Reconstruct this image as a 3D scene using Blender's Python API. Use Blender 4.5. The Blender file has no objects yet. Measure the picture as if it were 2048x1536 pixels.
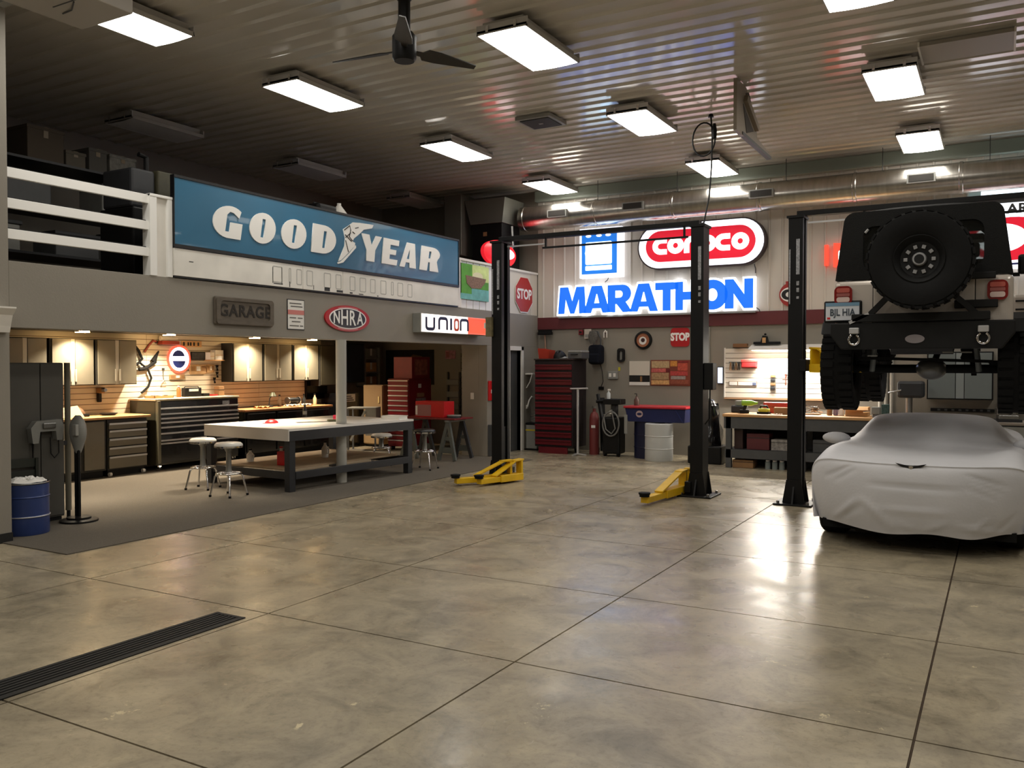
import bpy, bmesh, math, random
from mathutils import Vector, Matrix
random.seed(7)
PI = math.pi
S = bpy.context.scene
COL = S.collection

# ---------------------------------------------------------------- camera, world, exposure
cam_d = bpy.data.cameras.new('camera')
cam = bpy.data.objects.new('camera', cam_d)
COL.objects.link(cam)
cam_d.sensor_width = 36.0
cam_d.lens = 1720.0 * 36.0 / 2048.0
cam_d.clip_start = 0.05
cam.location = (0, 0, 1.68)
cam.rotation_euler = (math.radians(90 - 1.30), 0, math.radians(29.62))
S.camera = cam

W = bpy.data.worlds.new('world')
S.world = W
W.use_nodes = True
W.node_tree.nodes['Background'].inputs[0].default_value = (0.75, 0.8, 0.9, 1)
W.node_tree.nodes['Background'].inputs[1].default_value = 0.02

S.view_settings.view_transform = 'Standard'
S.view_settings.look = 'None'
S.view_settings.gamma = 1.0
S.view_settings.use_curve_mapping = False
S.view_settings.exposure = 0.0
S.cycles.use_denoising = True
S.cycles.max_bounces = 6
S.cycles.diffuse_bounces = 4
S.cycles.glossy_bounces = 3
S.cycles.transmission_bounces = 5
S.cycles.use_adaptive_sampling = True
S.cycles.adaptive_threshold = 0.02
S.cycles.sample_clamp_indirect = 6.0
TUBE = 13.5          # strength of the ceiling fixtures' diffusers

# ---------------------------------------------------------------- helpers
def lin(c):
    c = c / 255.0
    return c / 12.92 if c <= 0.04045 else ((c + 0.055) / 1.055) ** 2.4

def rgb(h):
    return tuple(lin(int(h[i:i + 2], 16)) for i in (0, 2, 4)) + (1.0,)

MATS = {}
def M(name, hexc, rough=0.5, metal=0.0, emit=0.0, noise=None, bump=None, spec=0.5, trans=0.0, alpha=1.0, ecol=None, coat=0.0):
    """procedural principled material; noise=(scale, amount[, stretch]) mottles the colour, bump=(scale, strength)"""
    if name in MATS:
        return MATS[name]
    m = bpy.data.materials.new(name)
    m.use_nodes = True
    nt = m.node_tree
    b = nt.nodes['Principled BSDF']
    c = rgb(hexc)
    b.inputs['Base Color'].default_value = c
    b.inputs['Roughness'].default_value = rough
    b.inputs['Metallic'].default_value = metal
    b.inputs['Specular IOR Level'].default_value = spec
    b.inputs['Transmission Weight'].default_value = trans
    b.inputs['Alpha'].default_value = alpha
    b.inputs['Coat Weight'].default_value = coat
    if emit:
        b.inputs['Emission Color'].default_value = rgb(ecol) if ecol else c
        b.inputs['Emission Strength'].default_value = emit
    if noise or bump:
        tc = nt.nodes.new('ShaderNodeTexCoord')
    if noise:
        src = tc.outputs['Object']
        if len(noise) > 2:
            mp = nt.nodes.new('ShaderNodeMapping')
            mp.inputs['Scale'].default_value = noise[2]
            nt.links.new(src, mp.inputs[0])
            src = mp.outputs[0]
        n = nt.nodes.new('ShaderNodeTexNoise')
        n.inputs['Scale'].default_value = noise[0]
        n.inputs['Detail'].default_value = 2.5
        n.inputs['Roughness'].default_value = 0.6
        nt.links.new(src, n.inputs['Vector'])
        r = nt.nodes.new('ShaderNodeValToRGB')
        a = noise[1]
        r.color_ramp.elements[0].position = 0.3
        r.color_ramp.elements[1].position = 0.7
        r.color_ramp.elements[0].color = (c[0] * (1 - a), c[1] * (1 - a), c[2] * (1 - a), 1)
        r.color_ramp.elements[1].color = (min(1, c[0] * (1 + a)), min(1, c[1] * (1 + a)), min(1, c[2] * (1 + a)), 1)
        nt.links.new(n.outputs['Fac'], r.inputs[0])
        nt.links.new(r.outputs[0], b.inputs['Base Color'])
    if bump:
        n2 = nt.nodes.new('ShaderNodeTexNoise')
        n2.inputs['Scale'].default_value = bump[0]
        n2.inputs['Detail'].default_value = 2
        nt.links.new(tc.outputs['Object'], n2.inputs['Vector'])
        bp = nt.nodes.new('ShaderNodeBump')
        bp.inputs['Strength'].default_value = bump[1]
        bp.inputs['Distance'].default_value = 0.02
        nt.links.new(n2.outputs['Fac'], bp.inputs['Height'])
        nt.links.new(bp.outputs[0], b.inputs['Normal'])
    MATS[name] = m
    return m

class MB:
    """collects simple solids; build() links them as ONE mesh object"""
    def __init__(self):
        self.v = []
        self.f = []
    def add(self, vs, fs):
        k = len(self.v)
        self.v += [tuple(p) for p in vs]
        self.f += [tuple(i + k for i in q) for q in fs]
        return self
    def box(self, x0, x1, y0, y1, z0, z1):
        return self.add([(x0, y0, z0), (x1, y0, z0), (x1, y1, z0), (x0, y1, z0), (x0, y0, z1), (x1, y0, z1), (x1, y1, z1), (x0, y1, z1)],
                        [(0, 3, 2, 1), (4, 5, 6, 7), (0, 1, 5, 4), (1, 2, 6, 5), (2, 3, 7, 6), (3, 0, 4, 7)])
    def cbox(self, c, s, rot=None):
        k = len(self.v)
        self.box(-s[0] / 2, s[0] / 2, -s[1] / 2, s[1] / 2, -s[2] / 2, s[2] / 2)
        mx = rot.to_matrix() if hasattr(rot, 'to_matrix') else (rot or Matrix.Identity(3))
        for i in range(k, len(self.v)):
            self.v[i] = tuple(mx @ Vector(self.v[i]) + Vector(c))
        return self
    def bar(self, p0, p1, w, h, up=(0, 0, 1)):
        """rectangular bar from p0 to p1"""
        p0, p1, u = Vector(p0), Vector(p1), Vector(up)
        d = (p1 - p0).normalized()
        s = d.cross(u)
        s = s.normalized() if s.length > 1e-4 else Vector((1, 0, 0))
        t = s.cross(d)
        vs = []
        for p in (p0, p1):
            for a, b in ((-1, -1), (1, -1), (1, 1), (-1, 1)):
                vs.append(p + s * (a * w / 2) + t * (b * h / 2))
        return self.add(vs, [(0, 3, 2, 1), (4, 5, 6, 7), (0, 1, 5, 4), (1, 2, 6, 5), (2, 3, 7, 6), (3, 0, 4, 7)])
    def cyl(self, p0, p1, r0, r1=None, n=12):
        return self.tube([p0, p1], [r0, r0 if r1 is None else r1], n)
    def tube(self, pts, r, n=8, closed=False):
        pts = [Vector(p) for p in pts]
        rs = r if isinstance(r, (list, tuple)) else [r] * len(pts)
        ref = None
        rings = []
        L = len(pts)
        for i, p in enumerate(pts):
            if closed:
                d = pts[(i + 1) % L] - pts[i - 1]
            else:
                d = pts[min(i + 1, L - 1)] - pts[max(i - 1, 0)]
            d = d.normalized() if d.length > 1e-9 else Vector((0, 0, 1))
            if ref is None:
                ref = Vector((0, 0, 1)) if abs(d.z) < 0.9 else Vector((1, 0, 0))
            s = d.cross(ref)
            if s.length < 1e-5:
                s = d.cross(Vector((0.3, 1, 0.2)))
            s.normalize()
            t = s.cross(d)
            ref = t
            rings.append([p + (s * math.cos(2 * PI * j / n) + t * math.sin(2 * PI * j / n)) * rs[i] for j in range(n)])
        vs = [q for g in rings for q in g]
        fs = []
        for i in range(L if closed else L - 1):
            a, b = i * n, ((i + 1) % L) * n
            for j in range(n):
                fs.append((a + j, a + (j + 1) % n, b + (j + 1) % n, b + j))
        if not closed:
            fs.append(tuple(range(n)))
            fs.append(tuple((L - 1) * n + j for j in range(n)))
        return self.add(vs, fs)
    def prism(self, poly, ax, a, b):
        """2D polygon extruded along axis ax from a to b (poly in the other two axes, cyclic xyz order kept as given)"""
        n = len(poly)
        def P(q, h):
            return {'x': (h, q[0], q[1]), 'y': (q[0], h, q[1]), 'z': (q[0], q[1], h)}[ax]
        vs = [P(q, a) for q in poly] + [P(q, b) for q in poly]
        fs = [tuple(range(n)), tuple(n + i for i in range(n))] + [(i, (i + 1) % n, n + (i + 1) % n, n + i) for i in range(n)]
        return self.add(vs, fs)
    def lathe(self, prof, n=20, c=(0, 0, 0), ax='z', cap=True):
        """profile of (radius, height) turned about an axis through c"""
        vs, fs = [], []
        for r, h in prof:
            for j in range(n):
                a = 2 * PI * j / n
                u, w = r * math.cos(a), r * math.sin(a)
                q = {'z': (u, w, h), 'y': (u, h, w), 'x': (h, u, w)}[ax]
                vs.append((q[0] + c[0], q[1] + c[1], q[2] + c[2]))
        for i in range(len(prof) - 1):
            for j in range(n):
                fs.append((i * n + j, i * n + (j + 1) % n, (i + 1) * n + (j + 1) % n, (i + 1) * n + j))
        if cap and prof[0][0] > 1e-6:
            fs.append(tuple(range(n)))
        if cap and prof[-1][0] > 1e-6:
            fs.append(tuple((len(prof) - 1) * n + j for j in range(n)))
        return self.add(vs, fs)
    def grid(self, rows, close_v=False):
        """rows of points -> quad surface"""
        n = len(rows[0])
        vs = [p for r in rows for p in r]
        fs = []
        for i in range(len(rows) - 1):
            for j in range(n if close_v else n - 1):
                fs.append((i * n + j, i * n + (j + 1) % n, (i + 1) * n + (j + 1) % n, (i + 1) * n + j))
        return self.add(vs, fs)
    def mesh(self, name, smooth=None, weld=0.0):
        me = bpy.data.meshes.new(name)
        me.from_pydata(self.v, [], self.f)
        bm = bmesh.new()
        bm.from_mesh(me)
        bmesh.ops.remove_doubles(bm, verts=bm.verts, dist=max(weld, 1e-6)) if weld else None
        bmesh.ops.recalc_face_normals(bm, faces=bm.faces)
        bm.to_mesh(me)
        bm.free()
        if smooth:
            for p in me.polygons:
                p.use_smooth = True
            me.set_sharp_from_angle(angle=math.radians(smooth))
        return me
    def build(self, name, mat, parent=None, loc=(0, 0, 0), rz=0.0, bevel=0.0, smooth=None, sub=0, seg=2, weld=0.0):
        return link(name, self.mesh(name, smooth, weld), mat, parent, loc, rz, bevel, sub, seg)

def link(name, me, mat, parent=None, loc=(0, 0, 0), rz=0.0, bevel=0.0, sub=0, seg=2):
    o = bpy.data.objects.new(name, me)
    if mat is not None:
        me.materials.clear()
        me.materials.append(mat)
    COL.objects.link(o)
    o.location = loc
    o.rotation_euler = (0, 0, rz)
    o.parent = parent
    if bevel:
        b = o.modifiers.new('bevel', 'BEVEL')
        b.width = bevel
        b.segments = seg
        b.limit_method = 'ANGLE'
        b.angle_limit = math.radians(40)
    if sub:
        s = o.modifiers.new('sub', 'SUBSURF')
        s.levels = s.render_levels = sub
        for p in me.polygons:
            p.use_smooth = True
    return o

def tag(o, label, cat, group=None):
    o['label'] = label
    o['category'] = cat
    if group:
        o['group'] = group
    return o

def thing(name, label, cat, loc=(0, 0, 0), rz=0.0, group=None):
    o = bpy.data.objects.new(name, None)
    o.empty_display_size = 0.1
    COL.objects.link(o)
    o.location = loc
    o.rotation_euler = (0, 0, rz)
    return tag(o, label, cat, group)

def struct(o, label=None):
    o['kind'] = 'structure'
    if label:
        o['label'] = label
    return o

def kids(root):
    return [o for o in COL.objects if o.parent == root]

def dup(root, loc, rz=None, label=None):
    r = root.copy()
    COL.objects.link(r)
    r.location = loc
    if rz is not None:
        r.rotation_euler = (0, 0, rz)
    if label:
        r['label'] = label
    for ch in kids(root):
        c = ch.copy()
        COL.objects.link(c)
        c.parent = r
        for g in kids(ch):
            d = g.copy()
            COL.objects.link(d)
            d.parent = c
    return r

UPR = Matrix.Rotation(PI / 2, 4, 'X')      # drawing plane -> upright, facing -y
def _curve_mesh(cu, upright, off):
    ob = bpy.data.objects.new('tmp', cu)
    me = bpy.data.meshes.new_from_object(ob)
    bpy.data.objects.remove(ob)
    bpy.data.curves.remove(cu)
    me.transform(Matrix.Translation(off) @ (UPR if upright else Matrix.Identity(4)))
    return me

def text(name, body, size, mat, parent=None, off=(0, 0, 0), ext=0.004, bold=0.0, sx=1.0, shear=0.0, gap=1.0, upright=True, loc=(0, 0, 0), rz=0.0, align='CENTER'):
    """lettering centred on off, facing -y when upright"""
    cu = bpy.data.curves.new('txt', 'FONT')
    cu.body = body
    cu.size = size
    cu.extrude = ext
    cu.offset = bold
    cu.shear = shear
    cu.space_character = gap
    cu.align_x = align
    cu.align_y = 'CENTER'
    cu.resolution_u = 3
    ob = bpy.data.objects.new('tmp', cu)
    me = bpy.data.meshes.new_from_object(ob)
    bpy.data.objects.remove(ob)
    bpy.data.curves.remove(cu)
    me.transform(Matrix.Translation(off) @ (UPR if upright else Matrix.Identity(4)) @ Matrix.Diagonal((sx, 1, 1, 1)))
    return link(name, me, mat, parent, loc, rz)

def shape(name, loops, mat, parent=None, off=(0, 0, 0), ext=0.01, upright=True, loc=(0, 0, 0), rz=0.0, bevel=0.0):
    """flat outline with holes (loops of 2D points), thickness 2*ext"""
    cu = bpy.data.curves.new('shp', 'CURVE')
    cu.dimensions = '2D'
    cu.fill_mode = 'BOTH'
    cu.extrude = ext
    for lp in loops:
        sp = cu.splines.new('POLY')
        sp.points.add(len(lp) - 1)
        for i, q in enumerate(lp):
            sp.points[i].co = (q[0], q[1], 0, 1)
        sp.use_cyclic_u = True
    return link(name, _curve_mesh(cu, upright, off), mat, parent, loc, rz, bevel)

def ell(cx, cy, rx, ry, n=28, a0=0.0, a1=2 * PI):
    full = abs(a1 - a0 - 2 * PI) < 1e-6
    m = n if full else n - 1
    return [(cx + rx * math.cos(a0 + (a1 - a0) * i / m), cy + ry * math.sin(a0 + (a1 - a0) * i / m)) for i in range(n)]

def rrect(x0, x1, y0, y1, r, n=6):
    out = []
    for cx, cy, a in ((x1 - r, y1 - r, 0), (x0 + r, y1 - r, PI / 2), (x0 + r, y0 + r, PI), (x1 - r, y0 + r, 1.5 * PI)):
        for i in range(n + 1):
            t = a + PI / 2 * i / n
            out.append((cx + r * math.cos(t), cy + r * math.sin(t)))
    return out

# ---------------------------------------------------------------- materials used in many places
m_paint = M('grey_wall_paint', '8c867b', 0.6, noise=(1.3, 0.04), bump=(60, 0.05))
m_white = M('white_paint', 'e6e2da', 0.45, noise=(4, 0.04))
m_trimgrey = M('grey_post_paint', 'a8a69e', 0.4)
m_black = M('black_powder_coat', '0a0a0b', 0.5, noise=(8, 0.15), spec=0.3)
m_dark = M('charcoal_paint', '27282b', 0.5, noise=(6, 0.1))
m_dgrey = M('dark_grey_paint', '4d4e4f', 0.5, noise=(6, 0.08))
m_mgrey = M('mid_grey_paint', '8b8b86', 0.45, noise=(6, 0.06))
m_silver = M('brushed_aluminium', 'd2d2d3', 0.3, 0.55)
m_chrome = M('chrome', 'e2e2e4', 0.08, 1.0)
m_steel = M('galvanised_steel', '9a9a98', 0.34, 1.0, noise=(7, 0.12))
m_red = M('red_tool_enamel', 'a01418', 0.3, noise=(5, 0.06), coat=0.4)
m_dred = M('dark_red_enamel', '7c1620', 0.35, noise=(5, 0.08))
m_wood = M('maple_worktop', 'c89a66', 0.45, noise=(3, 0.15, (1, 8, 8)))
m_yellow = M('yellow_lift_paint', 'e0b414', 0.4, noise=(9, 0.08))
m_rubber = M('black_rubber', '0d0d0d', 0.8, noise=(30, 0.2), spec=0.25)
m_cream = M('cream_slatwall', 'd8ccb6', 0.5, noise=(3, 0.05))
m_brown = M('cardboard', '8d6a45', 0.8, noise=(9, 0.1))
m_blue = M('blue_drum_paint', '2a3c70', 0.35, noise=(6, 0.1))
m_navy = M('navy_paint', '1d2450', 0.35, noise=(5, 0.1))
m_paper = M('white_paper', 'e6e4de', 0.7)
m_redp = M('bright_red_plastic', 'c41a1e', 0.35)
m_glow = M('lamp_diffuser', 'ffffff', 0.5, emit=TUBE, ecol='fffaf0')
m_warm = M('warm_lamp_lens', 'ffe6b8', 0.5, emit=60, ecol='ffd08a')

# ================================================================ STRUCTURE
XF, YB, ZC, XB = -8.14, 15.40, 5.16, -12.10
Y0, YR = 4.72, 13.40           # where the facade opens / closes
XR, YN = 4.6, -4.5             # right wall and the wall behind the viewer

# ---- concrete floor, slab by slab
def concrete():
    m = bpy.data.materials.new('polished_concrete')
    m.use_nodes = True
    nt = m.node_tree
    b = nt.nodes['Principled BSDF']
    tc = nt.nodes.new('ShaderNodeTexCoord')
    def noise(scale, det, rough=0.6, dist=0.0):
        n = nt.nodes.new('ShaderNodeTexNoise')
        n.inputs['Scale'].default_value = scale
        n.inputs['Detail'].default_value = det
        n.inputs['Roughness'].default_value = rough
        n.inputs['Distortion'].default_value = dist
        nt.links.new(tc.outputs['Object'], n.inputs['Vector'])
        return n
    def ramp(src, stops):
        r = nt.nodes.new('ShaderNodeValToRGB')
        e = r.color_ramp.elements
        e[0].position, e[0].color = stops[0][0], stops[0][1]
        e[1].position, e[1].color = stops[-1][0], stops[-1][1]
        for p, c in stops[1:-1]:
            k = e.new(p)
            k.color = c
        nt.links.new(src.outputs['Fac'], r.inputs[0])
        return r
    def mix(a, bb, fac, mode='MIX'):
        x = nt.nodes.new('ShaderNodeMix')
        x.data_type = 'RGBA'
        x.blend_type = mode
        if isinstance(fac, float):
            x.inputs[0].default_value = fac
        else:
            nt.links.new(fac, x.inputs[0])
        nt.links.new(a, x.inputs[6])
        nt.links.new(bb, x.inputs[7])
        return x.outputs[2]
    big = ramp(noise(0.55, 3, 0.55, 0.6), [(0.32, rgb('756c59')), (0.5, rgb('9c917b')), (0.68, rgb('bfb298'))])
    mid = ramp(noise(2.6, 6, 0.68, 1.0), [(0.3, rgb('595345')), (0.5, rgb('988d78')), (0.75, rgb('c2b597'))])
    fine = ramp(noise(24, 4, 0.75), [(0.28, (0.5, 0.48, 0.44, 1)), (0.5, (1, 1, 1, 1)), (0.8, (1, 1, 1, 1))])
    spots = ramp(noise(2.3, 6, 0.82, 0.4), [(0.645, (0, 0, 0, 1)), (0.68, (1, 1, 1, 1))])
    c = mix(big.outputs[0], mid.outputs[0], 0.55)
    c = mix(c, fine.outputs[0], 0.55, 'MULTIPLY')
    pale = nt.nodes.new('ShaderNodeRGB')
    pale.outputs[0].default_value = rgb('cdbf9c')
    c = mix(c, pale.outputs[0], spots.outputs[0])
    nt.links.new(c, b.inputs['Base Color'])
    rr = ramp(noise(1.7, 3, 0.6, 0.5), [(0.3, (0.2, 0.2, 0.2, 1)), (0.7, (0.38, 0.38, 0.38, 1))])
    nt.links.new(rr.outputs[0], b.inputs['Roughness'])
    b.inputs['Specular IOR Level'].default_value = 0.5
    bp = nt.nodes.new('ShaderNodeBump')
    bp.inputs['Strength'].default_value = 0.12
    bp.inputs['Distance'].default_value = 0.01
    nt.links.new(noise(9, 3, 0.7).outputs['Fac'], bp.inputs['Height'])
    nt.links.new(bp.outputs[0], b.inputs['Normal'])
    return m
m_conc = concrete()
m_joint = M('joint_filler', '4a3a2b', 0.8, noise=(12, 0.2))
fl = struct(MB().box(XB - 0.1, XR + 0.1, YN - 0.1, YB + 0.1, -0.2, -0.012).build('floor', m_joint), 'mottled tan polished concrete floor with sawn joints')
JX = [XB - 0.1, -10.1, -8.2, -6.2, -4.28, -2.37, -0.32, 1.65, XR + 0.1]
JY = [YN - 0.1, -2.6, -0.9, 0.75, 2.45, 4.2, 5.77, 7.5, 9.18, 10.9, 12.6, 14.3, YB + 0.1]
g = 0.006
DX0, DX1, DY1 = -4.60, -4.33, 4.05       # drain pocket
for i in range(len(JX) - 1):
    for j in range(len(JY) - 1):
        x0, x1, y0, y1 = JX[i] + g, JX[i + 1] - g, JY[j] + g, JY[j + 1] - g
        if x0 < DX0 < x1 and y0 < DY1:
            mb = MB().box(x0, DX0, y0, y1, -0.1, 0)
            if y1 > DY1:
                mb.box(DX0, x1, DY1, y1, -0.1, 0)
                mb.box(DX1, x1, y0, DY1, -0.1, 0)
            else:
                mb.box(DX1, x1, y0, y1, -0.1, 0)
            mb.build('slab', m_conc, fl)
        else:
            MB().box(x0, x1, y0, y1, -0.1, 0).build('slab', m_conc, fl)

# ---- trench drain with long bars
dr = thing('trench_drain', 'black slotted trench drain grate set into the concrete floor', 'drain', (DX0, 0, 0))
m_iron = M('black_cast_iron', '100f0e', 0.65, noise=(20, 0.3))
w = DX1 - DX0
MB().box(0.002, w - 0.002, -3, DY1 - 0.002, -0.011, -0.006).build('channel', M('drain_channel', '0d0c0b', 0.9), dr)
MB().box(0.002, 0.03, -3, DY1 - 0.002, -0.006, 0.006).build('edge_rail', m_iron, dr)
MB().box(w - 0.03, w - 0.002, -3, DY1 - 0.002, -0.006, 0.006).build('edge_rail', m_iron, dr)
for k in range(6):
    x = 0.045 + k * (w - 0.09) / 5
    MB().box(x - 0.011, x + 0.011, -3, DY1 - 0.03, -0.006, 0.003).build('grate_bar', m_iron, dr)
MB().box(0.03, w - 0.03, DY1 - 0.03, DY1 - 0.002, -0.006, 0.005).build('end_bar', m_iron, dr)

# ---- carpet in the work bay
m_carpet = M('brown_grey_carpet', '69635a', 0.95, noise=(160, 0.22), bump=(300, 0.5), spec=0.1)
tag(MB().prism([(XB + 0.01, 4.725), (XF + 0.01, 4.725), (XF + 0.01, 4.62), (-7.14, 4.62), (-7.14, 13.30), (XB + 0.01, 13.30)], 'z', 0.0005, 0.009).build('carpet', m_carpet), 'brown-grey carpet covering the floor of the work bay', 'carpet')

# ---- ribbed steel ceiling and ribbed upper back wall
def ribbed(u0, u1, per, top, base, h):
    """trapezoid rib profile: list of (u, depth)"""
    out = []
    u = u0
    while u < u1:
        out += [(u, 0.0), (u + per * 0.5 - base / 2, 0.0), (u + per * 0.5 - top / 2, h), (u + per * 0.5 + top / 2, h), (u + per * 0.5 + base / 2, 0.0)]
        u += per
    return out + [(u1, 0.0)]
m_ceil = M('ribbed_ceiling_steel', 'cfcac1', 0.13, spec=1.0, noise=(1.0, 0.05))
prof = ribbed(YN, YB, 0.262, 0.02, 0.07, 0.022)
struct(MB().grid([[(x, y, ZC - h) for y, h in prof] for x in (XB, XR)]).build('ceiling', m_ceil), 'grey ribbed steel ceiling')
m_metalwall = M('ribbed_wall_steel', 'd0c9bf', 0.35, spec=0.5, noise=(1.0, 0.04))
wb = struct(MB().box(XB - 0.1, XR + 0.1, YB, YB + 0.12, 0, ZC + 0.1).build('wall_back', m_paint), 'grey painted back wall')
ZBAND = 2.62
prof = ribbed(XF, XR, 0.235, 0.02, 0.05, 0.016)
MB().grid([[(x, YB - 0.02 - h, z) for x, h in prof] for z in (ZBAND, ZC)]).build('steel_cladding', m_metalwall, wb)
MB().box(XF, XR, YB - 0.04, YB - 0.001, 2.38, ZBAND).build('red_band', M('maroon_band_paint', '5e2327', 0.5, noise=(3, 0.08)), wb, bevel=0.004)
struct(MB().box(XF, XR, YB - 0.16, YB - 0.02, 4.93, ZC - 0.03).build('trim_1', M('green_light_tint_trim', '97a096', 0.45)), 'pale trim along top of back wall')  # green cast of the lights is put into the trim's colour

# ---- facade of the mezzanine
fw = MB()
fw.box(XF - 0.18, XF, YN, Y0, 0, ZC)
fw.box(XF - 0.18, XF, Y0, YB, 2.03, 2.66)
fw.box(XF - 0.18, XF, YR, 14.22, 0, 2.03)
fw.box(XF - 0.18, XF, 14.66, YB, 0, 2.03)
fw.box(XF - 0.18, XF, 14.22, 14.66, 1.98, 2.03)
fw.box(XF - 0.55, XF - 0.18, YR, YR + 0.12, 0, 2.18)
wl = struct(fw.build('wall_left', m_paint, bevel=0.004), 'grey painted facade wall under and beside the mezzanine')
struct(MB().box(XF, XF + 0.015, YN, Y0, 0, 0.09).build('baseboard_left', M('black_cove_base', '141312', 0.6)), 'black base strip')
struct(MB().box(XB - 0.12, XB, YN, YB, 0, ZC).build('wall_far_left', m_paint), 'grey wall at the back of the work bay and loft')
MB_ = MB().box(XB, XF - 0.18, Y0 - 1.6, YB, 2.18, 2.5)
struct(MB_.build('ceiling_loft', M('bay_ceiling_paint', 'a89f90', 0.7)), 'ceiling of the work bay under the loft')
struct(MB().box(XB, XF - 0.18, Y0 - 1.7, Y0 - 1.6, 0, ZC).build('wall_bay_end', m_paint))
struct(MB().box(XR, XR + 0.12, YN, YB, 0, ZC).build('wall_right', m_paint), 'grey right wall')
struct(MB().box(XF, XR, YN - 0.12, YN, 0, ZC).build('wall_front', m_paint), 'grey wall behind the viewer')

# door with white casing in the facade
d1 = struct(MB().box(XF - 0.12, XF - 0.08, 14.22, 14.66, 0, 1.98).build('door_1', m_dgrey), 'grey door in white casing')
MB().box(XF - 0.10, XF + 0.02, 14.66, 14.75, 0, 2.03).build('casing', m_white, d1, bevel=0.004)
MB().box(XF - 0.10, XF + 0.02, 14.13, 14.22, 0, 2.03).build('casing', m_white, d1, bevel=0.004)
MB().box(XF - 0.10, XF + 0.02, 14.13, 14.75, 1.95, 2.03).build('casing', m_white, d1, bevel=0.004)

# white crown piece of the opening just left of the frame
c = MB().prism([(0, 0), (0.06, 0), (0.075, 0.06), (0.11, 0.16), (0.17, 0.22), (0.17, 0.235), (0, 0.235)], 'y', -0.6, 0.0)
o = struct(c.build('trim_2', m_white, None, (XF, Y0 - 0.03, 1.98)), 'white crown moulding at the end of the facade wall')

# post carrying the loft
tag(MB().lathe([(0.075, 0.009), (0.075, 2.03)], 24).build('support_post', m_trimgrey, None, (-8.13, 9.40, 0), smooth=40), 'grey steel post rising through the workbench to the loft', 'post')

# ================================================================ CEILING FIXTURES
def fixture(lit, loc, label):
    t = thing('ceiling_light', label, 'ceiling light', loc, 0, 'ceiling light fixtures')
    hw, hl = 0.29, 0.60
    MB().box(-hw, hw, -hl, hl, -0.035, 0.0).box(-hw * 0.8, hw * 0.8, -hl + 0.02, hl - 0.02, 0.0, 0.08).build('housing', m_fix, t, bevel=0.006)
    MB().box(-hw, hw, -hl, -hl + 0.015, -0.045, 0.05).build('end_plate', m_silver, t)
    MB().box(-hw, hw, hl - 0.015, hl, -0.045, 0.05).build('end_plate', m_silver, t)
    MB().box(-hw, -hw + 0.014, -hl, hl, -0.05, -0.03).build('side_lip', m_fix, t)
    MB().box(hw - 0.014, hw, -hl, hl, -0.05, -0.03).build('side_lip', m_fix, t)
    rows = [[(x, y, -0.045 - 0.012 * math.cos(x / hw * PI / 2)) for x in [hw * 0.95 * (k / 4 - 1) for k in range(9)]] for y in (-hl + 0.016, hl - 0.016)]
    MB().grid(rows).build('diffuser', m_glow if lit else m_off, t, smooth=60)
    for sx in (-1, 1):
        MB().bar((sx * 0.16, -hl - 0.012, -0.03), (sx * 0.16, -hl - 0.012, 0.03), 0.03, 0.012, (0, 1, 0)).build('latch', m_chrome, t)
    for sy in (-1, 1):
        MB().tube([(0, sy * 0.4, 0.07), (0, sy * 0.4, 0.135)], 0.008, 6).build('hanger', m_steel, t)
    return t
m_fix = M('white_fixture_steel', 'b9b7b2', 0.4)
m_off = M('unlit_diffuser', 'e2e2e4', 0.35)
LZ = 5.03
fixture(True, (-7.39, 5.42, LZ), 'lit ceiling light beside the white hanging box')
fixture(True, (-7.40, 8.10, LZ), 'lit ceiling light left of the black fan')
fixture(True, (-7.39, 11.28, LZ), 'lit ceiling light above the right end of the blue sign')
fixture(True, (-7.36, 14.42, LZ), 'lit ceiling light nearest the duct corner by the loft')
fixture(True, (-4.34, 8.02, LZ), 'lit ceiling light right of the black fan')
fixture(True, (-4.31, 11.22, LZ), 'lit ceiling light between the ceiling speaker grille and the hanging cord')
fixture(True, (-4.28, 14.40, LZ), 'lit ceiling light directly behind the hanging cord')
fixture(True, (-1.16, 7.98, LZ), 'lit ceiling light cut by the top edge of the picture')
fixture(True, (-1.13, 11.13, LZ), 'lit ceiling light above the black vehicle')
fixture(True, (-1.08, 14.22, LZ), 'lit ceiling light nearest the back wall above the vehicle')
fixture(False, (-10.44, 8.16, LZ), 'unlit ceiling light above the white loft railing')
fixture(False, (-10.40, 11.25, LZ), 'unlit ceiling light behind the blue sign, middle of the loft row')
fixture(False, (-10.47, 14.42, LZ), 'unlit ceiling light at the far end of the loft')
for x in (-4.34, -1.16, 2.0):
    for y in (4.9, 1.8, -1.3):
        fixture(True, (x, y, LZ), 'lit ceiling light over the viewer, %s of the %s row' % ({4.9: 'first', 1.8: 'second', -1.3: 'third'}[y], {-4.34: 'left', -1.16: 'middle', 2.0: 'right'}[x]))
for y in (8.0, 11.1, 14.2):
    fixture(True, (2.0, y, LZ), 'lit ceiling light right of the vehicle, %s the back wall' % {8.0: 'farthest from', 11.1: 'midway to', 14.2: 'nearest'}[y])
fixture(True, (-7.39, 1.9, LZ), 'lit ceiling light over the viewer beside the facade wall')

# ================================================================ LOFT RAILING, SIGNS AND PANELS ON THE FACADE
RZF = PI / 2                     # things on the facade: local x -> world +y, front (-y) -> world +x
m_signblue = M('blue_sign_enamel', '22688c', 0.3, noise=(0.8, 0.12), coat=0.2)
m_signwhite = M('white_sign_enamel', 'f6f5f1', 0.4)
m_signblack = M('black_sign_frame', '0e0e10', 0.4)
m_scuff = M('scuffed_white_panel', 'e9e6de', 0.5, noise=(2.2, 0.1))

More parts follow.
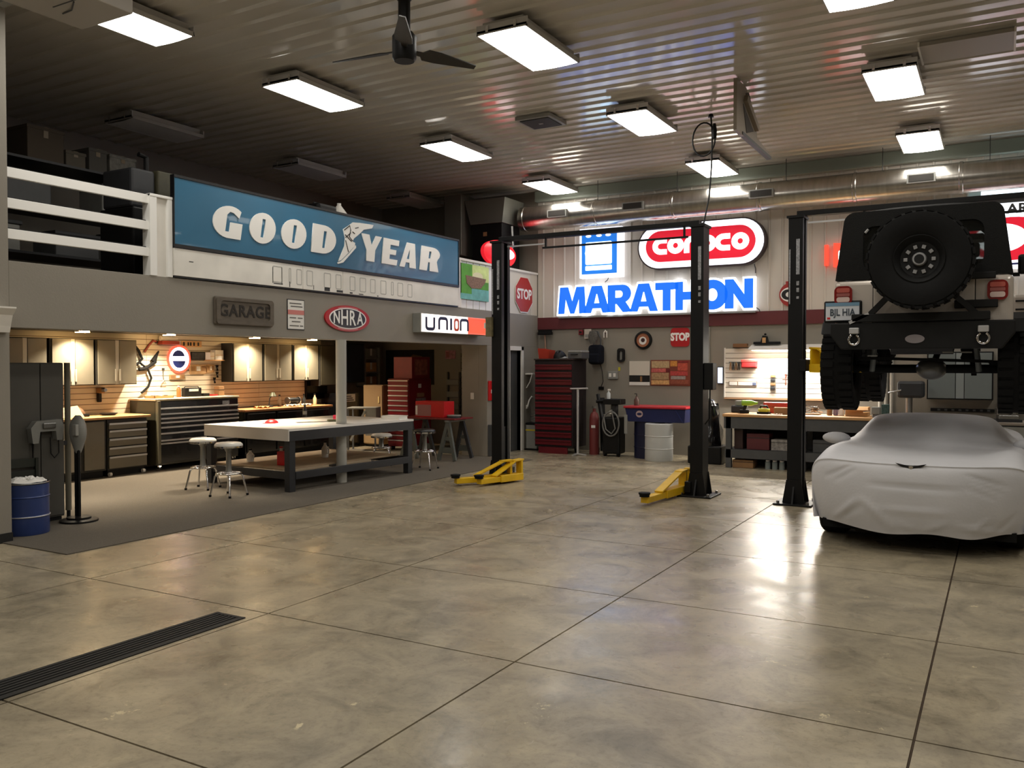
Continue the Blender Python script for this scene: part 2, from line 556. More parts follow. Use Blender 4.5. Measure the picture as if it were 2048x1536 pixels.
r = thing('loft_railing', 'white three-board loft railing with a boxed end post', 'railing', (XF - 0.10, Y0, 2.66), RZF)
for z in (0.21, 0.50, 0.79):
    MB().box(0.0, 1.56, -0.08, -0.04, z, z + 0.095).build('rail_board', m_signwhite, r, bevel=0.004)
    MB().box(0.0, 1.56, -0.04, -0.005, z + 0.03, z + 0.11).build('backing_rail', m_signblack, r)
MB().box(1.55, 1.64, -0.11, 0.02, 0, 0.90).build('post_side', m_signwhite, r, bevel=0.005)
MB().box(1.64, 1.78, -0.075, 0.02, 0, 0.90).build('post_panel', m_white, r)
MB().box(1.78, 1.845, -0.11, 0.02, 0, 0.90).build('post_side', m_signwhite, r, bevel=0.005)
MB().box(1.55, 1.845, -0.115, 0.025, 0.87, 0.90).build('post_cap', m_signwhite, r, bevel=0.004)

# ---- long blue sign
GX = XF + 0.03
gs = thing('long_sign', 'long blue enamel sign reading GOOD YEAR with a winged foot', 'sign', (XF, 6.57, 3.02), RZF)
L = 5.83
MB().box(0.0, L, -0.03, 0.02, 0.02, 0.77).build('sign_face', m_signblue, gs, bevel=0.004)
for a in ((0, L, -0.04, 0.03, -0.02, 0.02), (0, L, -0.04, 0.03, 0.77, 0.80), (L, L + 0.02, -0.04, 0.03, -0.02, 0.80), (-0.003, 0, -0.04, 0.03, -0.02, 0.80)):
    MB().box(*a).build('frame_strip', m_signblack, gs)
def unit(loops, y0, y1, z0=0.18, z1=0.57, sh=0.05):
    return [[(y0 - 6.57 + (y1 - y0) * u + sh * (v - 0.5), z0 + (z1 - z0) * v) for u, v in lp] for lp in loops]
def arc(cx, cy, rx, ry, a, b, n=12):
    return ell(cx, cy, rx, ry, n, math.radians(a), math.radians(b))
slit = [(0.44, 0.2), (0.56, 0.2), (0.58, 0.8), (0.46, 0.8)]
Gp = arc(0.55, 0.5, 0.55, 0.5, 48, 250, 18) + [(0.5, 0.0), (0.97, 0.0), (0.99, 0.5), (0.58, 0.5), (0.57, 0.2), (0.43, 0.2), (0.45, 0.72), (0.54, 0.82), (0.66, 0.8), (0.86, 0.66)]
Op = [ell(0.5, 0.5, 0.5, 0.5, 26), slit]
Dp = [[(0, 0), (0.45, 0)] + arc(0.45, 0.5, 0.55, 0.5, -85, 85, 14) + [(0.45, 1), (0, 1)], slit]
Yp = [[(0, 1), (0.38, 1), (0.53, 0.6), (0.7, 1), (1, 1), (0.72, 0.44), (0.72, 0), (0.32, 0), (0.3, 0.42)]]
Ep = [[(0, 0), (0.92, 0), (0.95, 0.22), (0.45, 0.22), (0.45, 0.4), (0.82, 0.4), (0.84, 0.6), (0.45, 0.6), (0.46, 0.78), (0.97, 0.78), (0.98, 1), (0.02, 1)]]
Ap = [[(0.36, 1), (0.84, 1), (1, 0), (0.6, 0), (0.58, 0.2), (0.36, 0.2), (0.31, 0), (0, 0)], [(0.4, 0.34), (0.57, 0.34), (0.54, 0.74)]]
Rp = [[(0, 0), (0.38, 0), (0.42, 0.36), (0.5, 0.36), (0.52, 0), (0.98, 0), (0.86, 0.42)] + arc(0.6, 0.72, 0.4, 0.28, -40, 90, 10) + [(0.05, 1)], [(0.42, 0.52), (0.53, 0.52), (0.55, 0.82), (0.44, 0.82)]]
for nm, lp, a, b in (('G', [Gp], 7.11, 7.57), ('O', Op, 7.68, 8.12), ('O', Op, 8.22, 8.68), ('D', Dp, 8.79, 9.27), ('Y', Yp, 9.80, 10.27), ('E', Ep, 10.31, 10.71), ('A', Ap, 10.75, 11.18), ('R', Rp, 11.27, 11.82)):
    shape('letter', unit(lp, a, b), m_signwhite, gs, (0, -0.036, 0), 0.006)
ft = [(10.097, 3.74), (10.063, 3.689), (9.872, 3.644), (9.784, 3.576), (9.654, 3.489), (9.621, 3.443), (9.679, 3.429), (9.675, 3.389), (9.546, 3.281), (9.378, 3.152), (9.312, 3.125), (9.358, 3.198), (9.452, 3.36), (9.463, 3.472), (9.423, 3.59), (9.549, 3.663), (9.634, 3.717), (9.785, 3.731), (10.007, 3.741)]
so = [(9.306, 3.09), (9.419, 3.122), (9.7, 3.361), (9.696, 3.396), (9.546, 3.267), (9.378, 3.138), (9.3, 3.11)]
wf = shape('winged_foot', [[(y - 6.57, z - 3.02) for y, z in ft]], m_signwhite, gs, (0, -0.036, 0), 0.006)
shape('sole', [[(y - 6.57, z - 3.02) for y, z in so]], m_signwhite, wf, (0, -0.036, 0), 0.006)
for pts in ([(9.44, 3.58), (9.56, 3.66), (9.58, 3.6), (9.55, 3.5), (9.62, 3.45)], [(9.47, 3.48), (9.58, 3.56)], [(9.46, 3.52), (9.6, 3.44)], [(9.47, 3.44), (9.53, 3.28)], [(9.68, 3.64), (9.75, 3.66)], [(9.62, 3.58), (9.67, 3.56)]):
    MB().tube([(y - 6.57, -0.043, z - 3.02) for y, z in pts], 0.007, 5).build('strap_line', m_signblack, wf)
# white lower panels of the sign
wp = thing('white_sign_board', 'scuffed white board strip below the long blue sign', 'sign board', (XF, 6.57, 2.665), RZF)
for a, b in ((0, 2.05), (2.055, 2.85), (2.855, L)):
    MB().box(a, b, -0.03, 0.10, 0.02, 0.33).build('panel', m_scuff, wp, bevel=0.003)
MB().box(0, L, -0.02, 0.10, -0.03 + 0.03, 0.02).build('base_strip', m_signblack, wp)
gh = M('ghost_lettering', 'b3b2ac', 0.6)
for k, (x0, x1) in enumerate(((1.50, 1.67), (1.79, 1.83), (1.93, 2.03), (2.12, 2.24), (2.46, 2.60), (2.70, 2.82), (3.0, 3.12), (3.22, 3.36), (3.46, 3.58), (3.70, 3.84), (3.96, 4.02), (4.12, 4.26), (4.38, 4.50))):
    shape('ghost_mark', [rrect(x0, x1, 0.07, 0.28, 0.02), rrect(x0 + 0.012, x1 - 0.012, 0.082, 0.268, 0.014)], gh, wp, (0, -0.0305, 0), 0.001)
for x, z, w_, h_ in ((1.52, 0.05, 0.16, 0.012), (1.50, 0.06, 0.01, 0.2), (1.66, 0.05, 0.01, 0.22), (1.80, 0.03, 0.012, 0.07), (2.25, 0.03, 0.01, 0.06), (2.47, 0.03, 0.11, 0.05), (2.72, 0.03, 0.13, 0.03), (3.0, 0.03, 0.06, 0.02), (3.2, 0.03, 0.1, 0.012), (3.62, 0.03, 0.03, 0.014), (0.2, 0.19, 0.06, 0.01)):
    MB().box(x, x + w_, -0.0315, -0.029, z, z + h_).build('scuff', M('black_scuff', '3a3a3a', 0.7), wp)

# ---- white slatted panel with the green picture, and the smooth panel with the octagon sign
pn = thing('slatted_panel', 'white grooved panel closing the loft right of the long blue sign', 'panel', (XF - 0.1, 12.43, 2.662), RZF)
MB().box(0, 0.1, -0.11, 0.02, 0, 0.84).build('stile', m_white, pn, bevel=0.004)
for k in range(5):
    MB().box(0.105 + k * 0.215, 0.305 + k * 0.215, -0.08, 0.0, 0, 0.82).build('slat', m_signwhite, pn, bevel=0.006)
MB().box(1.18, 1.4, -0.09, 0.02, 0, 0.84).build('stile', m_white, pn, bevel=0.004)
MB().box(0, 1.4, -0.12, 0.03, 0.82, 0.86).build('cap', m_white, pn)
p2 = thing('smooth_panel', 'cream smooth panel closing the loft beside the back wall', 'panel', (XF - 0.1, 13.84, 2.662), RZF)
MB().box(0, 1.25, -0.08, 0.0, 0, 0.82).build('sheet', M('cream_panel', 'd5cfc2', 0.5), p2)
MB().box(1.25, 1.53, -0.085, 0.0, 0, 0.82).build('sheet', M('cream_panel_b', 'cfc8ba', 0.5), p2)
MB().box(0, 1.54, -0.1, 0.02, 0.82, 0.86).build('cap', m_white, p2)
pic = thing('green_picture', 'green and turquoise square picture of a basket on the slatted panel', 'picture', (XF - 0.015, 12.50, 2.82), RZF)
MB().box(0, 0.94, -0.025, -0.006, 0, 0.62).build('canvas', M('leaf_green_print', '5aa32e', 0.6, noise=(6, 0.2)), pic)
MB().box(0.38, 0.94, -0.028, -0.024, 0.34, 0.62).build('pale_patch', M('pale_green_print', 'd9ec9a', 0.6, noise=(7, 0.15)), pic)
MB().box(0.0, 0.94, -0.028, -0.024, 0.0, 0.1).box(0.36, 0.94, -0.028, -0.024, 0.1, 0.2).build('turquoise_patch', M('turquoise_print', '72b9b4', 0.6, noise=(9, 0.15)), pic)
shape('basket', [[(0.16, 0.42), (0.84, 0.40), (0.80, 0.32), (0.66, 0.22), (0.36, 0.2), (0.2, 0.28)]], M('basket_print', '8d6f5d', 0.7, noise=(40, 0.3)), pic, (0, -0.029, 0), 0.002)
shape('cream_heap', [ell(0.56, 0.43, 0.17, 0.07, 14)], M('cream_print', 'ece9c0', 0.6), pic, (0, -0.029, 0), 0.0018)

def octagon(r_, asp=1.0):
    return [(asp * r_ * math.cos(PI / 8 + k * PI / 4) / math.cos(PI / 8), r_ * math.sin(PI / 8 + k * PI / 4) / math.cos(PI / 8)) for k in range(8)]
st = thing('stop_sign', 'red octagonal STOP sign on the cream loft panel', 'sign', (XF - 0.015, 14.79, 3.045), RZF)
shape('edge', [octagon(0.345)], m_signwhite, st, (0.01, -0.012, -0.01), 0.004)
shape('plate', [octagon(0.33)], M('stop_red', 'b01c20', 0.35), st, (0, -0.02, 0), 0.005)
text('lettering', 'STOP', 0.27, m_signwhite, st, (0, -0.027, 0), 0.002, 0.008, sx=0.9)

# ---- small signs on the fascia
gp = thing('garage_plaque', 'weathered grey wooden plaque with carved letters GARAGE', 'plaque', (XF, 7.60, 2.325), RZF)
m_plq = M('weathered_plaque_wood', '5f564b', 0.7, noise=(6, 0.2, (1, 4, 4)))
MB().box(-0.47, 0.47, -0.045, -0.001, -0.17, 0.17).build('board', m_plq, gp, bevel=0.02)
shape('rim', [rrect(-0.46, 0.46, -0.16, 0.16, 0.04), rrect(-0.40, 0.40, -0.11, 0.12, 0.05)], m_plq, gp, (0, -0.05, 0), 0.012, bevel=0.006)
text('lettering', 'GARAGE', 0.2, M('carved_letter_shadow', '2a2520', 0.8), gp, (0, -0.047, 0.0), 0.004, 0.004, sx=1.0, gap=1.1)
ce = thing('paper_notice', 'small white paper notice with a pink stripe on the fascia', 'notice', (XF, 8.51, 2.34), RZF)
MB().box(-0.16, 0.16, -0.008, -0.001, -0.20, 0.20).build('frame', m_signblack, ce)
MB().box(-0.15, 0.15, -0.010, -0.007, -0.19, 0.19).build('sheet', m_paper, ce)
MB().box(-0.15, 0.15, -0.012, -0.009, 0.0, 0.06).build('pink_stripe', M('pink_print', 'cf7f78', 0.6), ce)
for k, (a, b, z) in enumerate(((-0.12, 0.1, 0.14), (-0.1, 0.12, 0.1), (-0.12, 0.0, -0.05), (0.03, 0.12, -0.05), (-0.08, 0.08, -0.10), (-0.12, 0.05, -0.155), (0.07, 0.13, -0.155))):
    MB().box(a, b, -0.0115, -0.009, z, z + 0.014).build('print_line', M('grey_print', '66625e', 0.7), ce)
nh = thing('oval_sign', 'red and black oval sign with white letters NHRA', 'sign', (XF, 9.535, 2.335), RZF)
shape('red_rim', [ell(0, 0, 0.48, 0.185, 40)], M('oval_red', 'b0161c', 0.3), nh, (0, -0.015, 0), 0.012)
shape('white_ring', [ell(0, 0, 0.40, 0.15, 40)], m_signwhite, nh, (0, -0.028, 0), 0.002)
shape('black_field', [ell(0, 0, 0.375, 0.135, 40)], M('oval_black', '15121c', 0.3), nh, (0, -0.031, 0), 0.002)
for k, (ch, hh) in enumerate((('N', 0.18), ('H', 0.225), ('R', 0.225), ('A', 0.18))):
    text('letter', ch, hh * 1.35, m_signwhite, nh, (-0.25 + 0.168 * k, -0.034, 0), 0.002, 0.004, sx=0.78)
shape('rim_lettering', [arc(0, 0, 0.44, 0.165, 60, 120, 9) + arc(0, 0, 0.42, 0.158, 120, 60, 9)], M('pink_rim_print', 'e0a0a0', 0.4), nh, (0, -0.0285, 0), 0.002)
shape('rim_lettering', [arc(0, 0, 0.44, 0.165, 240, 300, 9) + arc(0, 0, 0.42, 0.158, 300, 240, 9)], MATS['pink_rim_print'], nh, (0, -0.0285, 0), 0.002)

un = thing('union_sign', 'lit white and orange box sign reading UNION', 'sign', (XF, 11.12, 2.19), RZF)
MB().box(0, 1.95, -0.16, -0.001, 0, 0.31).build('cabinet', m_mgrey, un, bevel=0.006)
MB().box(0.015, 1.36, -0.172, -0.158, 0.012, 0.298).build('white_face', M('lit_white_face', 'fff4ea', 0.5, emit=1.5), un)
of = MB().box(1.36, 1.94, -0.172, -0.158, 0.012, 0.298).build('orange_face', M('lit_orange_face', 'ff5a3c', 0.5, emit=0.85), un)
MB().box(1.36, 1.94, -0.186, -0.172, 0.28, 0.298).box(1.36, 1.94, -0.186, -0.172, 0.012, 0.03).box(1.92, 1.94, -0.186, -0.172, 0.03, 0.28).build('orange_rim', M('orange_rim_face', 'ff7a62', 0.4, emit=0.6), of)
m_ink = M('navy_ink', '1c1a3c', 0.4)
def stroke(name, pts, mat, par, w=0.045, d=-0.176):
    return MB().tube([(x, d, z) for x, z in pts], w / 2, 6).build(name, mat, par)
def strip(pts, w):
    """flat band of width w along a polyline, as one outline"""
    a, b = [], []
    n = len(pts)
    for i in range(n):
        p, q = Vector(pts[max(i - 1, 0)]), Vector(pts[min(i + 1, n - 1)])
        t = (q - p).normalized()
        nn = Vector((-t.y, t.x)) * (w / 2)
        a.append(tuple(Vector(pts[i]) + nn))
        b.append(tuple(Vector(pts[i]) - nn))
    return a + b[::-1]
U_ = [(0.13, 0.25), (0.13, 0.1)] + arc(0.19, 0.1, 0.06, 0.04, 200, 270, 5) + [(0.24, 0.06)] + arc(0.29, 0.1, 0.06, 0.04, 280, 345, 5) + [(0.35, 0.25)]
N_ = lambda x: [(x, 0.06), (x, 0.2)] + arc(x + 0.06, 0.2, 0.06, 0.045, 170, 100, 5) + [(x + 0.12, 0.245)] + arc(x + 0.17, 0.2, 0.06, 0.045, 80, 10, 5) + [(x + 0.23, 0.06)]
shape('letter', [strip(U_, 0.05)], m_ink, un, (0, -0.174, 0), 0.003)
shape('letter', [strip(N_(0.49), 0.05)], m_ink, un, (0, -0.174, 0), 0.003)
shape('letter', [strip([(0.84, 0.06), (0.84, 0.255)], 0.055)], m_ink, un, (0, -0.174, 0), 0.003)
shape('letter', [rrect(0.93, 1.08, 0.05, 0.26, 0.05), rrect(0.965, 1.045, 0.09, 0.22, 0.03)], M('orange_letter', 'e0562c', 0.4), un, (0, -0.174, 0), 0.003)
shape('letter', [strip(N_(1.13), 0.048)], m_ink, un, (0, -0.174, 0), 0.003)

# ---- red lit oval button sign standing on the panel cap, and the things stored in the loft
ro = thing('red_oval_sign', 'glowing red oval sign with a white centre above the loft panels', 'sign', (XF - 0.12, 14.08, 3.525), RZF)
MB().lathe([(0.0, -0.10), (0.3, -0.09), (0.52, -0.05), (0.6, 0.0), (0.58, 0.08), (0.0, 0.1)], 32, (0, 0, 0.245), 'y').build('disc', M('lit_red_face', 'd8202c', 0.4, emit=0.9), ro, smooth=60).scale = (1, 1, 0.42)
kids(ro)[0].location = (0, 0, 0.142)
shape('white_centre', [ell(0, 0.245, 0.36, 0.11, 24)], M('lit_white_centre', 'fff0f0', 0.5, emit=2.2), ro, (0, -0.103, 0), 0.004)
MB().box(-0.3, 0.3, -0.05, 0.05, -0.01, 0.05).build('foot', m_black, ro)

def carton(name, label, cat, x0, x1, y0, y1, z0, z1, mat, parts=True):
    t = thing(name, label, cat, ((x0 + x1) / 2, (y0 + y1) / 2, z0))
    a, b, h = (x1 - x0) / 2, (y1 - y0) / 2, z1 - z0
    MB().box(-a, a, -b, b, 0, h).build('body', mat, t, bevel=0.008)
    MB().box(-a - 0.004, a + 0.004, -0.03, 0.03, h * 0.7, h + 0.004).build('tape', M('parcel_tape', '7a6a50', 0.4), t)
    MB().box(-a - 0.006, a + 0.006, -b - 0.006, b + 0.006, h - 0.04, h - 0.001).build('lid', mat, t)
    return t
MZ = 2.5
struct(MB().box(XB, XF - 0.18, Y0 - 1.6, YB, 2.5, 2.52).build('floor_loft', M('loft_plywood', '6d5a42', 0.7, noise=(3, 0.15))), 'plywood floor of the loft')
# shelving under the boxes so that they stand where the photo shows them
sh = thing('loft_shelf', 'dark storage rack behind the white loft railing', 'shelf', (-10.6, 7.1, 2.52))
for sx in (-0.35, 0.35):
    for sy in (-1.4, 1.4):
        MB().box(sx - 0.02, sx + 0.02, sy - 0.02, sy + 0.02, 0, 1.66).build('upright', m_dark, sh)
for z in (0.5, 1.08, 1.64):
    MB().box(-0.37, 0.37, -1.42, 1.42, z, z + 0.03).build('shelf_board', m_dark, sh)
carton('storage_box', 'tall brown carton on the loft rack nearest the wall end', 'box', -10.95, -10.35, 6.25, 6.72, 4.19, 4.62, M('loft_dimmed_brown_carton', '4e4438', 0.85))  # dimness of the loft is put into the colours of these cartons
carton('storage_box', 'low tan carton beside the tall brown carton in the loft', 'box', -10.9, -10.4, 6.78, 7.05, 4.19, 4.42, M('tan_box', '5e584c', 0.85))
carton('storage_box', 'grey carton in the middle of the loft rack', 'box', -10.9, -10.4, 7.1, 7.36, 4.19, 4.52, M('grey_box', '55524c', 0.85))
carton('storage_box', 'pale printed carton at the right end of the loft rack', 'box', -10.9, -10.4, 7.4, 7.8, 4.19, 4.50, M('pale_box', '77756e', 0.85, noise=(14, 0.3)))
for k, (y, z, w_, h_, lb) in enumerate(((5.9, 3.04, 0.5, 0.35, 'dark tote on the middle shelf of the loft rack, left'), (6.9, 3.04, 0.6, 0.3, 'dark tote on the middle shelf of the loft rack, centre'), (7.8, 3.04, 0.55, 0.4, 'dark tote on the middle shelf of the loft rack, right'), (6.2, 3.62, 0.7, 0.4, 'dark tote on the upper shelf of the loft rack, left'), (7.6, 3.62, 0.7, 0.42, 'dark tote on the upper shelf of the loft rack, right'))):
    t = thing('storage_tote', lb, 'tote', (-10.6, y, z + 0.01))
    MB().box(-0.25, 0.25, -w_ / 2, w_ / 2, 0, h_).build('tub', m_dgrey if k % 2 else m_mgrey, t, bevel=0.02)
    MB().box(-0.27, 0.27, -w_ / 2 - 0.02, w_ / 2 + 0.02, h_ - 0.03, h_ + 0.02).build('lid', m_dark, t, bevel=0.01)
# machine behind the railing post
mc = thing('crated_machine', 'dark crated machine with a bent pipe behind the loft post', 'machine', (-8.85, 6.72, 2.525))
MB().box(-0.3, 0.3, -0.35, 0.35, 0, 0.95).build('crate', m_black, mc, bevel=0.02)
MB().box(-0.26, 0.26, -0.34, -0.02, 0.95, 1.40).build('housing', m_dark, mc, bevel=0.03)
MB().box(-0.28, 0.28, 0.0, 0.34, 0.95, 1.42).build('motor_box', M('olive_machine', '3d3a28', 0.6, noise=(8, 0.3)), mc, bevel=0.02)
MB().tube([(0.1, -0.02, 1.38), (0.1, -0.02, 1.58), (0.1, -0.12, 1.6)], 0.03, 8).build('pipe', m_black, mc)
# pieces standing on the loft behind the blue sign
t = thing('paint_can', 'pale cone-topped can above the top edge of the blue sign', 'can', (-8.52, 9.82, 2.525))
MB().lathe([(0.14, 0), (0.14, 1.36), (0.12, 1.38), (0.03, 1.5), (0.03, 1.53), (0, 1.53)], 14).build('can', m_white, t, smooth=30)
MB().lathe([(0.145, 0.2), (0.145, 1.0)], 14).build('wrap', m_dgrey, t, smooth=30)
t = thing('dark_case', 'flat black case resting above the top edge of the blue sign', 'case', (-8.6, 9.45, 2.525))
MB().box(-0.2, 0.2, -0.2, 0.2, 0, 1.45).build('shell', m_black, t, bevel=0.04)
MB().tube([(0, -0.08, 1.44), (0, -0.08, 1.48), (0, 0.08, 1.48), (0, 0.08, 1.44)], 0.012, 6).build('handle', m_black, t)
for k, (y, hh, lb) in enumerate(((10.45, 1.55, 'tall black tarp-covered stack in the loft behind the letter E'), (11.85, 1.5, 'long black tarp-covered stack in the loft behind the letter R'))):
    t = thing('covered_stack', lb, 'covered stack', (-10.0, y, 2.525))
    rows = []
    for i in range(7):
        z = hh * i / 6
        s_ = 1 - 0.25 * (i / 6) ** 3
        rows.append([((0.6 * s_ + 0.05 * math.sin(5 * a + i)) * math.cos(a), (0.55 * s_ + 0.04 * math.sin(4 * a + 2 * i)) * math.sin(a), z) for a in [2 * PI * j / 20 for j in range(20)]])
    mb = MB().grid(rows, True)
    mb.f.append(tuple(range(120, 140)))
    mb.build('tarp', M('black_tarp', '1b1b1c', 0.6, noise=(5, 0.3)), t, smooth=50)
    MB().tube([(0.58 * math.cos(a), 0.54 * math.sin(a), hh * 0.55) for a in [2 * PI * j / 20 for j in range(20)]], 0.012, 6, True).build('strap', m_dgrey, t)

# furnace with grey plenum, and the spiral duct along the back wall
fu = thing('furnace', 'black furnace cabinet with grey sheet metal plenum in the loft corner', 'furnace', (-8.75, 14.75, 2.525))
MB().box(-0.34, 0.34, -0.35, 0.35, 0, 1.90).build('cabinet', m_black, fu, bevel=0.01)
MB().prism([(-0.36, 1.9), (0.36, 1.9), (0.42, 2.38), (-0.5, 2.38)], 'y', -0.38, 0.38).build('plenum', M('dull_sheet_metal', '77776f', 0.5, 0.6), fu)
MB().box(-0.9, -0.5, -0.5, 0.38, 1.3, 2.5).build('return_duct', M('dull_sheet_metal', '77776f'), fu, bevel=0.01)
MB().tube([(0.36, -0.1, 1.2), (0.44, -0.1, 1.5), (0.42, -0.1, 1.85)], 0.025, 8).build('gas_pipe', m_steel, fu)
MB().box(-0.08, 0.0, -0.36, -0.35, 1.66, 1.74).build('badge', m_brown, fu)
du = thing('spiral_duct', 'round galvanised spiral duct running along the top of the back wall', 'duct', (-8.18, 14.93, 4.54))
m_duct = M('spiral_galvanised', 'b5b1aa', 0.26, 1.0, noise=(3, 0.12, (6, 1, 1)))
seg = 1.52
n = 8
for k in range(n):
    x0 = k * seg + 0.02
    MB().lathe([(0.238, x0 + seg * i / 6) for i in range(7)], 32, ax='x').build('duct_section', m_duct, du, smooth=50)
    MB().lathe([(0.238, x0 - 0.03), (0.248, x0 - 0.02), (0.248, x0 + 0.02), (0.238, x0 + 0.03)], 32, ax='x').build('coupling', m_duct, du, smooth=30)
MB().lathe([(0.238, -0.01), (0.238, -0.06), (0.2, -0.09)], 32, ax='x').build('end_cap', m_duct, du, smooth=30)
for x in (0.83, 2.36, 4.65, 7.08):
    v = MB().box(x - 0.2, x + 0.2, -0.30, -0.20, -0.065, 0.075).build('register', m_mgrey, du)
    MB().box(x - 0.175, x + 0.175, -0.31, -0.299, -0.045, 0.055).build('louvre', M('register_dark', '26221e', 0.7), v)
for x in (1.55, 3.1, 5.0, 6.5, 8.0):
    MB().tube([(x, 0, 0.24), (x, 0, 0.60)], 0.006, 6).build('hanger_wire', m_dark, du)

# ================================================================ LIT SIGNS ON THE BACK WALL
YW = YB - 0.045                  # front of the ribs
m_litblue = M('lit_blue_face', '1c6be0', 0.4, emit=0.95, ecol='1668e6')
m_litwhite = M('lit_white_edge', 'ffffff', 0.4, emit=1.55, ecol='eef4ff')
m_litred = M('lit_red_sign', 'd4142c', 0.4, emit=0.7, ecol='e01030')
def outset(lp, d):
    """grow a simple outline by d (mitred, clamped)"""
    ar = sum(lp[i][0] * lp[(i + 1) % len(lp)][1] - lp[(i + 1) % len(lp)][0] * lp[i][1] for i in range(len(lp)))
    if ar < 0:
        lp = lp[::-1]
    out = []
    n = len(lp)
    for i in range(n):
        p, q, r_ = Vector(lp[i - 1]), Vector(lp[i]), Vector(lp[(i + 1) % n])
        a, b = (q - p).normalized(), (r_ - q).normalized()
        na, nb = Vector((a.y, -a.x)), Vector((b.y, -b.x))
        m_ = (na + nb)
        m_ = m_.normalized() if m_.length > 1e-6 else na
        k = d / max(0.55, m_.dot(na))
        out.append(tuple(q + m_ * k))
    return out
ma = thing('marathon_sign', 'lit blue channel letters reading MARATHON above the maroon band', 'sign', (-7.62, YW, 2.635))
LM = {'M': [[(0, 0), (.22, 0), (.27, .56), (.44, 0), (.58, 0), (.75, .56), (.76, 0), (1, 0), (.94, 1), (.66, 1), (.51, .45), (.36, 1), (.07, 1)]],
      'A': [[(0, 0), (.28, 0), (.34, .17), (.66, .17), (.72, 0), (1, 0), (.69, 1), (.31, 1)], [(.40, .36), (.60, .36), (.52, .70), (.48, .70)]],
      'R': [[(0, 0), (.31, 0), (.31, .30), (.37, .30), (.62, 0), (1, 0), (.73, .37)] + arc(.62, .68, .33, .32, -50, 90, 10) + [(0, 1)], arc(.50, .66, .12, .13, -90, 90, 7) + [(.31, .79), (.31, .53)]],
      'T': [[(.33, 0), (.67, 0), (.67, .74), (1, .74), (1, 1), (0, 1), (0, .74), (.33, .74)]],
      'H': [[(0, 0), (.31, 0), (.31, .36), (.69, .36), (.69, 0), (1, 0), (1, 1), (.69, 1), (.69, .64), (.31, .64), (.31, 1), (0, 1)]],
      'O': [ell(.5, .5, .5, .52, 30), ell(.5, .5, .17, .22, 20)],
      'N': [[(0, 0), (.31, 0), (.31, .52), (.68, 0), (1, 0), (1, 1), (.69, 1), (.69, .47), (.3, 1), (0, 1)]]}
wd = [0.60, 0.56, 0.50, 0.56, 0.44, 0.46, 0.56, 0.50]
x = 0.0
gap = (3.82 - sum(wd)) / 7
for ch, w_ in zip('MARATHON', wd):
    lps = [[(x + u * w_, 0.04 + v * 0.52) for u, v in lp] for lp in LM[ch]]
    lt = shape('letter', [outset(lps[0], 0.036)], m_litwhite, ma, (0, -0.05, 0), 0.045)
    shape('letter_face', lps, m_litblue, lt, (0, -0.10, 0), 0.008)
    x += w_ + gap
MB().tube([(3.85, -0.02, 0.05), (3.9, -0.02, 0.02), (3.92, -0.01, -0.03)], 0.008, 6).build('cable', m_dark, ma)
MB().box(-0.02, 3.85, -0.06, -0.005, -0.04, -0.008).build('raceway', m_mgrey, ma)

co = thing('conoco_sign', 'lit red and white capsule sign reading conoco', 'sign', (-4.75, YW, 3.85))
def pill(hl, r_, n=18):
    return arc(hl - r_, 0, r_, r_, -90, 90, n) + arc(-hl + r_, 0, r_, r_, 90, 270, n)
shape('cabinet', [pill(1.18, 0.42)], M('dark_sign_can', '2a1416', 0.4), co, (0, -0.09, 0), 0.085)
shape('white_band', [pill(1.15, 0.395)], m_litwhite, co, (0, -0.18, 0), 0.008)
shape('red_field', [pill(1.01, 0.285)], m_litred, co, (0, -0.193, 0), 0.006)
m_litpink = M('lit_letter_white', 'fff6f4', 0.4, emit=2.4)
def ring_o(cx):
    return [ell(cx, 0, 0.155, 0.15, 24), ell(cx, 0, 0.05, 0.05, 16)]
def let_c(cx):
    return [arc(cx, 0, 0.155, 0.15, 90, 270, 16) + [(cx + 0.12, -0.15), (cx + 0.12, -0.055), (cx + 0.01, -0.055)] + arc(cx, 0, 0.055, 0.052, 250, 110, 10) + [(cx + 0.01, 0.055), (cx + 0.12, 0.055), (cx + 0.12, 0.15)]]
def let_n(cx):
    return [[(cx - 0.145, -0.15), (cx - 0.045, -0.15), (cx - 0.045, 0.0)] + arc(cx + 0.0, 0.0, 0.045, 0.05, 180, 0, 8) + [(cx + 0.045, -0.15), (cx + 0.145, -0.15)] + arc(cx, 0.0, 0.145, 0.15, 0, 180, 16)]
for k, lp in enumerate((let_c(-0.72), ring_o(-0.435), let_n(-0.13), ring_o(0.16), let_c(0.445), ring_o(0.745))):
    shape('letter', lp, m_litpink, co, (0, -0.203, 0), 0.005)
MB().tube([(0.95, -0.03, -0.4), (0.97, -0.02, -0.48), (0.97, -0.02, -0.56)], 0.008, 6).build('cable', m_dark, co)

gm = thing('blue_box_sign', 'lit square blue box sign with white border and white panel', 'sign', (-6.70, YW, 3.35))
MB().box(-0.44, 0.44, -0.15, -0.002, 0, 0.95).build('cabinet', M('lit_box_white', 'f4f6ff', 0.4, emit=1.3), gm, bevel=0.008)
MB().box(-0.385, 0.345, -0.162, -0.149, 0.07, 0.90).build('blue_face', M('lit_deep_blue', '1d74d8', 0.4, emit=0.9), gm)
wq = shape('white_panel', [rrect(-0.30, 0.245, 0.25, 0.68, 0.03)], M('lit_white_panel', 'ffffff', 0.4, emit=1.9, ecol='e8fbff'), gm, (0, -0.168, 0), 0.006)
shape('underline_bar', [rrect(-0.30, 0.245, 0.14, 0.225, 0.015)], MATS['lit_white_panel'], gm, (0, -0.168, 0), 0.006)
text('lettering', 'GM', 0.36, M('lit_pale_blue', 'd4efff', 0.4, emit=2.4), gm, (-0.03, -0.176, 0.46), 0.002, 0.01, sx=1.05)
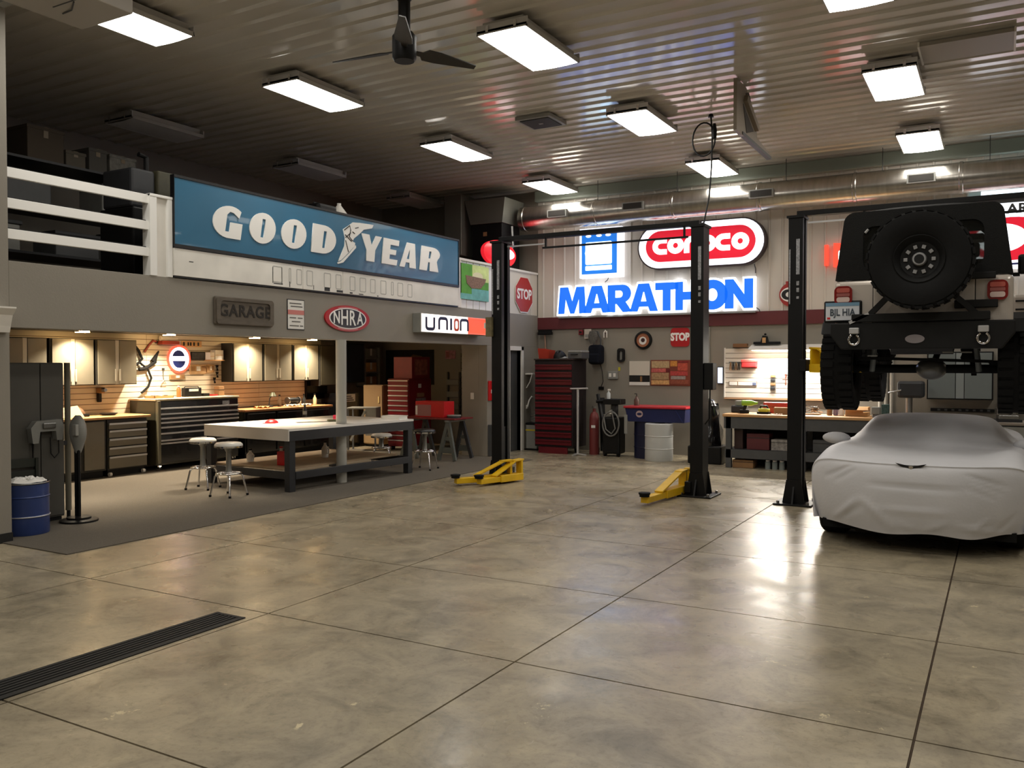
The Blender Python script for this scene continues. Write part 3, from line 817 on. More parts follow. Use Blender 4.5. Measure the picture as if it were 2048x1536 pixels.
for k, xx in enumerate((-0.24, -0.02, 0.17)):
    shape('upper_mark', [ell(xx, 0.80, 0.055, 0.025, 12)], MATS['lit_letter_white'], gm, (0, -0.166, 0), 0.004)
MB().tube([(0.12, -0.03, 0.0), (0.1, -0.02, -0.04), (0.04, -0.01, -0.08)], 0.008, 6).build('cable', m_dark, gm)

rs = thing('round_emblem_sign', 'round red and white sign half hidden behind a lift column', 'sign', (-3.16, YW, 2.89))
shape('red_disc', [ell(0, 0, 0.21, 0.21, 28)], M('faded_red', 'a02c28', 0.4), rs, (0, -0.012, 0), 0.01)
shape('white_ring', [ell(0, 0, 0.19, 0.13, 28)], m_signwhite, rs, (0, -0.024, 0), 0.002)
shape('black_letter', [ell(-0.06, 0, 0.11, 0.09, 20), ell(-0.05, 0, 0.05, 0.045, 16)], m_signblack, rs, (0, -0.028, 0), 0.002)
MB().box(-0.1, 0.1, -0.024, -0.002, 0.19, 0.23).build('top_tab', MATS['faded_red'], rs)
og = thing('orange_flag_sign', 'glowing orange-red box sign beside the vehicle, in front of back wall', 'sign', (-2.45, YW, 3.45))
MB().box(-0.17, -0.11, -0.06, -0.005, -0.10, 0.25).build('edge_tube', M('lit_orange_red', 'ff4a34', 0.4, emit=1.0), og)
MB().prism([(-0.02, -0.13), (0.5, -0.18), (0.5, 0.22), (-0.02, 0.27)], 'y', -0.08, -0.005).build('face', MATS['lit_orange_red'], og)
shape('white_square', [rrect(0.06, 0.5, -0.06, 0.14, 0.03), rrect(0.12, 0.2, 0.0, 0.08, 0.02)], m_litpink, og, (0, -0.084, 0), 0.003)

us = thing('lit_wall_sign', 'large glowing white sign with a red ring, cut by the right picture edge', 'sign', (0.55, YW, 3.05))
MB().box(-1.0, 1.0, -0.14, -0.005, 0.1, 1.10).build('cabinet', M('lit_sign_white', 'f2f6ff', 0.4, emit=1.7), us, bevel=0.01)
MB().box(-1.02, 1.02, -0.15, -0.001, 1.10, 1.14).build('dark_rail', m_dgrey, us)
MB().box(-0.85, 1.02, -0.14, -0.01, 1.15, 1.34).build('lit_header', M('lit_header_blue', 'e4f6ff', 0.4, emit=2.4), us)
MB().box(-1.02, -0.85, -0.14, -0.01, 1.15, 1.34).build('header_end', M('pale_teal_end', '9db4b4', 0.4, emit=0.25), us)
text('lettering', 'AR', 0.20, m_dgrey, us, (-0.36, -0.143, 1.0), 0.002, 0.006, sx=1.1)
shape('red_ring', [ell(-0.45, 0.55, 0.62, 0.33, 36), ell(-0.58, 0.57, 0.36, 0.22, 28)], m_litred, us, (0, -0.146, 0), 0.004)
shape('blue_line', [strip([(-1.0, 0.2), (-0.7, 0.16), (-0.2, 0.17), (0.3, 0.27)], 0.03)], M('sign_blue_line', '2b2f7a', 0.4), us, (0, -0.146, 0), 0.003)

# ---- plain things hung on the lower back wall
YL = YB - 0.002
cl = thing('round_wall_plate', 'round brown wall disc with thick black rim and white centre', 'wall disc', (-5.89, YL, 2.14))
MB().lathe([(0.0, -0.02), (0.13, -0.02), (0.132, -0.05), (0.165, -0.045), (0.175, 0.0)], 32, ax='y').build('rim', m_black, cl, smooth=40)
shape('face', [ell(0, 0, 0.132, 0.132, 28)], M('copper_face', 'a86a4a', 0.45), cl, (0, -0.024, 0), 0.003)
shape('white_bowl', [ell(-0.005, -0.01, 0.075, 0.075, 22)], m_paper, cl, (0, -0.029, 0), 0.002)
shape('dark_centre', [ell(0.0, 0.0, 0.04, 0.04, 14)], M('dark_maroon', '3a1818', 0.5), cl, (0, -0.033, 0), 0.002)
s2 = thing('stop_plate', 'small red rounded STOP plate below the maroon band', 'sign', (-5.17, YL, 2.185))
shape('plate', [rrect(-0.18, 0.18, -0.175, 0.175, 0.07)], MATS['stop_red'], s2, (0, -0.01, 0), 0.008)
text('lettering', 'STOP', 0.19, m_signwhite, s2, (0, -0.02, 0), 0.002, 0.01, sx=0.78)
pp = thing('white_poster', 'pale poster with a black band beside the collage board', 'poster', (-6.17, YL, 1.285))
MB().box(0, 0.41, -0.012, -0.001, 0, 0.46).build('sheet', M('poster_cream', 'cfcabc', 0.6), pp)
MB().box(0, 0.41, -0.014, -0.011, 0.065, 0.19).build('black_band', m_signblack, pp)
MB().box(0.22, 0.26, -0.016, -0.013, 0.07, 0.17).build('brown_figure', m_brown, pp)
MB().box(0, 0.41, -0.014, -0.011, 0.0, 0.06).build('white_band', m_paper, pp)
cb = thing('collage_board', 'brown framed collage board of red and tan printed cards', 'board', (-5.74, YL, 1.285))
MB().box(0, 0.78, -0.02, -0.001, 0, 0.48).build('frame', M('collage_brown', '7a3a26', 0.6), cb, bevel=0.006)
for x0, x1, z0, z1, c_ in ((0.02, 0.37, 0.33, 0.46, 'b59d74'), (0.02, 0.30, 0.25, 0.32, 'c2605a'), (0.02, 0.36, 0.11, 0.24, 'a38660'), (0.02, 0.37, 0.02, 0.10, 'd0a468'), (0.39, 0.52, 0.36, 0.46, 'c98a3c'), (0.53, 0.72, 0.28, 0.42, 'b8503c'), (0.39, 0.72, 0.19, 0.27, 'b0403c'), (0.40, 0.68, 0.12, 0.18, '9a9088'), (0.39, 0.74, 0.03, 0.11, '8a4a34'), (0.31, 0.38, 0.25, 0.31, '6a1c20'), (0.55, 0.74, 0.43, 0.46, '8a2a28')):
    MB().box(x0, x1, -0.026, -0.019, z0, z1).build('card', M('card_' + c_, c_, 0.6, noise=(30, 0.25)), cb)

# ================================================================ TWO-POST LIFTS
m_label = M('silver_warning_label', 'a8a9ad', 0.35, 0.3, noise=(50, 0.35))
def lift(label, cx, cy, arm_z, arms, carr_z):
    """arms: list of (side, pivot xy, tip xy) in local coordinates"""
    t = thing('car_lift', label, 'car lift', (cx, cy, 0), 0, 'two-post car lifts')
    hw = 1.475
    for s in (-1, 1):
        o = -s                                   # channel opens inwards
        C = [(-.08, -.12), (.085, -.12), (.085, -.05), (.068, -.05), (.068, -.103), (-.063, -.103), (-.063, .103), (.068, .103), (.068, .05), (.085, .05), (.085, .12), (-.08, .12)]
        P = [(s * hw + o * x, y) for x, y in C]
        col = MB().prism(P, 'z', 0.02, 3.42).build('column', m_black, t)
        MB().box(s * hw - 0.22, s * hw + 0.22, -0.24, 0.24, 0.0, 0.022).build('base_plate', m_black, t, bevel=0.005)
        for sy in (-1, 1):
            MB().prism([(s * hw - 0.13, 0.02), (s * hw + 0.13, 0.02), (s * hw + 0.085, 0.3), (s * hw - 0.085, 0.3)], 'y', sy * 0.12, sy * 0.135).build('side_gusset', m_black, t)
            MB().prism([(sy * 0.135, 0.02), (sy * 0.22, 0.02), (sy * 0.135, 0.22)], 'x', s * hw - 0.01, s * hw + 0.01).build('foot_gusset', m_black, t)
        for bx in (-0.17, 0.17):
            for by in (-0.19, 0.19):
                MB().lathe([(0.018, 0.022), (0.018, 0.05), (0.0, 0.055)], 6, (s * hw + bx, by, 0)).build('anchor_bolt', m_steel, t)
        MB().box(s * hw - 0.055, s * hw + 0.062, -0.09, 0.09, carr_z, carr_z + 0.75).build('carriage', m_black, t, bevel=0.008)
        MB().box(s * hw + o * 0.10 - 0.04, s * hw + o * 0.10 + 0.04, -0.17, 0.17, carr_z + 0.02, carr_z + 0.16).build('arm_bracket', m_black, t, bevel=0.006)
        MB().box(s * hw - 0.10, s * hw + 0.10, -0.14, 0.14, 3.42, 3.45).build('top_plate', m_black, t)
        MB().box(s * hw + 0.01, s * hw + 0.05, -0.126, -0.119, 2.75, 3.17).build('warning_label', m_label, col)
        for k, (z, h) in enumerate(((2.62, 0.05), (2.54, 0.05), (2.46, 0.03))):
            MB().box(s * hw + 0.015, s * hw + 0.045, -0.126, -0.119, z, z + h).build('small_sticker', m_label, col)
        MB().tube([(s * hw + 0.02, -0.05, 0.3), (s * hw + 0.02, -0.05, 3.4)], 0.008, 6).build('cable', m_steel, t)
    MB().box(hw + 0.081, hw + 0.20, -0.10, 0.06, 1.36, 1.70).build('lock_box', m_black, t, bevel=0.008)
    MB().tube([(hw + 0.15, -0.05, 1.36), (hw + 0.15, -0.05, 1.0), (hw + 0.09, -0.05, 0.92)], 0.01, 6).build('lock_hose', m_black, t)
    if arm_z < 1:
        bx = MB().box(-hw - 0.15, -hw - 0.05, -0.18, -0.121, 2.08, 2.36).build('switch_box', M('khaki_switch_box', '6e6548', 0.5, noise=(14, 0.3)), t, bevel=0.006)
        MB().box(-hw - 0.18, -hw - 0.14, -0.17, -0.13, 2.20, 2.28).build('switch_lever', m_paper, bx)
    MB().box(-hw - 0.07, -hw - 0.055, -0.13, -0.119, 2.40, 3.05).build('label_strip', m_label, t)
    MB().box(-hw, hw, -0.06, 0.06, 3.45, 3.51).build('overhead_beam', m_black, t, bevel=0.004)
    MB().box(-hw + 0.7, hw - 0.15, -0.045, -0.02, 3.30, 3.325).build('shutoff_bar', m_black, t)
    for x in (-hw + 0.75, hw - 0.2):
        MB().box(x - 0.012, x + 0.012, -0.045, -0.02, 3.325, 3.46).build('bar_hanger', m_black, t)
    MB().box(-hw + 0.12, -hw + 0.75, -0.02, 0.0, 3.36, 3.38).build('limit_rod', m_silver, t)
    for s, p, q in arms:
        p, q = Vector((p[0], p[1], arm_z)), Vector((q[0], q[1], arm_z))
        m_ = p.lerp(q, 0.55)
        a = MB().bar(p + Vector((0, 0, 0.045)), m_ + Vector((0, 0, 0.045)), 0.13, 0.10).build('arm', m_yellow, t, bevel=0.008)
        MB().bar(p.lerp(q, 0.45) + Vector((0, 0, 0.04)), q + Vector((0, 0, 0.04)), 0.10, 0.075).build('arm_extension', m_yellow, a, bevel=0.006)
        d = (q - p).normalized()
        h = Vector((0, 0, 1))
        MB().bar(p + d * 0.02 + h * 0.09, p + d * 0.02 + h * 0.29, 0.11, 0.035, d).build('arm_post', m_yellow, a, bevel=0.004)
        MB().bar(p - d * 0.02 + h * 0.285, p + d * 0.16 + h * 0.275, 0.11, 0.022).build('arm_cap', m_yellow, a, bevel=0.004)
        MB().bar(p + d * 0.14 + h * 0.272, p.lerp(q, 0.66) + h * 0.09, 0.11, 0.022).build('arm_strut', m_yellow, a, bevel=0.004)
        MB().lathe([(0.06, 0.08), (0.06, 0.10), (0.07, 0.11), (0.07, 0.13), (0, 0.13)], 16, tuple(q)).build('pad', m_rubber, t, smooth=40)
    return t
lift('black two-post lift standing empty with yellow arms on the floor', -4.825, 10.75, 0.03,
     [(-1, (-1.25, -0.1), (-1.72, -0.82)), (-1, (-1.18, 0.06), (-1.40, -0.72)), (1, (1.26, 0.02), (1.16, -1.12)), (1, (1.28, 0.15), (1.1, 1.2))], 0.03)
lift('black two-post lift holding up the dark-topped vehicle', -0.665, 10.70, 1.59,
     [(-1, (-1.26, -0.1), (-0.62, -0.75)), (-1, (-1.26, 0.1), (-0.6, 1.15)), (1, (1.26, -0.1), (0.62, -0.75)), (1, (1.26, 0.1), (0.6, 1.15))], 1.58)

# ================================================================ RAISED OFF-ROAD VEHICLE, SEEN FROM BEHIND
JX0, JY0, JZ0 = -0.69, 9.20, 1.19
jp = thing('off_road_vehicle', 'silver off-road vehicle with black soft top and spare wheel raised on a lift', 'vehicle', (JX0, JY0, JZ0))
m_body = M('silver_beige_paint', 'c4bab0', 0.28, 0.25, coat=0.6)
m_top = M('black_soft_top_fabric', '0e0e0d', 0.75, noise=(40, 0.15), bump=(120, 0.2), spec=0.25)
m_plastic = M('black_plastic', '101010', 0.6, noise=(30, 0.12), spec=0.3)
m_glass = M('dark_tinted_glass', '6a6d68', 0.04, trans=0.95)
m_lens = M('red_lamp_lens', '7e1a18', 0.15, coat=0.5)
m_lensc = M('clear_lamp_lens', 'd8c0b8', 0.15)
BZ0, BZ1, HWD = 0.86, 1.335, 0.785
tub = MB().prism([(-HWD, BZ0), (HWD, BZ0), (HWD, BZ1), (-HWD, BZ1)], 'y', 0.0, 2.05).build('tub', m_body, jp, bevel=0.05, seg=4)
MB().box(-0.42, 0.47, -0.012, 0.03, BZ0 + 0.04, BZ1 - 0.01).build('tailgate', m_body, jp, bevel=0.012)
MB().box(-0.425, -0.418, -0.004, 0.0, BZ0, BZ1).build('gate_seam', m_plastic, tub)
MB().box(0.468, 0.476, -0.004, 0.0, BZ0, BZ1).build('gate_seam', m_plastic, tub)
# lamps
for s, cx in ((-1, -0.695), (1, 0.655)):
    f_ = shape('tail_lamp', [rrect(cx - 0.085, cx + 0.085, 1.09, 1.275, 0.05)], m_lens, jp, (0, -0.022, 0), 0.022)
    shape('upper_lens', [rrect(cx - 0.062, cx + 0.062, 1.21, 1.255, 0.015)], M('red_lens_bright', 'b25a50', 0.15), f_, (0, -0.046, 0), 0.003)
    shape('lower_lens', [rrect(cx - 0.062, cx + 0.062, 1.115, 1.165, 0.02)], m_lensc, f_, (0, -0.046, 0), 0.003)
    shape('mid_lens', [rrect(cx - 0.062, cx + 0.062, 1.172, 1.203, 0.008)], M('mid_lens', '9a5a55', 0.2), f_, (0, -0.046, 0), 0.003)
# plate
pt = MB().box(-0.86, -0.54, -0.05, -0.03, 0.93, 1.11).build('licence_plate', M('plate_white', 'd3d6dc', 0.4), jp, bevel=0.006)
MB().box(-0.86, -0.54, -0.052, -0.049, 1.075, 1.11).build('blue_header', M('plate_blue', '6f93ad', 0.4), pt)
MB().box(-0.845, -0.815, -0.052, -0.049, 0.945, 0.965).build('red_tag', m_redp, pt)
text('plate_text', 'BJL HIA', 0.095, M('plate_ink', '3a4450', 0.5), pt, (-0.70, -0.053, 1.01), 0.001, 0.002, sx=0.78)
MB().box(-0.88, -0.52, -0.03, 0.0, 0.91, 1.13).build('plate_holder', m_plastic, jp, bevel=0.02)
# soft top: roof, sides, rear frame with window, windscreen
RZ = 2.005
rows = []
for y, k in ((0.06, 0), (0.03, 0.35), (0.05, 0.8), (0.12, 1.0), (0.5, 1.03), (1.3, 1.03), (1.75, 1.0), (1.9, 0.93)):
    zt = 1.91 + 0.15 * min(k, 1.03)
    hw = 0.70 if k < 0.9 else 0.685
    rows.append([(x * hw, y, zt - 0.09 * max(0, abs(x) - 0.86) / 0.14 * 1.0 - 0.02 * x * x) for x in (-1, -0.97, -0.9, -0.6, -0.2, 0.2, 0.6, 0.9, 0.97, 1)])
MB().grid(rows).build('soft_top_roof', m_top, jp, smooth=50, sub=1)
for s in (-1, 1):
    pr_ = [(0.04, BZ1), (1.95, BZ1), (1.75, 1.94), (0.06, 1.94)]
    mb = MB()
    mb.add([(s * (0.775 if z < 1.5 else 0.695), y, z) for y, z in pr_] + [(s * (0.755 if z < 1.5 else 0.675), y, z) for y, z in pr_], [(0, 1, 2, 3), (4, 5, 6, 7), (0, 1, 5, 4), (1, 2, 6, 5), (2, 3, 7, 6), (3, 0, 4, 7)])
    sd_ = mb.build('soft_top_side', m_top, jp)
    for o_ in (sd_,):
        o_.data.clear_geometry()
    q4 = lambda y, z, d: (s * (0.775 - 0.08 * (z - BZ1) / 0.605 - d), y, z)
    outer = [(0.04, BZ1), (1.95, BZ1), (1.75, 1.94), (0.06, 1.94)]
    inner = [(0.22, BZ1 + 0.10), (1.15, BZ1 + 0.10), (1.15, 1.84), (0.20, 1.84)]
    vs = [q4(y, z, d) for d in (0, 0.02) for y, z in outer + inner]
    fs = []
    for b in (0, 8):
        for i in range(4):
            fs.append((b + i, b + (i + 1) % 4, b + 4 + (i + 1) % 4, b + 4 + i))
    for i in range(4):
        fs.append((i, (i + 1) % 4, 8 + (i + 1) % 4, 8 + i))
        fs.append((4 + i, 4 + (i + 1) % 4, 12 + (i + 1) % 4, 12 + i))
    sd_.data.from_pydata(vs, [], fs)
    MB().add([q4(y, z, 0.012) for y, z in inner] + [q4(y, z, 0.016) for y, z in inner], [(0, 1, 2, 3), (4, 5, 6, 7), (0, 1, 5, 4), (1, 2, 6, 5), (2, 3, 7, 6), (3, 0, 4, 7)]).build('side_window', m_glass, sd_)
fr = [[(-0.78, BZ1 - 0.0), (0.78, BZ1 - 0.0), (0.725, 1.75)] + arc(0.60, 1.90, 0.105, 0.11, 0, 90, 7) + arc(-0.60, 1.90, 0.105, 0.11, 90, 180, 7) + [(-0.725, 1.75)], rrect(-0.52, 0.54, 1.42, 1.86, 0.10)]
shape('soft_top_back', fr, m_top, jp, (0, 0.03, 0), 0.015)
shape('rear_window', [rrect(-0.53, 0.55, 1.41, 1.87, 0.10)], m_glass, jp, (0, 0.045, 0), 0.003)
MB().tube([(-0.56 + 0.06, 0.008, 1.80), (-0.47, 0.0, 1.83)], 0.012, 6).build('toggle', m_silver, jp)
# roll bar, seats, windscreen, bonnet
for y in (0.75, 1.45):
    MB().tube([(-0.62, y, BZ1 - 0.05), (-0.60, y, 1.78), (-0.5, y, 1.88), (0.5, y, 1.88), (0.60, y, 1.78), (0.62, y, BZ1 - 0.05)], 0.035, 8).build('roll_bar', m_plastic, jp, smooth=50)
for s in (-1, 1):
    st_ = MB().box(s * 0.36 - 0.23, s * 0.36 + 0.23, 1.25, 1.38, 1.1, 1.62).build('seat_back', m_dark, jp, bevel=0.04)
    MB().box(s * 0.36 - 0.12, s * 0.36 + 0.12, 1.28, 1.36, 1.64, 1.80).build('headrest', m_dark, st_, bevel=0.03)
    MB().box(s * 0.69 - 0.03, s * 0.69 + 0.03, 1.97, 2.02, BZ1, 1.93).build('windscreen_pillar', m_body, jp)
MB().box(-0.70, 0.70, 1.97, 2.02, 1.88, 1.95).build('windscreen_header', m_body, jp)
MB().box(-0.66, 0.66, 1.985, 2.0, BZ1, 1.88).build('windscreen', M('clear_glass', 'e8eef0', 0.03, trans=1.0), jp)
MB().prism([(-0.72, BZ0 + 0.05), (0.72, BZ0 + 0.05), (0.66, BZ1 - 0.02), (-0.66, BZ1 - 0.02)], 'y', 2.05, 3.35).build('bonnet', m_body, jp, bevel=0.05)
for s in (-1, 1):
    MB().prism([(0.2, 0.80), (0.30, 0.93), (0.50, 1.0), (1.0, 1.0), (1.2, 0.93), (1.3, 0.80), (1.2, 0.80), (1.12, 0.90), (0.98, 0.95), (0.52, 0.95), (0.38, 0.9), (0.3, 0.80)], 'x', s * 0.74, s * 0.95).build('fender_flare', m_plastic, jp, bevel=0.015)
    MB().prism([(2.5, 0.80), (2.6, 0.95), (2.8, 1.02), (3.3, 1.02), (3.5, 0.9), (3.45, 0.86), (3.2, 0.95), (2.85, 0.95), (2.65, 0.80)], 'x', s * 0.66, s * 0.95).build('fender_flare', m_plastic, jp, bevel=0.015)
    mr = MB().box(s * 0.84, s * 1.06, 1.85, 1.93, 1.49, 1.71).build('side_mirror', m_plastic, jp, bevel=0.03)
    MB().box(s * 0.77, s * 0.86, 1.87, 1.91, 1.47, 1.51).build('mirror_arm', m_plastic, mr)
    MB().box(s * 0.79, s * 1.02, 2.6, 3.1, 0.99, 1.32).build('front_wing', m_body, jp, bevel=0.04)
    for k in range(3):
        MB().box(s * 0.83, s * 0.98, 2.593, 2.601, 1.03 + 0.1 * k, 1.05 + 0.1 * k).build('vent_slot', m_plastic, jp)
# wheels
def wheel(par, c, ax, r=0.445, w=0.32, lug=True, sign=-1, rim_r=0.20):
    """tyre with tread blocks, rim, hub; axis along ax ('x' or 'y')"""
    hw = w / 2
    cx, cy, cz = c
    prof = [(rim_r, -hw * 0.72), (rim_r + 0.04, -hw * 0.9), (r * 0.82, -hw), (r * 0.94, -hw * 0.96), (r * 0.985, -hw * 0.8), (r * 0.985, hw * 0.8), (r * 0.94, hw * 0.96), (r * 0.82, hw), (rim_r + 0.04, hw * 0.9), (rim_r, hw * 0.72)]
    ty = MB().lathe(prof, 40, c, ax, False).build('tyre', m_rubber, par, smooth=35)
    tb = MB()
    for k in range(30):
        a = 2 * PI * k / 30
        for side in (-1, 1):
            aa = a + (0.1 if side > 0 else 0)
            rot = {'x': Matrix.Rotation(aa, 3, 'X'), 'y': Matrix.Rotation(-aa, 3, 'Y')}[ax]
            loc = {'x': Vector((side * hw * 0.55, 0, r * 0.985)), 'y': Vector((0, side * hw * 0.55, r * 0.985))}[ax]
            sz = {'x': (hw * 0.8, 0.062, 0.02), 'y': (0.062, hw * 0.8, 0.02)}[ax]
            tb.cbox(rot @ loc + Vector(c), sz, rot)
    o = tb.build('tread', m_rubber, ty)
    o['kind'] = 'stuff'
    rim = MB().lathe([(0.0, sign * hw * 0.30), (rim_r * 0.5, sign * hw * 0.32), (rim_r * 0.8, sign * hw * 0.38), (rim_r * 0.92, sign * hw * 0.6), (rim_r * 1.05, sign * hw * 0.86), (rim_r * 1.1, sign * hw * 0.80), (rim_r * 1.02, 0)], 32, c, ax).build('rim', m_plastic, par, smooth=40)
    return ty, rim
for s in (-1, 1):
    for y in (0.75, 3.17):
        wheel(jp, (s * 0.82, y, 0.445), 'x', sign=s)
sp, rim = wheel(jp, (0.025, -0.36, 1.46), 'y', r=0.452, sign=-1, rim_r=0.205)
m_slot = M('silver_slot', '9a9a9b', 0.35, 0.3)
hub = MB().lathe([(0.0, -0.075), (0.055, -0.075), (0.062, -0.06), (0.062, 0.0)], 24, (0.025, -0.36 - 0.035, 1.46), 'y').build('hub_ring', m_slot, rim, smooth=40)
MB().lathe([(0.0, -0.08), (0.042, -0.08), (0.042, -0.02)], 20, (0.025, -0.36 - 0.037, 1.46), 'y').build('hub_cap', m_plastic, rim, smooth=40)
for k in range(10):
    a = 2 * PI * (k + 0.5) / 10
    rot = Matrix.Rotation(-a, 3, 'Y')
    MB().cbox(Vector((0.025, -0.36 - 0.068, 1.46)) + rot @ Vector((0, 0, 0.118)), (0.034, 0.012, 0.036), rot).build('wheel_slot', m_slot, rim, bevel=0.004)
# carrier, bumper, recovery points
def jb(name, a, mat=m_plastic, bev=0.008, par=jp):
    return MB().box(*a).build(name, mat, par, bevel=bev)
jb('carrier_bar', (-0.60, 0.60, -0.16, -0.08, 0.905, 0.985))
jb('carrier_hinge', (0.30, 0.66, -0.10, -0.02, 1.02, 1.095))
jb('carrier_hinge', (0.30, 0.64, -0.10, -0.02, 1.29, 1.35))
MB().bar((-0.46, -0.12, 0.95), (-0.20, -0.14, 1.22), 0.05, 0.05).build('carrier_strut', m_plastic, jp)
MB().bar((0.50, -0.12, 0.95), (0.22, -0.14, 1.22), 0.05, 0.05).build('carrier_strut', m_plastic, jp)
MB().bar((-0.62, -0.15, 0.90), (-0.44, -0.15, 0.985), 0.02, 0.03).build('latch_lever', m_silver, jp)
MB().box(-0.12, 0.16, -0.25, -0.05, 1.3, 1.6).build('carrier_mount', m_plastic, jp, bevel=0.01)
bp_ = MB().prism([(-0.80, 0.78), (-0.70, 0.64), (0.70, 0.64), (0.80, 0.78), (0.80, 0.90), (-0.80, 0.90)], 'y', -0.14, 0.06).build('bumper', m_plastic, jp, bevel=0.012)
shape('bumper_badge', [ell(-0.03, 0.735, 0.085, 0.042, 28)], M('grey_oval_badge', '8d8688', 0.35), bp_, (0, -0.146, 0), 0.006)
for x in (-0.57, 0.545):
    sk = jb('shackle_mount', (x - 0.045, x + 0.045, -0.20, -0.13, 0.79, 0.85), m_silver)
    MB().tube([(x + 0.048 * math.sin(a), -0.185, 0.735 - 0.05 * math.cos(a)) for a in [math.radians(d) for d in range(-150, 151, 20)]], 0.012, 8).build('shackle', m_chrome, sk, smooth=60)
# underside
jb('floor_pan', (-0.62, 0.62, 0.1, 2.6, 0.80, 0.86), m_rubber, 0)
for s in (-1, 1):
    MB().box(s * 0.42 - 0.04, s * 0.42 + 0.04, 0.0, 3.4, 0.66, 0.78).build('frame_rail', m_rubber, jp)
    MB().tube([(s * 0.50, 0.62, 0.42), (s * 0.46, 0.55, 0.76)], [0.03, 0.024], 10).build('shock_absorber', M('grey_shock', '6b7070', 0.4), jp, smooth=40)
    MB().bar((s * 0.45, 0.78, 0.40), (s * 0.40, 1.7, 0.62), 0.05, 0.05).build('control_arm', m_rubber, jp)
    MB().lathe([(0.06, 0.52), (0.075, 0.56), (0.06, 0.60), (0.075, 0.64), (0.06, 0.68)], 14, (s * 0.40, 0.75, 0)).build('coil_spring', m_rubber, jp, smooth=60)
MB().tube([(-0.7, 0.75, 0.445), (0.7, 0.75, 0.445)], 0.045, 12).build('axle_tube', m_rubber, jp, smooth=40)
MB().tube([(-0.7, 3.17, 0.445), (0.7, 3.17, 0.445)], 0.045, 12).build('axle_tube', m_rubber, jp, smooth=40)
df = MB().lathe([(0.0, -0.17), (0.06, -0.165), (0.11, -0.13), (0.135, -0.06), (0.14, 0.0), (0.1, 0.12), (0.05, 0.25)], 24, (0, 0, 0), 'y').build('differential', M('dull_iron', '6a6a68', 0.3, 0.5), jp, smooth=60)
df.location = (0.06, 0.72, 0.445)
df.scale = (1.05, 1, 0.82)
MB().bar((-0.62, 0.5, 0.56), (0.62, 0.5, 0.52), 0.03, 0.03).build('track_bar', m_rubber, jp)
MB().tube([(0.06, 0.95, 0.47), (0.05, 1.9, 0.62)], 0.035, 10).build('driveshaft', m_rubber, jp, smooth=40)
MB().lathe([(0.0, -0.3), (0.09, -0.28), (0.09, 0.28), (0.0, 0.3)], 18, (0, 0.28, 0.68), 'x').build('muffler', M('dark_muffler', '2c2b2a', 0.45, 0.6), jp, smooth=40)
for x, z in ((-0.47, 0.57), (0.2, 0.60), (0.36, 0.60)):
    MB().box(x, x + 0.09, 0.02, 0.05, z, z + 0.012).build('bracket', m_steel, jp)

# ================================================================ COVERED SPORTS CAR UNDER IT
cv = thing('covered_car', 'low sports car under a grey fabric cover below the raised vehicle', 'car', (-0.665, 8.22, 0))
fr_ = [0, 0.28, 0.5, 0.66, 0.82, 0.94, 1.0, 0.995, 0.975]
R_ = [  # y, half width, plan curve, z per column
    (0.06, 0.86, 0.40, [0.185, 0.185, 0.185, 0.19, 0.20, 0.20, 0.21, 0.21, 0.21]),
    (0.00, 0.88, 0.42, [0.36, 0.36, 0.36, 0.36, 0.36, 0.36, 0.35, 0.30, 0.22]),
    (-0.02, 0.895, 0.42, [0.54, 0.54, 0.54, 0.54, 0.54, 0.54, 0.52, 0.40, 0.22]),
    (-0.01, 0.905, 0.42, [0.70, 0.70, 0.70, 0.70, 0.69, 0.67, 0.62, 0.45, 0.22]),
    (0.025, 0.91, 0.41, [0.785, 0.785, 0.785, 0.785, 0.775, 0.74, 0.65, 0.45, 0.22]),
    (0.10, 0.92, 0.38, [0.808, 0.808, 0.808, 0.812, 0.81, 0.77, 0.67, 0.45, 0.22]),
    (0.75, 0.93, 0.12, [0.825, 0.825, 0.825, 0.85, 0.875, 0.81, 0.69, 0.45, 0.22]),
    (1.15, 0.935, 0.04, [0.845, 0.845, 0.84, 0.85, 0.87, 0.82, 0.70, 0.45, 0.22]),
    (1.50, 0.935, 0.02, [0.875, 0.87, 0.86, 0.855, 0.855, 0.82, 0.70, 0.45, 0.22]),
    (1.88, 0.935, 0.04, [0.985, 0.98, 0.97, 0.935, 0.855, 0.82, 0.70, 0.45, 0.22]),
    (2.25, 0.935, 0.06, [1.10, 1.095, 1.08, 1.035, 0.875, 0.81, 0.70, 0.45, 0.22]),
    (2.75, 0.935, 0.04, [1.125, 1.12, 1.105, 1.06, 0.885, 0.80, 0.70, 0.45, 0.22]),
    (3.40, 0.94, 0.0, [1.04, 1.035, 1.01, 0.96, 0.89, 0.83, 0.72, 0.45, 0.22]),
    (4.10, 0.93, -0.05, [0.90, 0.90, 0.90, 0.89, 0.87, 0.82, 0.7, 0.45, 0.22]),
    (4.36, 0.90, -0.15, [0.70, 0.70, 0.70, 0.70, 0.69, 0.66, 0.6, 0.42, 0.22]),
    (4.38, 0.88, -0.18, [0.24, 0.24, 0.24, 0.24, 0.24, 0.24, 0.23, 0.22, 0.21])]
def cr(p0, p1, p2, p3, t):
    return 0.5 * ((2 * p1) + (-p0 + p2) * t + (2 * p0 - 5 * p1 + 4 * p2 - p3) * t * t + (-p0 + 3 * p1 - 3 * p2 + p3) * t ** 3)
ctrl = []
for y, w_, cu_, zs in R_:
    row = [Vector((w_ * f_, y + cu_ * f_ ** 2.6, z)) for f_, z in zip(fr_, zs)]
    ctrl.append([Vector((-p.x, p.y, p.z)) for p in row[:0:-1]] + row)
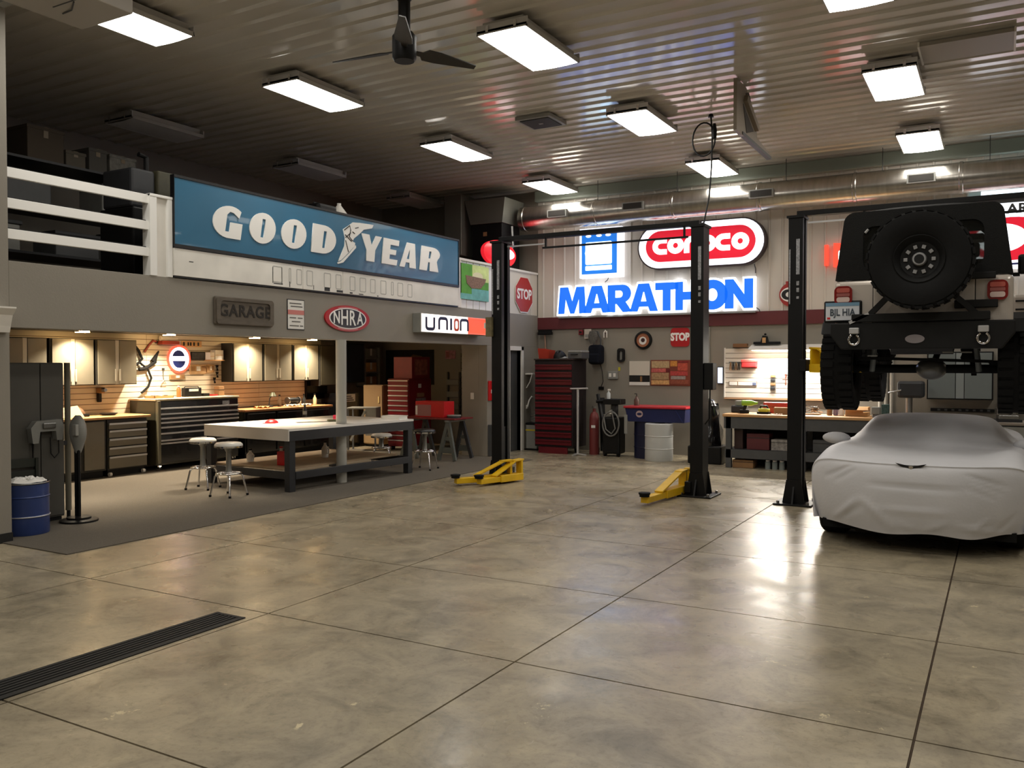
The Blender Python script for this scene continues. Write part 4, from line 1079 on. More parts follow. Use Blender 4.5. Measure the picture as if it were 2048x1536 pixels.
def spl(pts, per):
    out = []
    n = len(pts)
    for i in range(n - 1):
        p0, p1, p2, p3 = pts[max(i - 1, 0)], pts[i], pts[i + 1], pts[min(i + 2, n - 1)]
        for k in range(per):
            out.append(cr(p0, p1, p2, p3, k / per))
    return out + [pts[-1]]
cols = [spl(r_, 6) for r_ in ctrl]
rows = list(map(list, zip(*[spl([r_[j] for r_ in cols], 7) for j in range(len(cols[0]))])))
# folds: (x0, z0, x1, z1, width, height); raised ridges or pulled creases on the nose
folds = [(-0.70, 0.23, -0.44, 0.48, 0.020, 0.022), (-0.44, 0.50, -0.12, 0.20, 0.022, 0.022), (-0.60, 0.27, -0.40, 0.42, 0.016, -0.014), (-0.78, 0.62, -0.50, 0.77, 0.016, -0.016), (-0.68, 0.60, -0.46, 0.74, 0.015, -0.014),
         (-0.40, 0.62, 0.42, 0.60, 0.018, -0.016), (-0.30, 0.40, 0.32, 0.40, 0.022, 0.014), (0.40, 0.745, 0.75, 0.62, 0.016, -0.016), (0.42, 0.70, 0.72, 0.56, 0.016, -0.013), (0.40, 0.64, 0.66, 0.52, 0.016, -0.012),
         (0.10, 0.22, 0.28, 0.32, 0.018, 0.014), (0.30, 0.30, 0.72, 0.22, 0.02, 0.016), (-0.15, 0.30, 0.05, 0.22, 0.018, 0.014), (0.45, 0.24, 0.60, 0.36, 0.018, 0.014), (0.62, 0.20, 0.80, 0.40, 0.02, -0.012),
         (0.34, 0.22, 0.34, 0.80, 0.006, -0.005)]
def seg_d(px, pz, a):
    x0, z0, x1, z1 = a[:4]
    dx, dz = x1 - x0, z1 - z0
    t = max(0, min(1, ((px - x0) * dx + (pz - z0) * dz) / (dx * dx + dz * dz)))
    return math.hypot(px - x0 - t * dx, pz - z0 - t * dz), 1 - abs(2 * t - 1) ** 3
for r_ in rows:
    for i, p in enumerate(r_):
        if p.y < 0.75 and p.z < 0.83:
            h = 0.0
            for a in folds:
                d, e = seg_d(p.x, p.z, a)
                if d < 3 * a[4]:
                    h += a[5] * e * math.exp(-(d / a[4]) ** 2)
            p = Vector((p.x, p.y - h, p.z))
        if p.z < 0.3:
            p = Vector((p.x, p.y, p.z + 0.012 * math.sin(9 * p.x + 4 * p.y) * (0.3 - p.z) / 0.1))
        # soft hollow of the windscreen
        if 1.5 < p.y < 2.3 and abs(p.x) < 0.6:
            p = Vector((p.x, p.y, p.z - 0.02 * math.sin((p.y - 1.5) / 0.8 * PI) * math.cos(p.x / 0.6 * PI / 2)))
        r_[i] = p
m_cover = M('grey_car_cover', 'd2d2d6', 0.6, noise=(2.5, 0.04), bump=(45, 0.06), spec=0.35)
MB().grid(rows).build('cover', m_cover, cv, smooth=80)
def ellipsoid(c, r_, n=16, m_=10):
    return MB().grid([[(c[0] + r_[0] * math.sin(PI * i / m_) * math.cos(2 * PI * j / n), c[1] + r_[1] * math.sin(PI * i / m_) * math.sin(2 * PI * j / n), c[2] + r_[2] * math.cos(PI * i / m_)) for j in range(n)] for i in range(m_ + 1)], True)
for s in (-1, 1):
    ellipsoid((s * 0.93, 1.95, 0.86), (0.15, 0.10, 0.065)).build('mirror_pocket', m_cover, cv, smooth=80)
    MB().lathe([(0.2, -0.11), (0.3, -0.125), (0.325, -0.1), (0.325, 0.1), (0.3, 0.125), (0.2, 0.11), (0.0, 0.09)], 30, (s * 0.76, 0.92, 0.325), 'x').build('tyre', m_rubber, cv, smooth=40)
    MB().lathe([(0.2, -0.13), (0.31, -0.14), (0.335, -0.11), (0.335, 0.11), (0.31, 0.14), (0.2, 0.13), (0.0, 0.1)], 30, (s * 0.74, 3.55, 0.335), 'x').build('tyre', m_rubber, cv, smooth=40)
MB().box(-0.80, 0.80, 0.35, 4.2, 0.14, 0.22).build('underbody', m_rubber, cv)
em = shape('emblem', [[(-0.125, 0.03), (-0.08, 0.0), (-0.02, -0.012), (0.0, -0.05), (0.02, -0.012), (0.08, 0.0), (0.125, 0.03), (0.06, 0.016), (0.0, 0.005), (-0.06, 0.016)]], m_signblack, cv, (0.0, 0.0, 0.0), 0.006)
em.location = (-0.01, 0.02, 0.785)
shape('emblem_centre', [[(-0.02, 0.0), (0.0, -0.03), (0.02, 0.0), (0.0, 0.012)]], m_chrome, em, (0, -0.004, 0), 0.006)

# ================================================================ WORK BAY UNDER THE LOFT
RB = PI / 2                       # things on the bay's back wall also face +x
m_cab = M('taupe_cabinet_door', '6e6859', 0.42, noise=(4, 0.05))
m_cabd = M('dark_cabinet_body', '26241f', 0.5)
m_strip = M('pale_handle_strip', 'b4ad9c', 0.35, 0.4)
m_groove = M('slatwall_groove', '6e5638', 0.8)

sw = thing('slatwall', 'cream slatted wall panels behind the work bay cabinets', 'slatwall', (XB, 6.80, 0.90), RB)
MB().box(0, 6.55, -0.008, -0.001, 0, 1.27).build('backing', m_groove, sw)
for k in range(15):
    for a, b in ((0.0, 2.42), (2.425, 4.85), (4.855, 6.55)):
        MB().box(a, b, -0.022, -0.008, k * 0.085 + 0.003, k * 0.085 + 0.079).build('slat', m_cream, sw)

def wall_cabinet(label, y0, y1, z0=1.37, z1=2.06, split=0.5, strip_at='mid'):
    t = thing('wall_cabinet', label, 'cabinet', (XB + 0.025, y0, z0), RB, 'wall cabinets of the work bay')
    w_, h = y1 - y0, z1 - z0
    MB().box(0, w_, -0.275, 0, 0, h).build('body', m_cabd, t, bevel=0.004)
    for a, b in ((0.025, w_ * split - 0.035), (w_ * split + 0.035, w_ - 0.02)):
        dr_ = MB().box(a, b, -0.298, -0.276, 0.012, h - 0.012).build('door', m_cab, t, bevel=0.004)
        hx = b if a < w_ * 0.3 else a
        MB().box(hx - 0.012, hx + 0.012, -0.31, -0.296, 0.06, h * 0.35).build('handle', m_strip, dr_)
    MB().box(w_ * split - 0.03, w_ * split + 0.03, -0.29, -0.274, 0.01, h - 0.01).build('centre_strip', m_strip, t)
    return t
wall_cabinet('taupe wall cabinet nearest the left wall, above the grey locker', 6.72, 7.37)
wall_cabinet('taupe wall cabinet lit by the leftmost downlight', 7.41, 8.10)
wall_cabinet('taupe wall cabinet left of the hanging tools and round lit sign', 8.13, 8.83)
wall_cabinet('taupe wall cabinet right of the hanging tools, first of the right row', 10.76, 11.47)
wall_cabinet('taupe wall cabinet in the middle of the right row', 11.50, 12.22)
wall_cabinet('taupe wall cabinet lit by the rightmost downlight', 12.25, 12.96)
t = thing('wall_cabinet', 'dark tall wall cabinet just left of the support post', 'cabinet', (XB + 0.025, 12.98, 1.25), RB)
MB().box(0, 0.62, -0.30, 0, 0, 0.82).build('body', m_cabd, t, bevel=0.004)
MB().box(0.02, 0.60, -0.318, -0.301, 0.02, 0.80).build('door', M('dark_olive_door', '3a3528', 0.5), t, bevel=0.004)
t = thing('wall_cabinet', 'navy wall cabinet just right of the support post', 'cabinet', (XB + 0.025, 13.75, 1.30), RB)
MB().box(0, 0.60, -0.30, 0, 0, 0.82).build('body', m_cabd, t, bevel=0.004)
MB().box(0.02, 0.58, -0.318, -0.301, 0.02, 0.80).build('door', M('dark_navy_door', '1c2430', 0.45), t, bevel=0.004)

# downlights (each carries its own light)
for y, x_, lb in ((7.75, -11.55, 'warm downlight at the left of the bay ceiling'), (9.24, -11.55, 'warm downlight above the round lit sign'), (11.05, -11.55, 'warm downlight above the tall black tool chest end'), (12.52, -11.55, 'warm downlight nearest the support post')):
    t = thing('downlight', lb, 'downlight', (x_, y, 2.178), 0, 'downlights of the work bay')
    MB().box(-0.05, 0.05, -0.09, 0.09, -0.03, 0.0).build('housing', m_white, t, bevel=0.004)
    MB().box(-0.052, 0.052, -0.08, 0.08, -0.036, -0.012).build('lens', m_warm, t)
    ld = bpy.data.lights.new('downlight_lamp', 'AREA')
    ld.shape = 'RECTANGLE'
    ld.size, ld.size_y = 0.09, 0.15
    ld.energy = 44
    ld.spread = math.radians(125)
    ld.color = (1.0, 0.85, 0.64)
    lo = bpy.data.objects.new('lamp', ld)
    COL.objects.link(lo)
    lo.parent = t
    lo.location = (0, 0, -0.04)

# flat panel lights in the bay ceiling, behind the fascia
for x_, y, e, lb in ((-9.75, 6.5, 32, 'flat ceiling panel light over the left of the work bay'), (-9.35, 8.9, 46, 'flat ceiling panel light over the big shop table')):
    t = thing('panel_light', lb, 'ceiling light', (x_, y, 2.178), 0, 'panel lights of the work bay')
    MB().box(-0.16, 0.16, -0.32, 0.32, -0.02, 0.0).build('frame', m_white, t, bevel=0.004)
    MB().box(-0.14, 0.14, -0.30, 0.30, -0.024, -0.018).build('diffuser', M('bay_diffuser', 'fff2dc', 0.5, emit=6, ecol='ffe2b8'), t)
    ld = bpy.data.lights.new('panel_lamp', 'AREA')
    ld.shape = 'RECTANGLE'
    ld.size, ld.size_y = 0.28, 0.60
    ld.energy = e
    ld.spread = math.radians(95)
    ld.color = (1.0, 0.86, 0.66)
    lo = bpy.data.objects.new('lamp', ld)
    COL.objects.link(lo)
    lo.parent = t
    lo.location = (0, 0, -0.03)

# base cabinets and their worktop
bc = thing('base_cabinet', 'taupe base cabinet with one door beside the grey locker', 'cabinet', (XB + 0.03, 7.28, 0.009), RB)
MB().box(0, 0.80, -0.56, 0, 0.10, 0.85).build('body', m_cabd, bc, bevel=0.004)
MB().box(0.02, 0.38, -0.585, -0.561, 0.13, 0.83).build('door', M('pale_taupe_door', 'a09a8c', 0.4), bc, bevel=0.004)
MB().box(0.44, 0.76, -0.585, -0.561, 0.13, 0.83).build('door', m_cab, bc, bevel=0.004)
MB().box(0.03, 0.77, -0.52, -0.05, 0, 0.10).build('toe_kick', m_black, bc)
bd = thing('drawer_cabinet', 'taupe base cabinet with five drawers and silver pulls', 'cabinet', (XB + 0.03, 8.10, 0.009), RB)
MB().box(0, 0.68, -0.56, 0, 0.10, 0.85).build('body', m_cabd, bd, bevel=0.004)
for z0, z1 in ((0.12, 0.30), (0.315, 0.435), (0.45, 0.565), (0.58, 0.69), (0.705, 0.80)):
    d = MB().box(0.015, 0.66, -0.585, -0.561, z0, z1).build('drawer', m_cab, bd, bevel=0.003)
    MB().box(0.015, 0.66, -0.60, -0.575, z1 - 0.028, z1).build('pull', m_silver, d, bevel=0.003)
MB().box(0.03, 0.65, -0.52, -0.05, 0, 0.10).build('toe_kick', m_black, bd)
for x_ in (0.05, 0.62):
    MB().lathe([(0.03, -0.02), (0.03, 0.02)], 12, (x_, -0.55, 0.032), 'x').build('caster', m_white, bd)
tag(MB().box(0, 1.58, -0.62, 0, 0.86, 0.90).build('worktop', m_wood, None, (XB + 0.03, 7.24, 0.009), RB, bevel=0.01), 'maple worktop over the two left base cabinets', 'worktop')

# tall black tool chest
tc_ = thing('tool_chest', 'tall black roller tool chest with rows of silver drawer pulls', 'tool chest', (XB + 0.03, 8.90, 0.009), RB)
m_chest = M('gloss_black_enamel', '0c0c0e', 0.25, coat=0.5)
MB().box(0, 1.66, -0.62, 0, 0.09, 1.10).build('body', M('olive_chest_side', '3e3b2c', 0.5), tc_, bevel=0.006)
MB().box(-0.02, 1.68, -0.64, 0, 1.10, 1.13).build('top', M('worn_beige_top', 'cdbd9e', 0.5, noise=(6, 0.15)), tc_, bevel=0.006)
MB().box(0.0, 0.05, -0.68, -0.60, 0.12, 1.10).build('corner_post', M('olive_post', '6a6654', 0.45), tc_, bevel=0.006)
zz = [1.085, 0.955, 0.87, 0.80, 0.735, 0.66, 0.565, 0.455, 0.12]
for k in range(8):
    d = MB().box(0.06, 1.64, -0.645, -0.621, zz[k + 1] + 0.006, zz[k] - 0.002).build('drawer', m_chest, tc_, bevel=0.003)
    if k < 7:
        MB().box(0.06, 1.64, -0.668, -0.640, zz[k + 1] + 0.008, zz[k + 1] + 0.034).build('pull', m_silver, d, bevel=0.003)
    else:
        MB().box(0.06, 1.64, -0.668, -0.640, 0.415, 0.44).build('pull', m_silver, d, bevel=0.003)
MB().box(1.30, 1.45, -0.648, -0.644, 1.0, 1.06).build('badge', m_label, tc_)
for x_ in (0.08, 1.58):
    w_ = MB().lathe([(0.06, -0.02), (0.06, 0.02)], 16, (x_, -0.55, 0.06), 'x').build('caster', m_chrome, tc_)
    MB().box(x_ - 0.035, x_ + 0.035, -0.6, -0.5, 0.06, 0.1).build('caster_fork', m_chrome, tc_)
# side handle with folded rag
MB().tube([(1.68, -0.5, 0.6), (1.74, -0.5, 0.6), (1.74, -0.5, 0.9), (1.68, -0.5, 0.9)], 0.012, 8).build('side_handle', m_chrome, tc_)

# long black bench with wooden top
bb = thing('long_bench', 'long black cabinet bench with a worn wooden top behind the white table', 'workbench', (XB + 0.03, 10.72, 0.009), RB)
MB().box(0, 2.20, -0.62, 0, 0.10, 0.84).build('body', m_chest, bb, bevel=0.005)
MB().box(-0.03, 2.23, -0.66, 0, 0.84, 0.88).build('top', M('worn_wood_top', 'a9744a', 0.5, noise=(4, 0.25, (1, 5, 5))), bb, bevel=0.008)
for k in range(3):
    for z0, z1 in ((0.13, 0.40), (0.41, 0.62), (0.63, 0.82)):
        d = MB().box(0.03 + k * 0.72, 0.71 + k * 0.72, -0.64, -0.621, z0, z1).build('drawer', m_chest, bb, bevel=0.003)
        MB().box(0.05 + k * 0.72, 0.69 + k * 0.72, -0.652, -0.638, z1 - 0.025, z1 - 0.008).build('pull', m_dgrey, d)
MB().box(0.05, 2.15, -0.55, -0.05, 0, 0.10).build('toe_kick', m_black, bb)

# ---- round lit ball sign and hung tools
rb = thing('round_lit_sign', 'round glowing sign with blue halves and a white band on the slatwall', 'sign', (XB + 0.03, 9.84, 1.77), RB)
MB().lathe([(0.0, -0.06), (0.15, -0.055), (0.20, -0.02), (0.205, 0.0)], 32, ax='y').build('globe', M('lit_globe', 'fff2ee', 0.4, emit=5.0, ecol='fff0f4'), rb, smooth=50)
shape('red_halo_ring', [ell(0, 0, 0.235, 0.235, 32), ell(0, 0, 0.2, 0.2, 32)], M('red_halo_glow', 'e8553c', 0.4, emit=1.2), rb, (0, -0.012, 0), 0.01)  # halo of light around the sign, made as a self-lit ring
m_lblue = M('sign_blue', '27347c', 0.4)
shape('blue_half', [arc(-0.05, 0.02, 0.125, 0.13, 12, 168, 14)], m_lblue, rb, (0, -0.066, 0), 0.004)
shape('blue_half', [arc(-0.04, -0.01, 0.13, 0.14, 188, 352, 14)], m_lblue, rb, (0, -0.066, 0), 0.004)
def hung(name, label, cat, y, z):
    return thing(name, label, cat, (XB + 0.024, y, z), RB)
t = hung('air_hose', 'black coiled air hose hanging beside the wall cabinet', 'hose', 9.05, 1.72)
MB().tube([(-0.10, -0.03, 0.30), (0.0, -0.035, 0.18), (0.06, -0.04, 0.05), (-0.02, -0.04, -0.03), (-0.15, -0.04, -0.05)], 0.022, 8).build('upper_loop', m_rubber, t, smooth=60)
MB().tube([(0.02, -0.05, -0.02), (0.16, -0.05, -0.12), (0.22, -0.05, -0.26), (0.16, -0.05, -0.40), (0.03, -0.05, -0.50)], 0.018, 8).build('lower_loop', m_rubber, t, smooth=60)
MB().tube([(0.25, -0.04, 0.02), (0.36, -0.04, 0.16), (0.30, -0.04, 0.0), (0.12, -0.045, -0.10), (0.0, -0.04, -0.12)], 0.03, 8).build('grip_loop', m_rubber, t, smooth=60)
t = hung('bow_handle', 'dark red curved handle hanging above the round lit sign', 'handle', 9.24, 1.93)
MB().tube([(-0.08, -0.03, -0.05), (0.0, -0.035, 0.06), (0.08, -0.035, 0.14), (0.15, -0.03, 0.12)], 0.018, 8).build('bar', M('rust_red', '7a2a1c', 0.5), t, smooth=60)
MB().lathe([(0.0, -0.02), (0.026, -0.012), (0.026, 0.012), (0, 0.02)], 10, (0.15, -0.03, 0.12), 'y').build('knob', m_black, t, smooth=60)
t = hung('red_tray', 'brick red wall tray holding a paper roll above the round lit sign', 'tray', 9.30, 2.01)
MB().box(0.12, 0.46, -0.14, -0.002, 0, 0.06).build('tray', M('brick_red', '8a3222', 0.5), t, bevel=0.006)
MB().lathe([(0.04, 0.13), (0.04, 0.45)], 16, (0, -0.07, 0.10), 'x').build('roll', m_paper, t, smooth=40)
t = hung('dark_picture', 'small dark framed picture right of the round lit sign', 'picture', 10.09, 1.76)
MB().box(0, 0.30, -0.02, -0.002, 0, 0.14).build('frame', m_black, t, bevel=0.004)
MB().box(0.015, 0.285, -0.024, -0.019, 0.015, 0.125).build('print', M('dark_print', '39383a', 0.4, noise=(20, 0.5)), t)
t = hung('letter_plate', 'pale plate with black letters on the slatwall', 'plate', 9.90, 1.98)
MB().box(0.0, 0.42, -0.015, -0.002, 0, 0.10).build('plate', m_wood, t)
for k, x_ in enumerate((0.03, 0.12, 0.17, 0.24, 0.33)):
    MB().box(x_, x_ + 0.035, -0.017, -0.014, 0.02, 0.08).build('mark', m_signblack, t)
t = hung('small_shelf', 'small shelf with white boxes left of the right wall cabinets', 'shelf', 10.38, 1.76)
MB().box(0, 0.32, -0.16, -0.002, -0.015, 0.0).build('board', m_wood, t)
for k, (a, b, h, lb) in enumerate(((0.01, 0.10, 0.13, 'cream box on the small shelf, leftmost'), (0.12, 0.30, 0.17, 'tall white box on the small shelf'))):
    q_ = thing('small_box', lb, 'box', (XB + 0.024, 10.38, 1.761), RB)
    MB().box(a, b, -0.15, -0.02, 0, h).build('carton', m_paper, q_, bevel=0.004)
    MB().box(a, b, -0.152, -0.149, h * 0.45, h * 0.5).build('seam', m_wood, q_)
t = hung('hanging_drill', 'dark cordless drill hanging on the slatwall under the cabinets', 'drill', 8.34, 1.22)
MB().box(-0.035, 0.035, -0.14, -0.01, 0.02, 0.11).build('motor', m_brown, t, bevel=0.015)
MB().box(-0.03, 0.03, -0.07, -0.015, -0.12, 0.03).build('grip', m_black, t, bevel=0.012)
MB().lathe([(0.028, -0.2), (0.032, -0.14)], 12, (0, 0, 0.07), 'y').build('chuck', m_steel, t)
for k, (y, z, w_, h, c_, nm, lb) in enumerate(((9.65, 1.43, 0.30, 0.08, '9c7a54', 'label_strip', 'tan strip of labels below the round lit sign'), (10.06, 1.52, 0.34, 0.16, 'b09068', 'card_holder', 'tan card holder right of the round lit sign'), (10.42, 1.54, 0.16, 0.14, 'a8875c', 'card_holder', 'narrow tan card holder left of the right wall cabinets'))):
    t = hung(nm, lb, 'holder', y, z)
    MB().box(0, w_, -0.03, -0.002, 0, h).build('tray', M('tan_' + c_, c_, 0.7, noise=(12, 0.2)), t, bevel=0.006)
    for j in range(3):
        MB().box(0.02 + j * w_ / 3, w_ / 3 * (j + 1) - 0.01, -0.034, -0.028, h * 0.3, h * 0.8).build('label', m_paper if j == 1 else m_brown, t)
t = hung('hook_wire', 'thin bent wire hook hanging under the round lit sign', 'hook', 9.52, 1.42)
MB().tube([(0.0, -0.02, 0.18), (0.01, -0.02, 0.0), (-0.05, -0.03, -0.06), (0.05, -0.03, -0.06), (0.01, -0.02, 0.0)], 0.007, 6).build('wire', m_steel, t)
MB().box(-0.01, 0.03, -0.02, -0.001, 0.17, 0.2).build('clip', m_dark, t)
for k, (y, z) in enumerate(((10.62, 1.50), (10.62, 1.62), (10.56, 1.40))):
    t = hung('clamp', ('black spring clamp on the slatwall, highest of three', 'black spring clamp on the slatwall, middle of three', 'black spring clamp on the slatwall, lowest of three')[(1, 0, 2)[k]], 'clamp', y, z)
    MB().bar((0, -0.03, 0.05), (0.03, -0.04, -0.05), 0.014, 0.02).build('jaw', m_black, t)
    MB().bar((0.04, -0.03, 0.05), (0.01, -0.04, -0.05), 0.014, 0.02).build('jaw', m_black, t)
    MB().lathe([(0.012, -0.05), (0.012, -0.02)], 10, (0.02, 0, 0.0), 'y').build('pivot', m_steel, t)
t = hung('wall_screen', 'black flat screen on the bay wall left of the support post', 'screen', 12.86, 0.98)
MB().box(0, 0.62, -0.05, -0.002, 0, 0.38).build('bezel', m_black, t, bevel=0.006)
MB().box(0.02, 0.60, -0.053, -0.049, 0.02, 0.36).build('panel', M('screen_glass', '08090a', 0.15), t)

# ---- things standing on the chest, worktop and bench
CT = 1.139
t = thing('radio', 'black portable radio on top of the tall black chest', 'radio', (-11.85, 9.92, CT), RB)
MB().box(-0.17, 0.17, -0.05, 0.05, 0, 0.15).build('case', m_black, t, bevel=0.012)
MB().box(-0.09, 0.10, -0.054, -0.049, 0.09, 0.13).build('dial', m_paper, t)
MB().tube([(-0.16, 0, 0.14), (-0.13, 0, 0.17), (0.13, 0, 0.17), (0.16, 0, 0.14)], 0.008, 6).build('handle', m_black, t)
t = thing('spray_can', 'orange spray can beside the radio on the black chest', 'can', (-11.85, 9.66, CT))
MB().lathe([(0.035, 0), (0.035, 0.13), (0.025, 0.15), (0.015, 0.152), (0.015, 0.17), (0, 0.17)], 14).build('body', M('orange_can', 'b4562a', 0.4), t, smooth=40)
MB().lathe([(0.018, 0.17), (0.018, 0.185), (0, 0.187)], 10).build('cap', m_paper, t)
t = thing('parts_tray', 'shallow pale tray of loose parts on the black chest', 'tray', (-11.75, 9.2, CT), RB)
MB().box(-0.18, 0.18, -0.12, 0.12, 0, 0.012).box(-0.18, 0.18, -0.12, -0.11, 0.012, 0.04).box(-0.18, 0.18, 0.11, 0.12, 0.012, 0.04).box(-0.18, -0.17, -0.12, 0.12, 0.012, 0.04).box(0.17, 0.18, -0.12, 0.12, 0.012, 0.04).build('tray', m_wood, t)
for k in range(4):
    MB().cbox((-0.1 + 0.07 * k, 0.02 * (-1) ** k, 0.03), (0.04, 0.06, 0.035)).build('part', (m_steel, m_brown, m_paper, m_dark)[k], t, bevel=0.006)
for k, (y, c_, hh, lb) in enumerate(((10.13, m_black, 0.05, 'small black case on the black chest'), (10.31, m_redp, 0.025, 'flat red folder on the black chest'), (10.45, m_brown, 0.16, 'brown wooden block on the black chest'))):
    t = thing('small_case', lb, 'case', (-11.85, y + 0.06, CT), RB)
    MB().box(-0.06, 0.06, -0.06, 0.06, 0, hh).build('body', c_, t, bevel=0.005)
    MB().box(-0.062, 0.062, -0.062, 0.062, hh * 0.6, hh * 0.66).build('seam', m_dark, t)
WT = 0.909
t = thing('helmet', 'brown round-topped helmet on the maple worktop', 'helmet', (-11.86, 7.83, WT + 0.002))
MB().grid([[((0.12 * math.cos(a)) * math.cos(b), 0.15 * math.sin(a) * math.cos(b), 0.15 * math.sin(b)) for a in [2 * PI * j / 18 for j in range(18)]] for b in [PI / 2 * i / 7 for i in range(8)]], True).build('shell', M('brown_shell', '6b4a30', 0.5), t, smooth=60)
MB().box(0.06, 0.17, -0.12, 0.12, 0.0, 0.04).build('visor', m_black, t, bevel=0.01)
t = thing('cardboard_flat', 'creased piece of tan cardboard on the maple worktop', 'cardboard', (-11.70, 7.52, WT), RB)
MB().add([(-0.25, -0.12, 0.0), (0.25, -0.15, 0.0), (0.32, 0.12, 0.16), (-0.25, 0.12, 0.10), (-0.25, -0.12, 0.006), (0.25, -0.15, 0.006), (0.32, 0.12, 0.166), (-0.25, 0.12, 0.106)], [(0, 1, 2, 3), (4, 5, 6, 7), (0, 1, 5, 4), (1, 2, 6, 5), (2, 3, 7, 6), (3, 0, 4, 7)]).build('sheet', M('tan_card', 'c89a6a', 0.8), t)
MB().bar((0.0, -0.13, 0.008), (0.03, 0.12, 0.135), 0.006, 0.006).build('crease', m_brown, t)
t = thing('dish', 'dark oval dish on the maple worktop', 'dish', (-11.78, 8.32, WT))
MB().lathe([(0.0, 0.004), (0.08, 0.004), (0.12, 0.03), (0.125, 0.03), (0.085, 0.0), (0, 0)], 20).build('bowl', m_dark, t, smooth=50)
MB().lathe([(0.118, 0.028), (0.128, 0.028), (0.128, 0.034), (0.118, 0.034)], 20).build('rim', m_black, t)
BT = 0.892
for k, (y, x_, c_, lb) in enumerate(((11.9, -11.8, '5a4632', 'brown bottle on the long black bench'), (12.5, -11.75, '2b2b2b', 'black bottle on the long black bench'), (12.75, -11.7, 'c8b08a', 'pale bottle near the post on the long black bench'))):
    t = thing('bottle', lb, 'bottle', (x_, y, BT), 0, 'bottles on the long bench')
    MB().lathe([(0.035, 0), (0.035, 0.12), (0.015, 0.16), (0.015, 0.2), (0, 0.2)], 14).build('glass', M('bottle_' + c_, c_, 0.3), t, smooth=40)
    MB().lathe([(0.018, 0.195), (0.018, 0.22), (0, 0.22)], 10).build('cap', m_black, t)
t = thing('bench_lamp', 'small dark desk lamp on the long black bench', 'lamp', (-11.82, 11.65, BT))
MB().lathe([(0.08, 0), (0.08, 0.02), (0.015, 0.03), (0, 0.03)], 18).build('base', m_dark, t, smooth=40)
MB().tube([(0, 0, 0.02), (0.02, 0, 0.16), (0.06, 0.04, 0.22)], 0.01, 8).build('stem', m_dark, t)
MB().lathe([(0.07, 0.20), (0.03, 0.27), (0, 0.27)], 16, (0.06, 0.04, 0)).build('shade', M('olive_shade', '4a4a30', 0.5), t, smooth=40)
t = thing('grinder', 'black bench grinder on the long black bench', 'grinder', (-11.75, 12.2, BT), RB)
MB().lathe([(0.0, -0.12), (0.055, -0.115), (0.06, 0.0), (0.055, 0.115), (0, 0.12)], 16, (0, 0, 0.1), 'x').build('motor', m_black, t, smooth=50)
MB().box(-0.06, 0.06, -0.05, 0.05, 0, 0.06).build('foot', m_black, t, bevel=0.006)
for s in (-1, 1):
    MB().lathe([(0.07, s * 0.13), (0.07, s * 0.155)], 20, (0, 0, 0.1), 'x').build('wheel', m_steel, t, smooth=30)
for k, (y, c_, lb) in enumerate(((11.25, 'c08a50', 'tan flat pad on the long black bench'), (12.0, 'd8cdb0', 'white rag on the long black bench, left'), (12.38, 'd0c4a8', 'white rag on the long black bench, right'))):
    t = thing('rag', lb, 'rag', (-11.6, y, BT), RB)
    MB().grid([[(-0.12 + 0.24 * i / 8, -0.08 + 0.16 * j / 8, 0.012 + 0.014 * (1 + math.sin(i * 1.7 + j * 1.3 + k))) for j in range(9)] for i in range(9)]).build('cloth', M('rag_' + c_, c_, 0.9), t, smooth=60)
    MB().box(-0.12, 0.12, -0.08, 0.08, 0.0, 0.012).build('fold', MATS['rag_' + c_], t)

# ================================================================ BIG TABLE AND STOOLS
TA = math.radians(-4)
tb_ = thing('work_table', 'big shop table with a white top and dark timber frame around the post', 'table', (-8.04, 8.27, 0.009), TA)
TW, TL, TH = 1.72, 2.50, 0.83
m_lam = M('white_laminate', 'e9e6e0', 0.3)
TT = MB()
TT.box(-TW, -0.20, 0, TL, TH - 0.03, TH).box(-0.20, 0, 0, 1.02, TH - 0.03, TH).box(-0.20, 0, 1.24, TL, TH - 0.03, TH).box(-0.02, 0, 1.02, 1.24, TH - 0.03, TH)
TT.build('top', m_lam, tb_)
MB().box(-TW, 0, -0.012, 0.012, TH - 0.16, TH - 0.001).build('white_apron', M('white_apron_paint', 'c9c2b8', 0.45), tb_, bevel=0.003)
MB().box(-0.012, 0.0, 0.012, TL, TH - 0.16, TH - 0.03).build('side_apron', m_dark, tb_)
MB().box(-TW, -TW + 0.02, 0.012, TL, TH - 0.16, TH - 0.03).build('side_apron', m_dark, tb_)
MB().box(-TW, 0, TL - 0.02, TL, TH - 0.16, TH - 0.03).build('end_apron', m_dark, tb_)
for x_ in (-0.06, -TW + 0.06):
    for y in (0.07, TL - 0.07):
        MB().box(x_ - 0.05, x_ + 0.05, y - 0.05, y + 0.05, 0, TH - 0.03).build('leg', m_dark, tb_, bevel=0.004)
MB().box(-0.04, 0.0, 0.12, TL - 0.12, 0.16, 0.26).build('stretcher', m_dark, tb_, bevel=0.004)
MB().box(-TW, -TW + 0.04, 0.12, TL - 0.12, 0.16, 0.26).build('stretcher', m_dark, tb_, bevel=0.004)
MB().box(-TW + 0.1, -0.1, 0.04, 0.08, 0.16, 0.26).build('stretcher', m_dark, tb_, bevel=0.004)
MB().box(-TW + 0.1, -0.1, TL - 0.08, TL - 0.04, 0.16, 0.26).build('stretcher', m_dark, tb_, bevel=0.004)
MB().box(-TW + 0.04, -0.24, 0.1, TL - 0.1, 0.261, 0.285).build('lower_shelf', M('shelf_ply', '9a8468', 0.6, noise=(3, 0.15)), tb_)

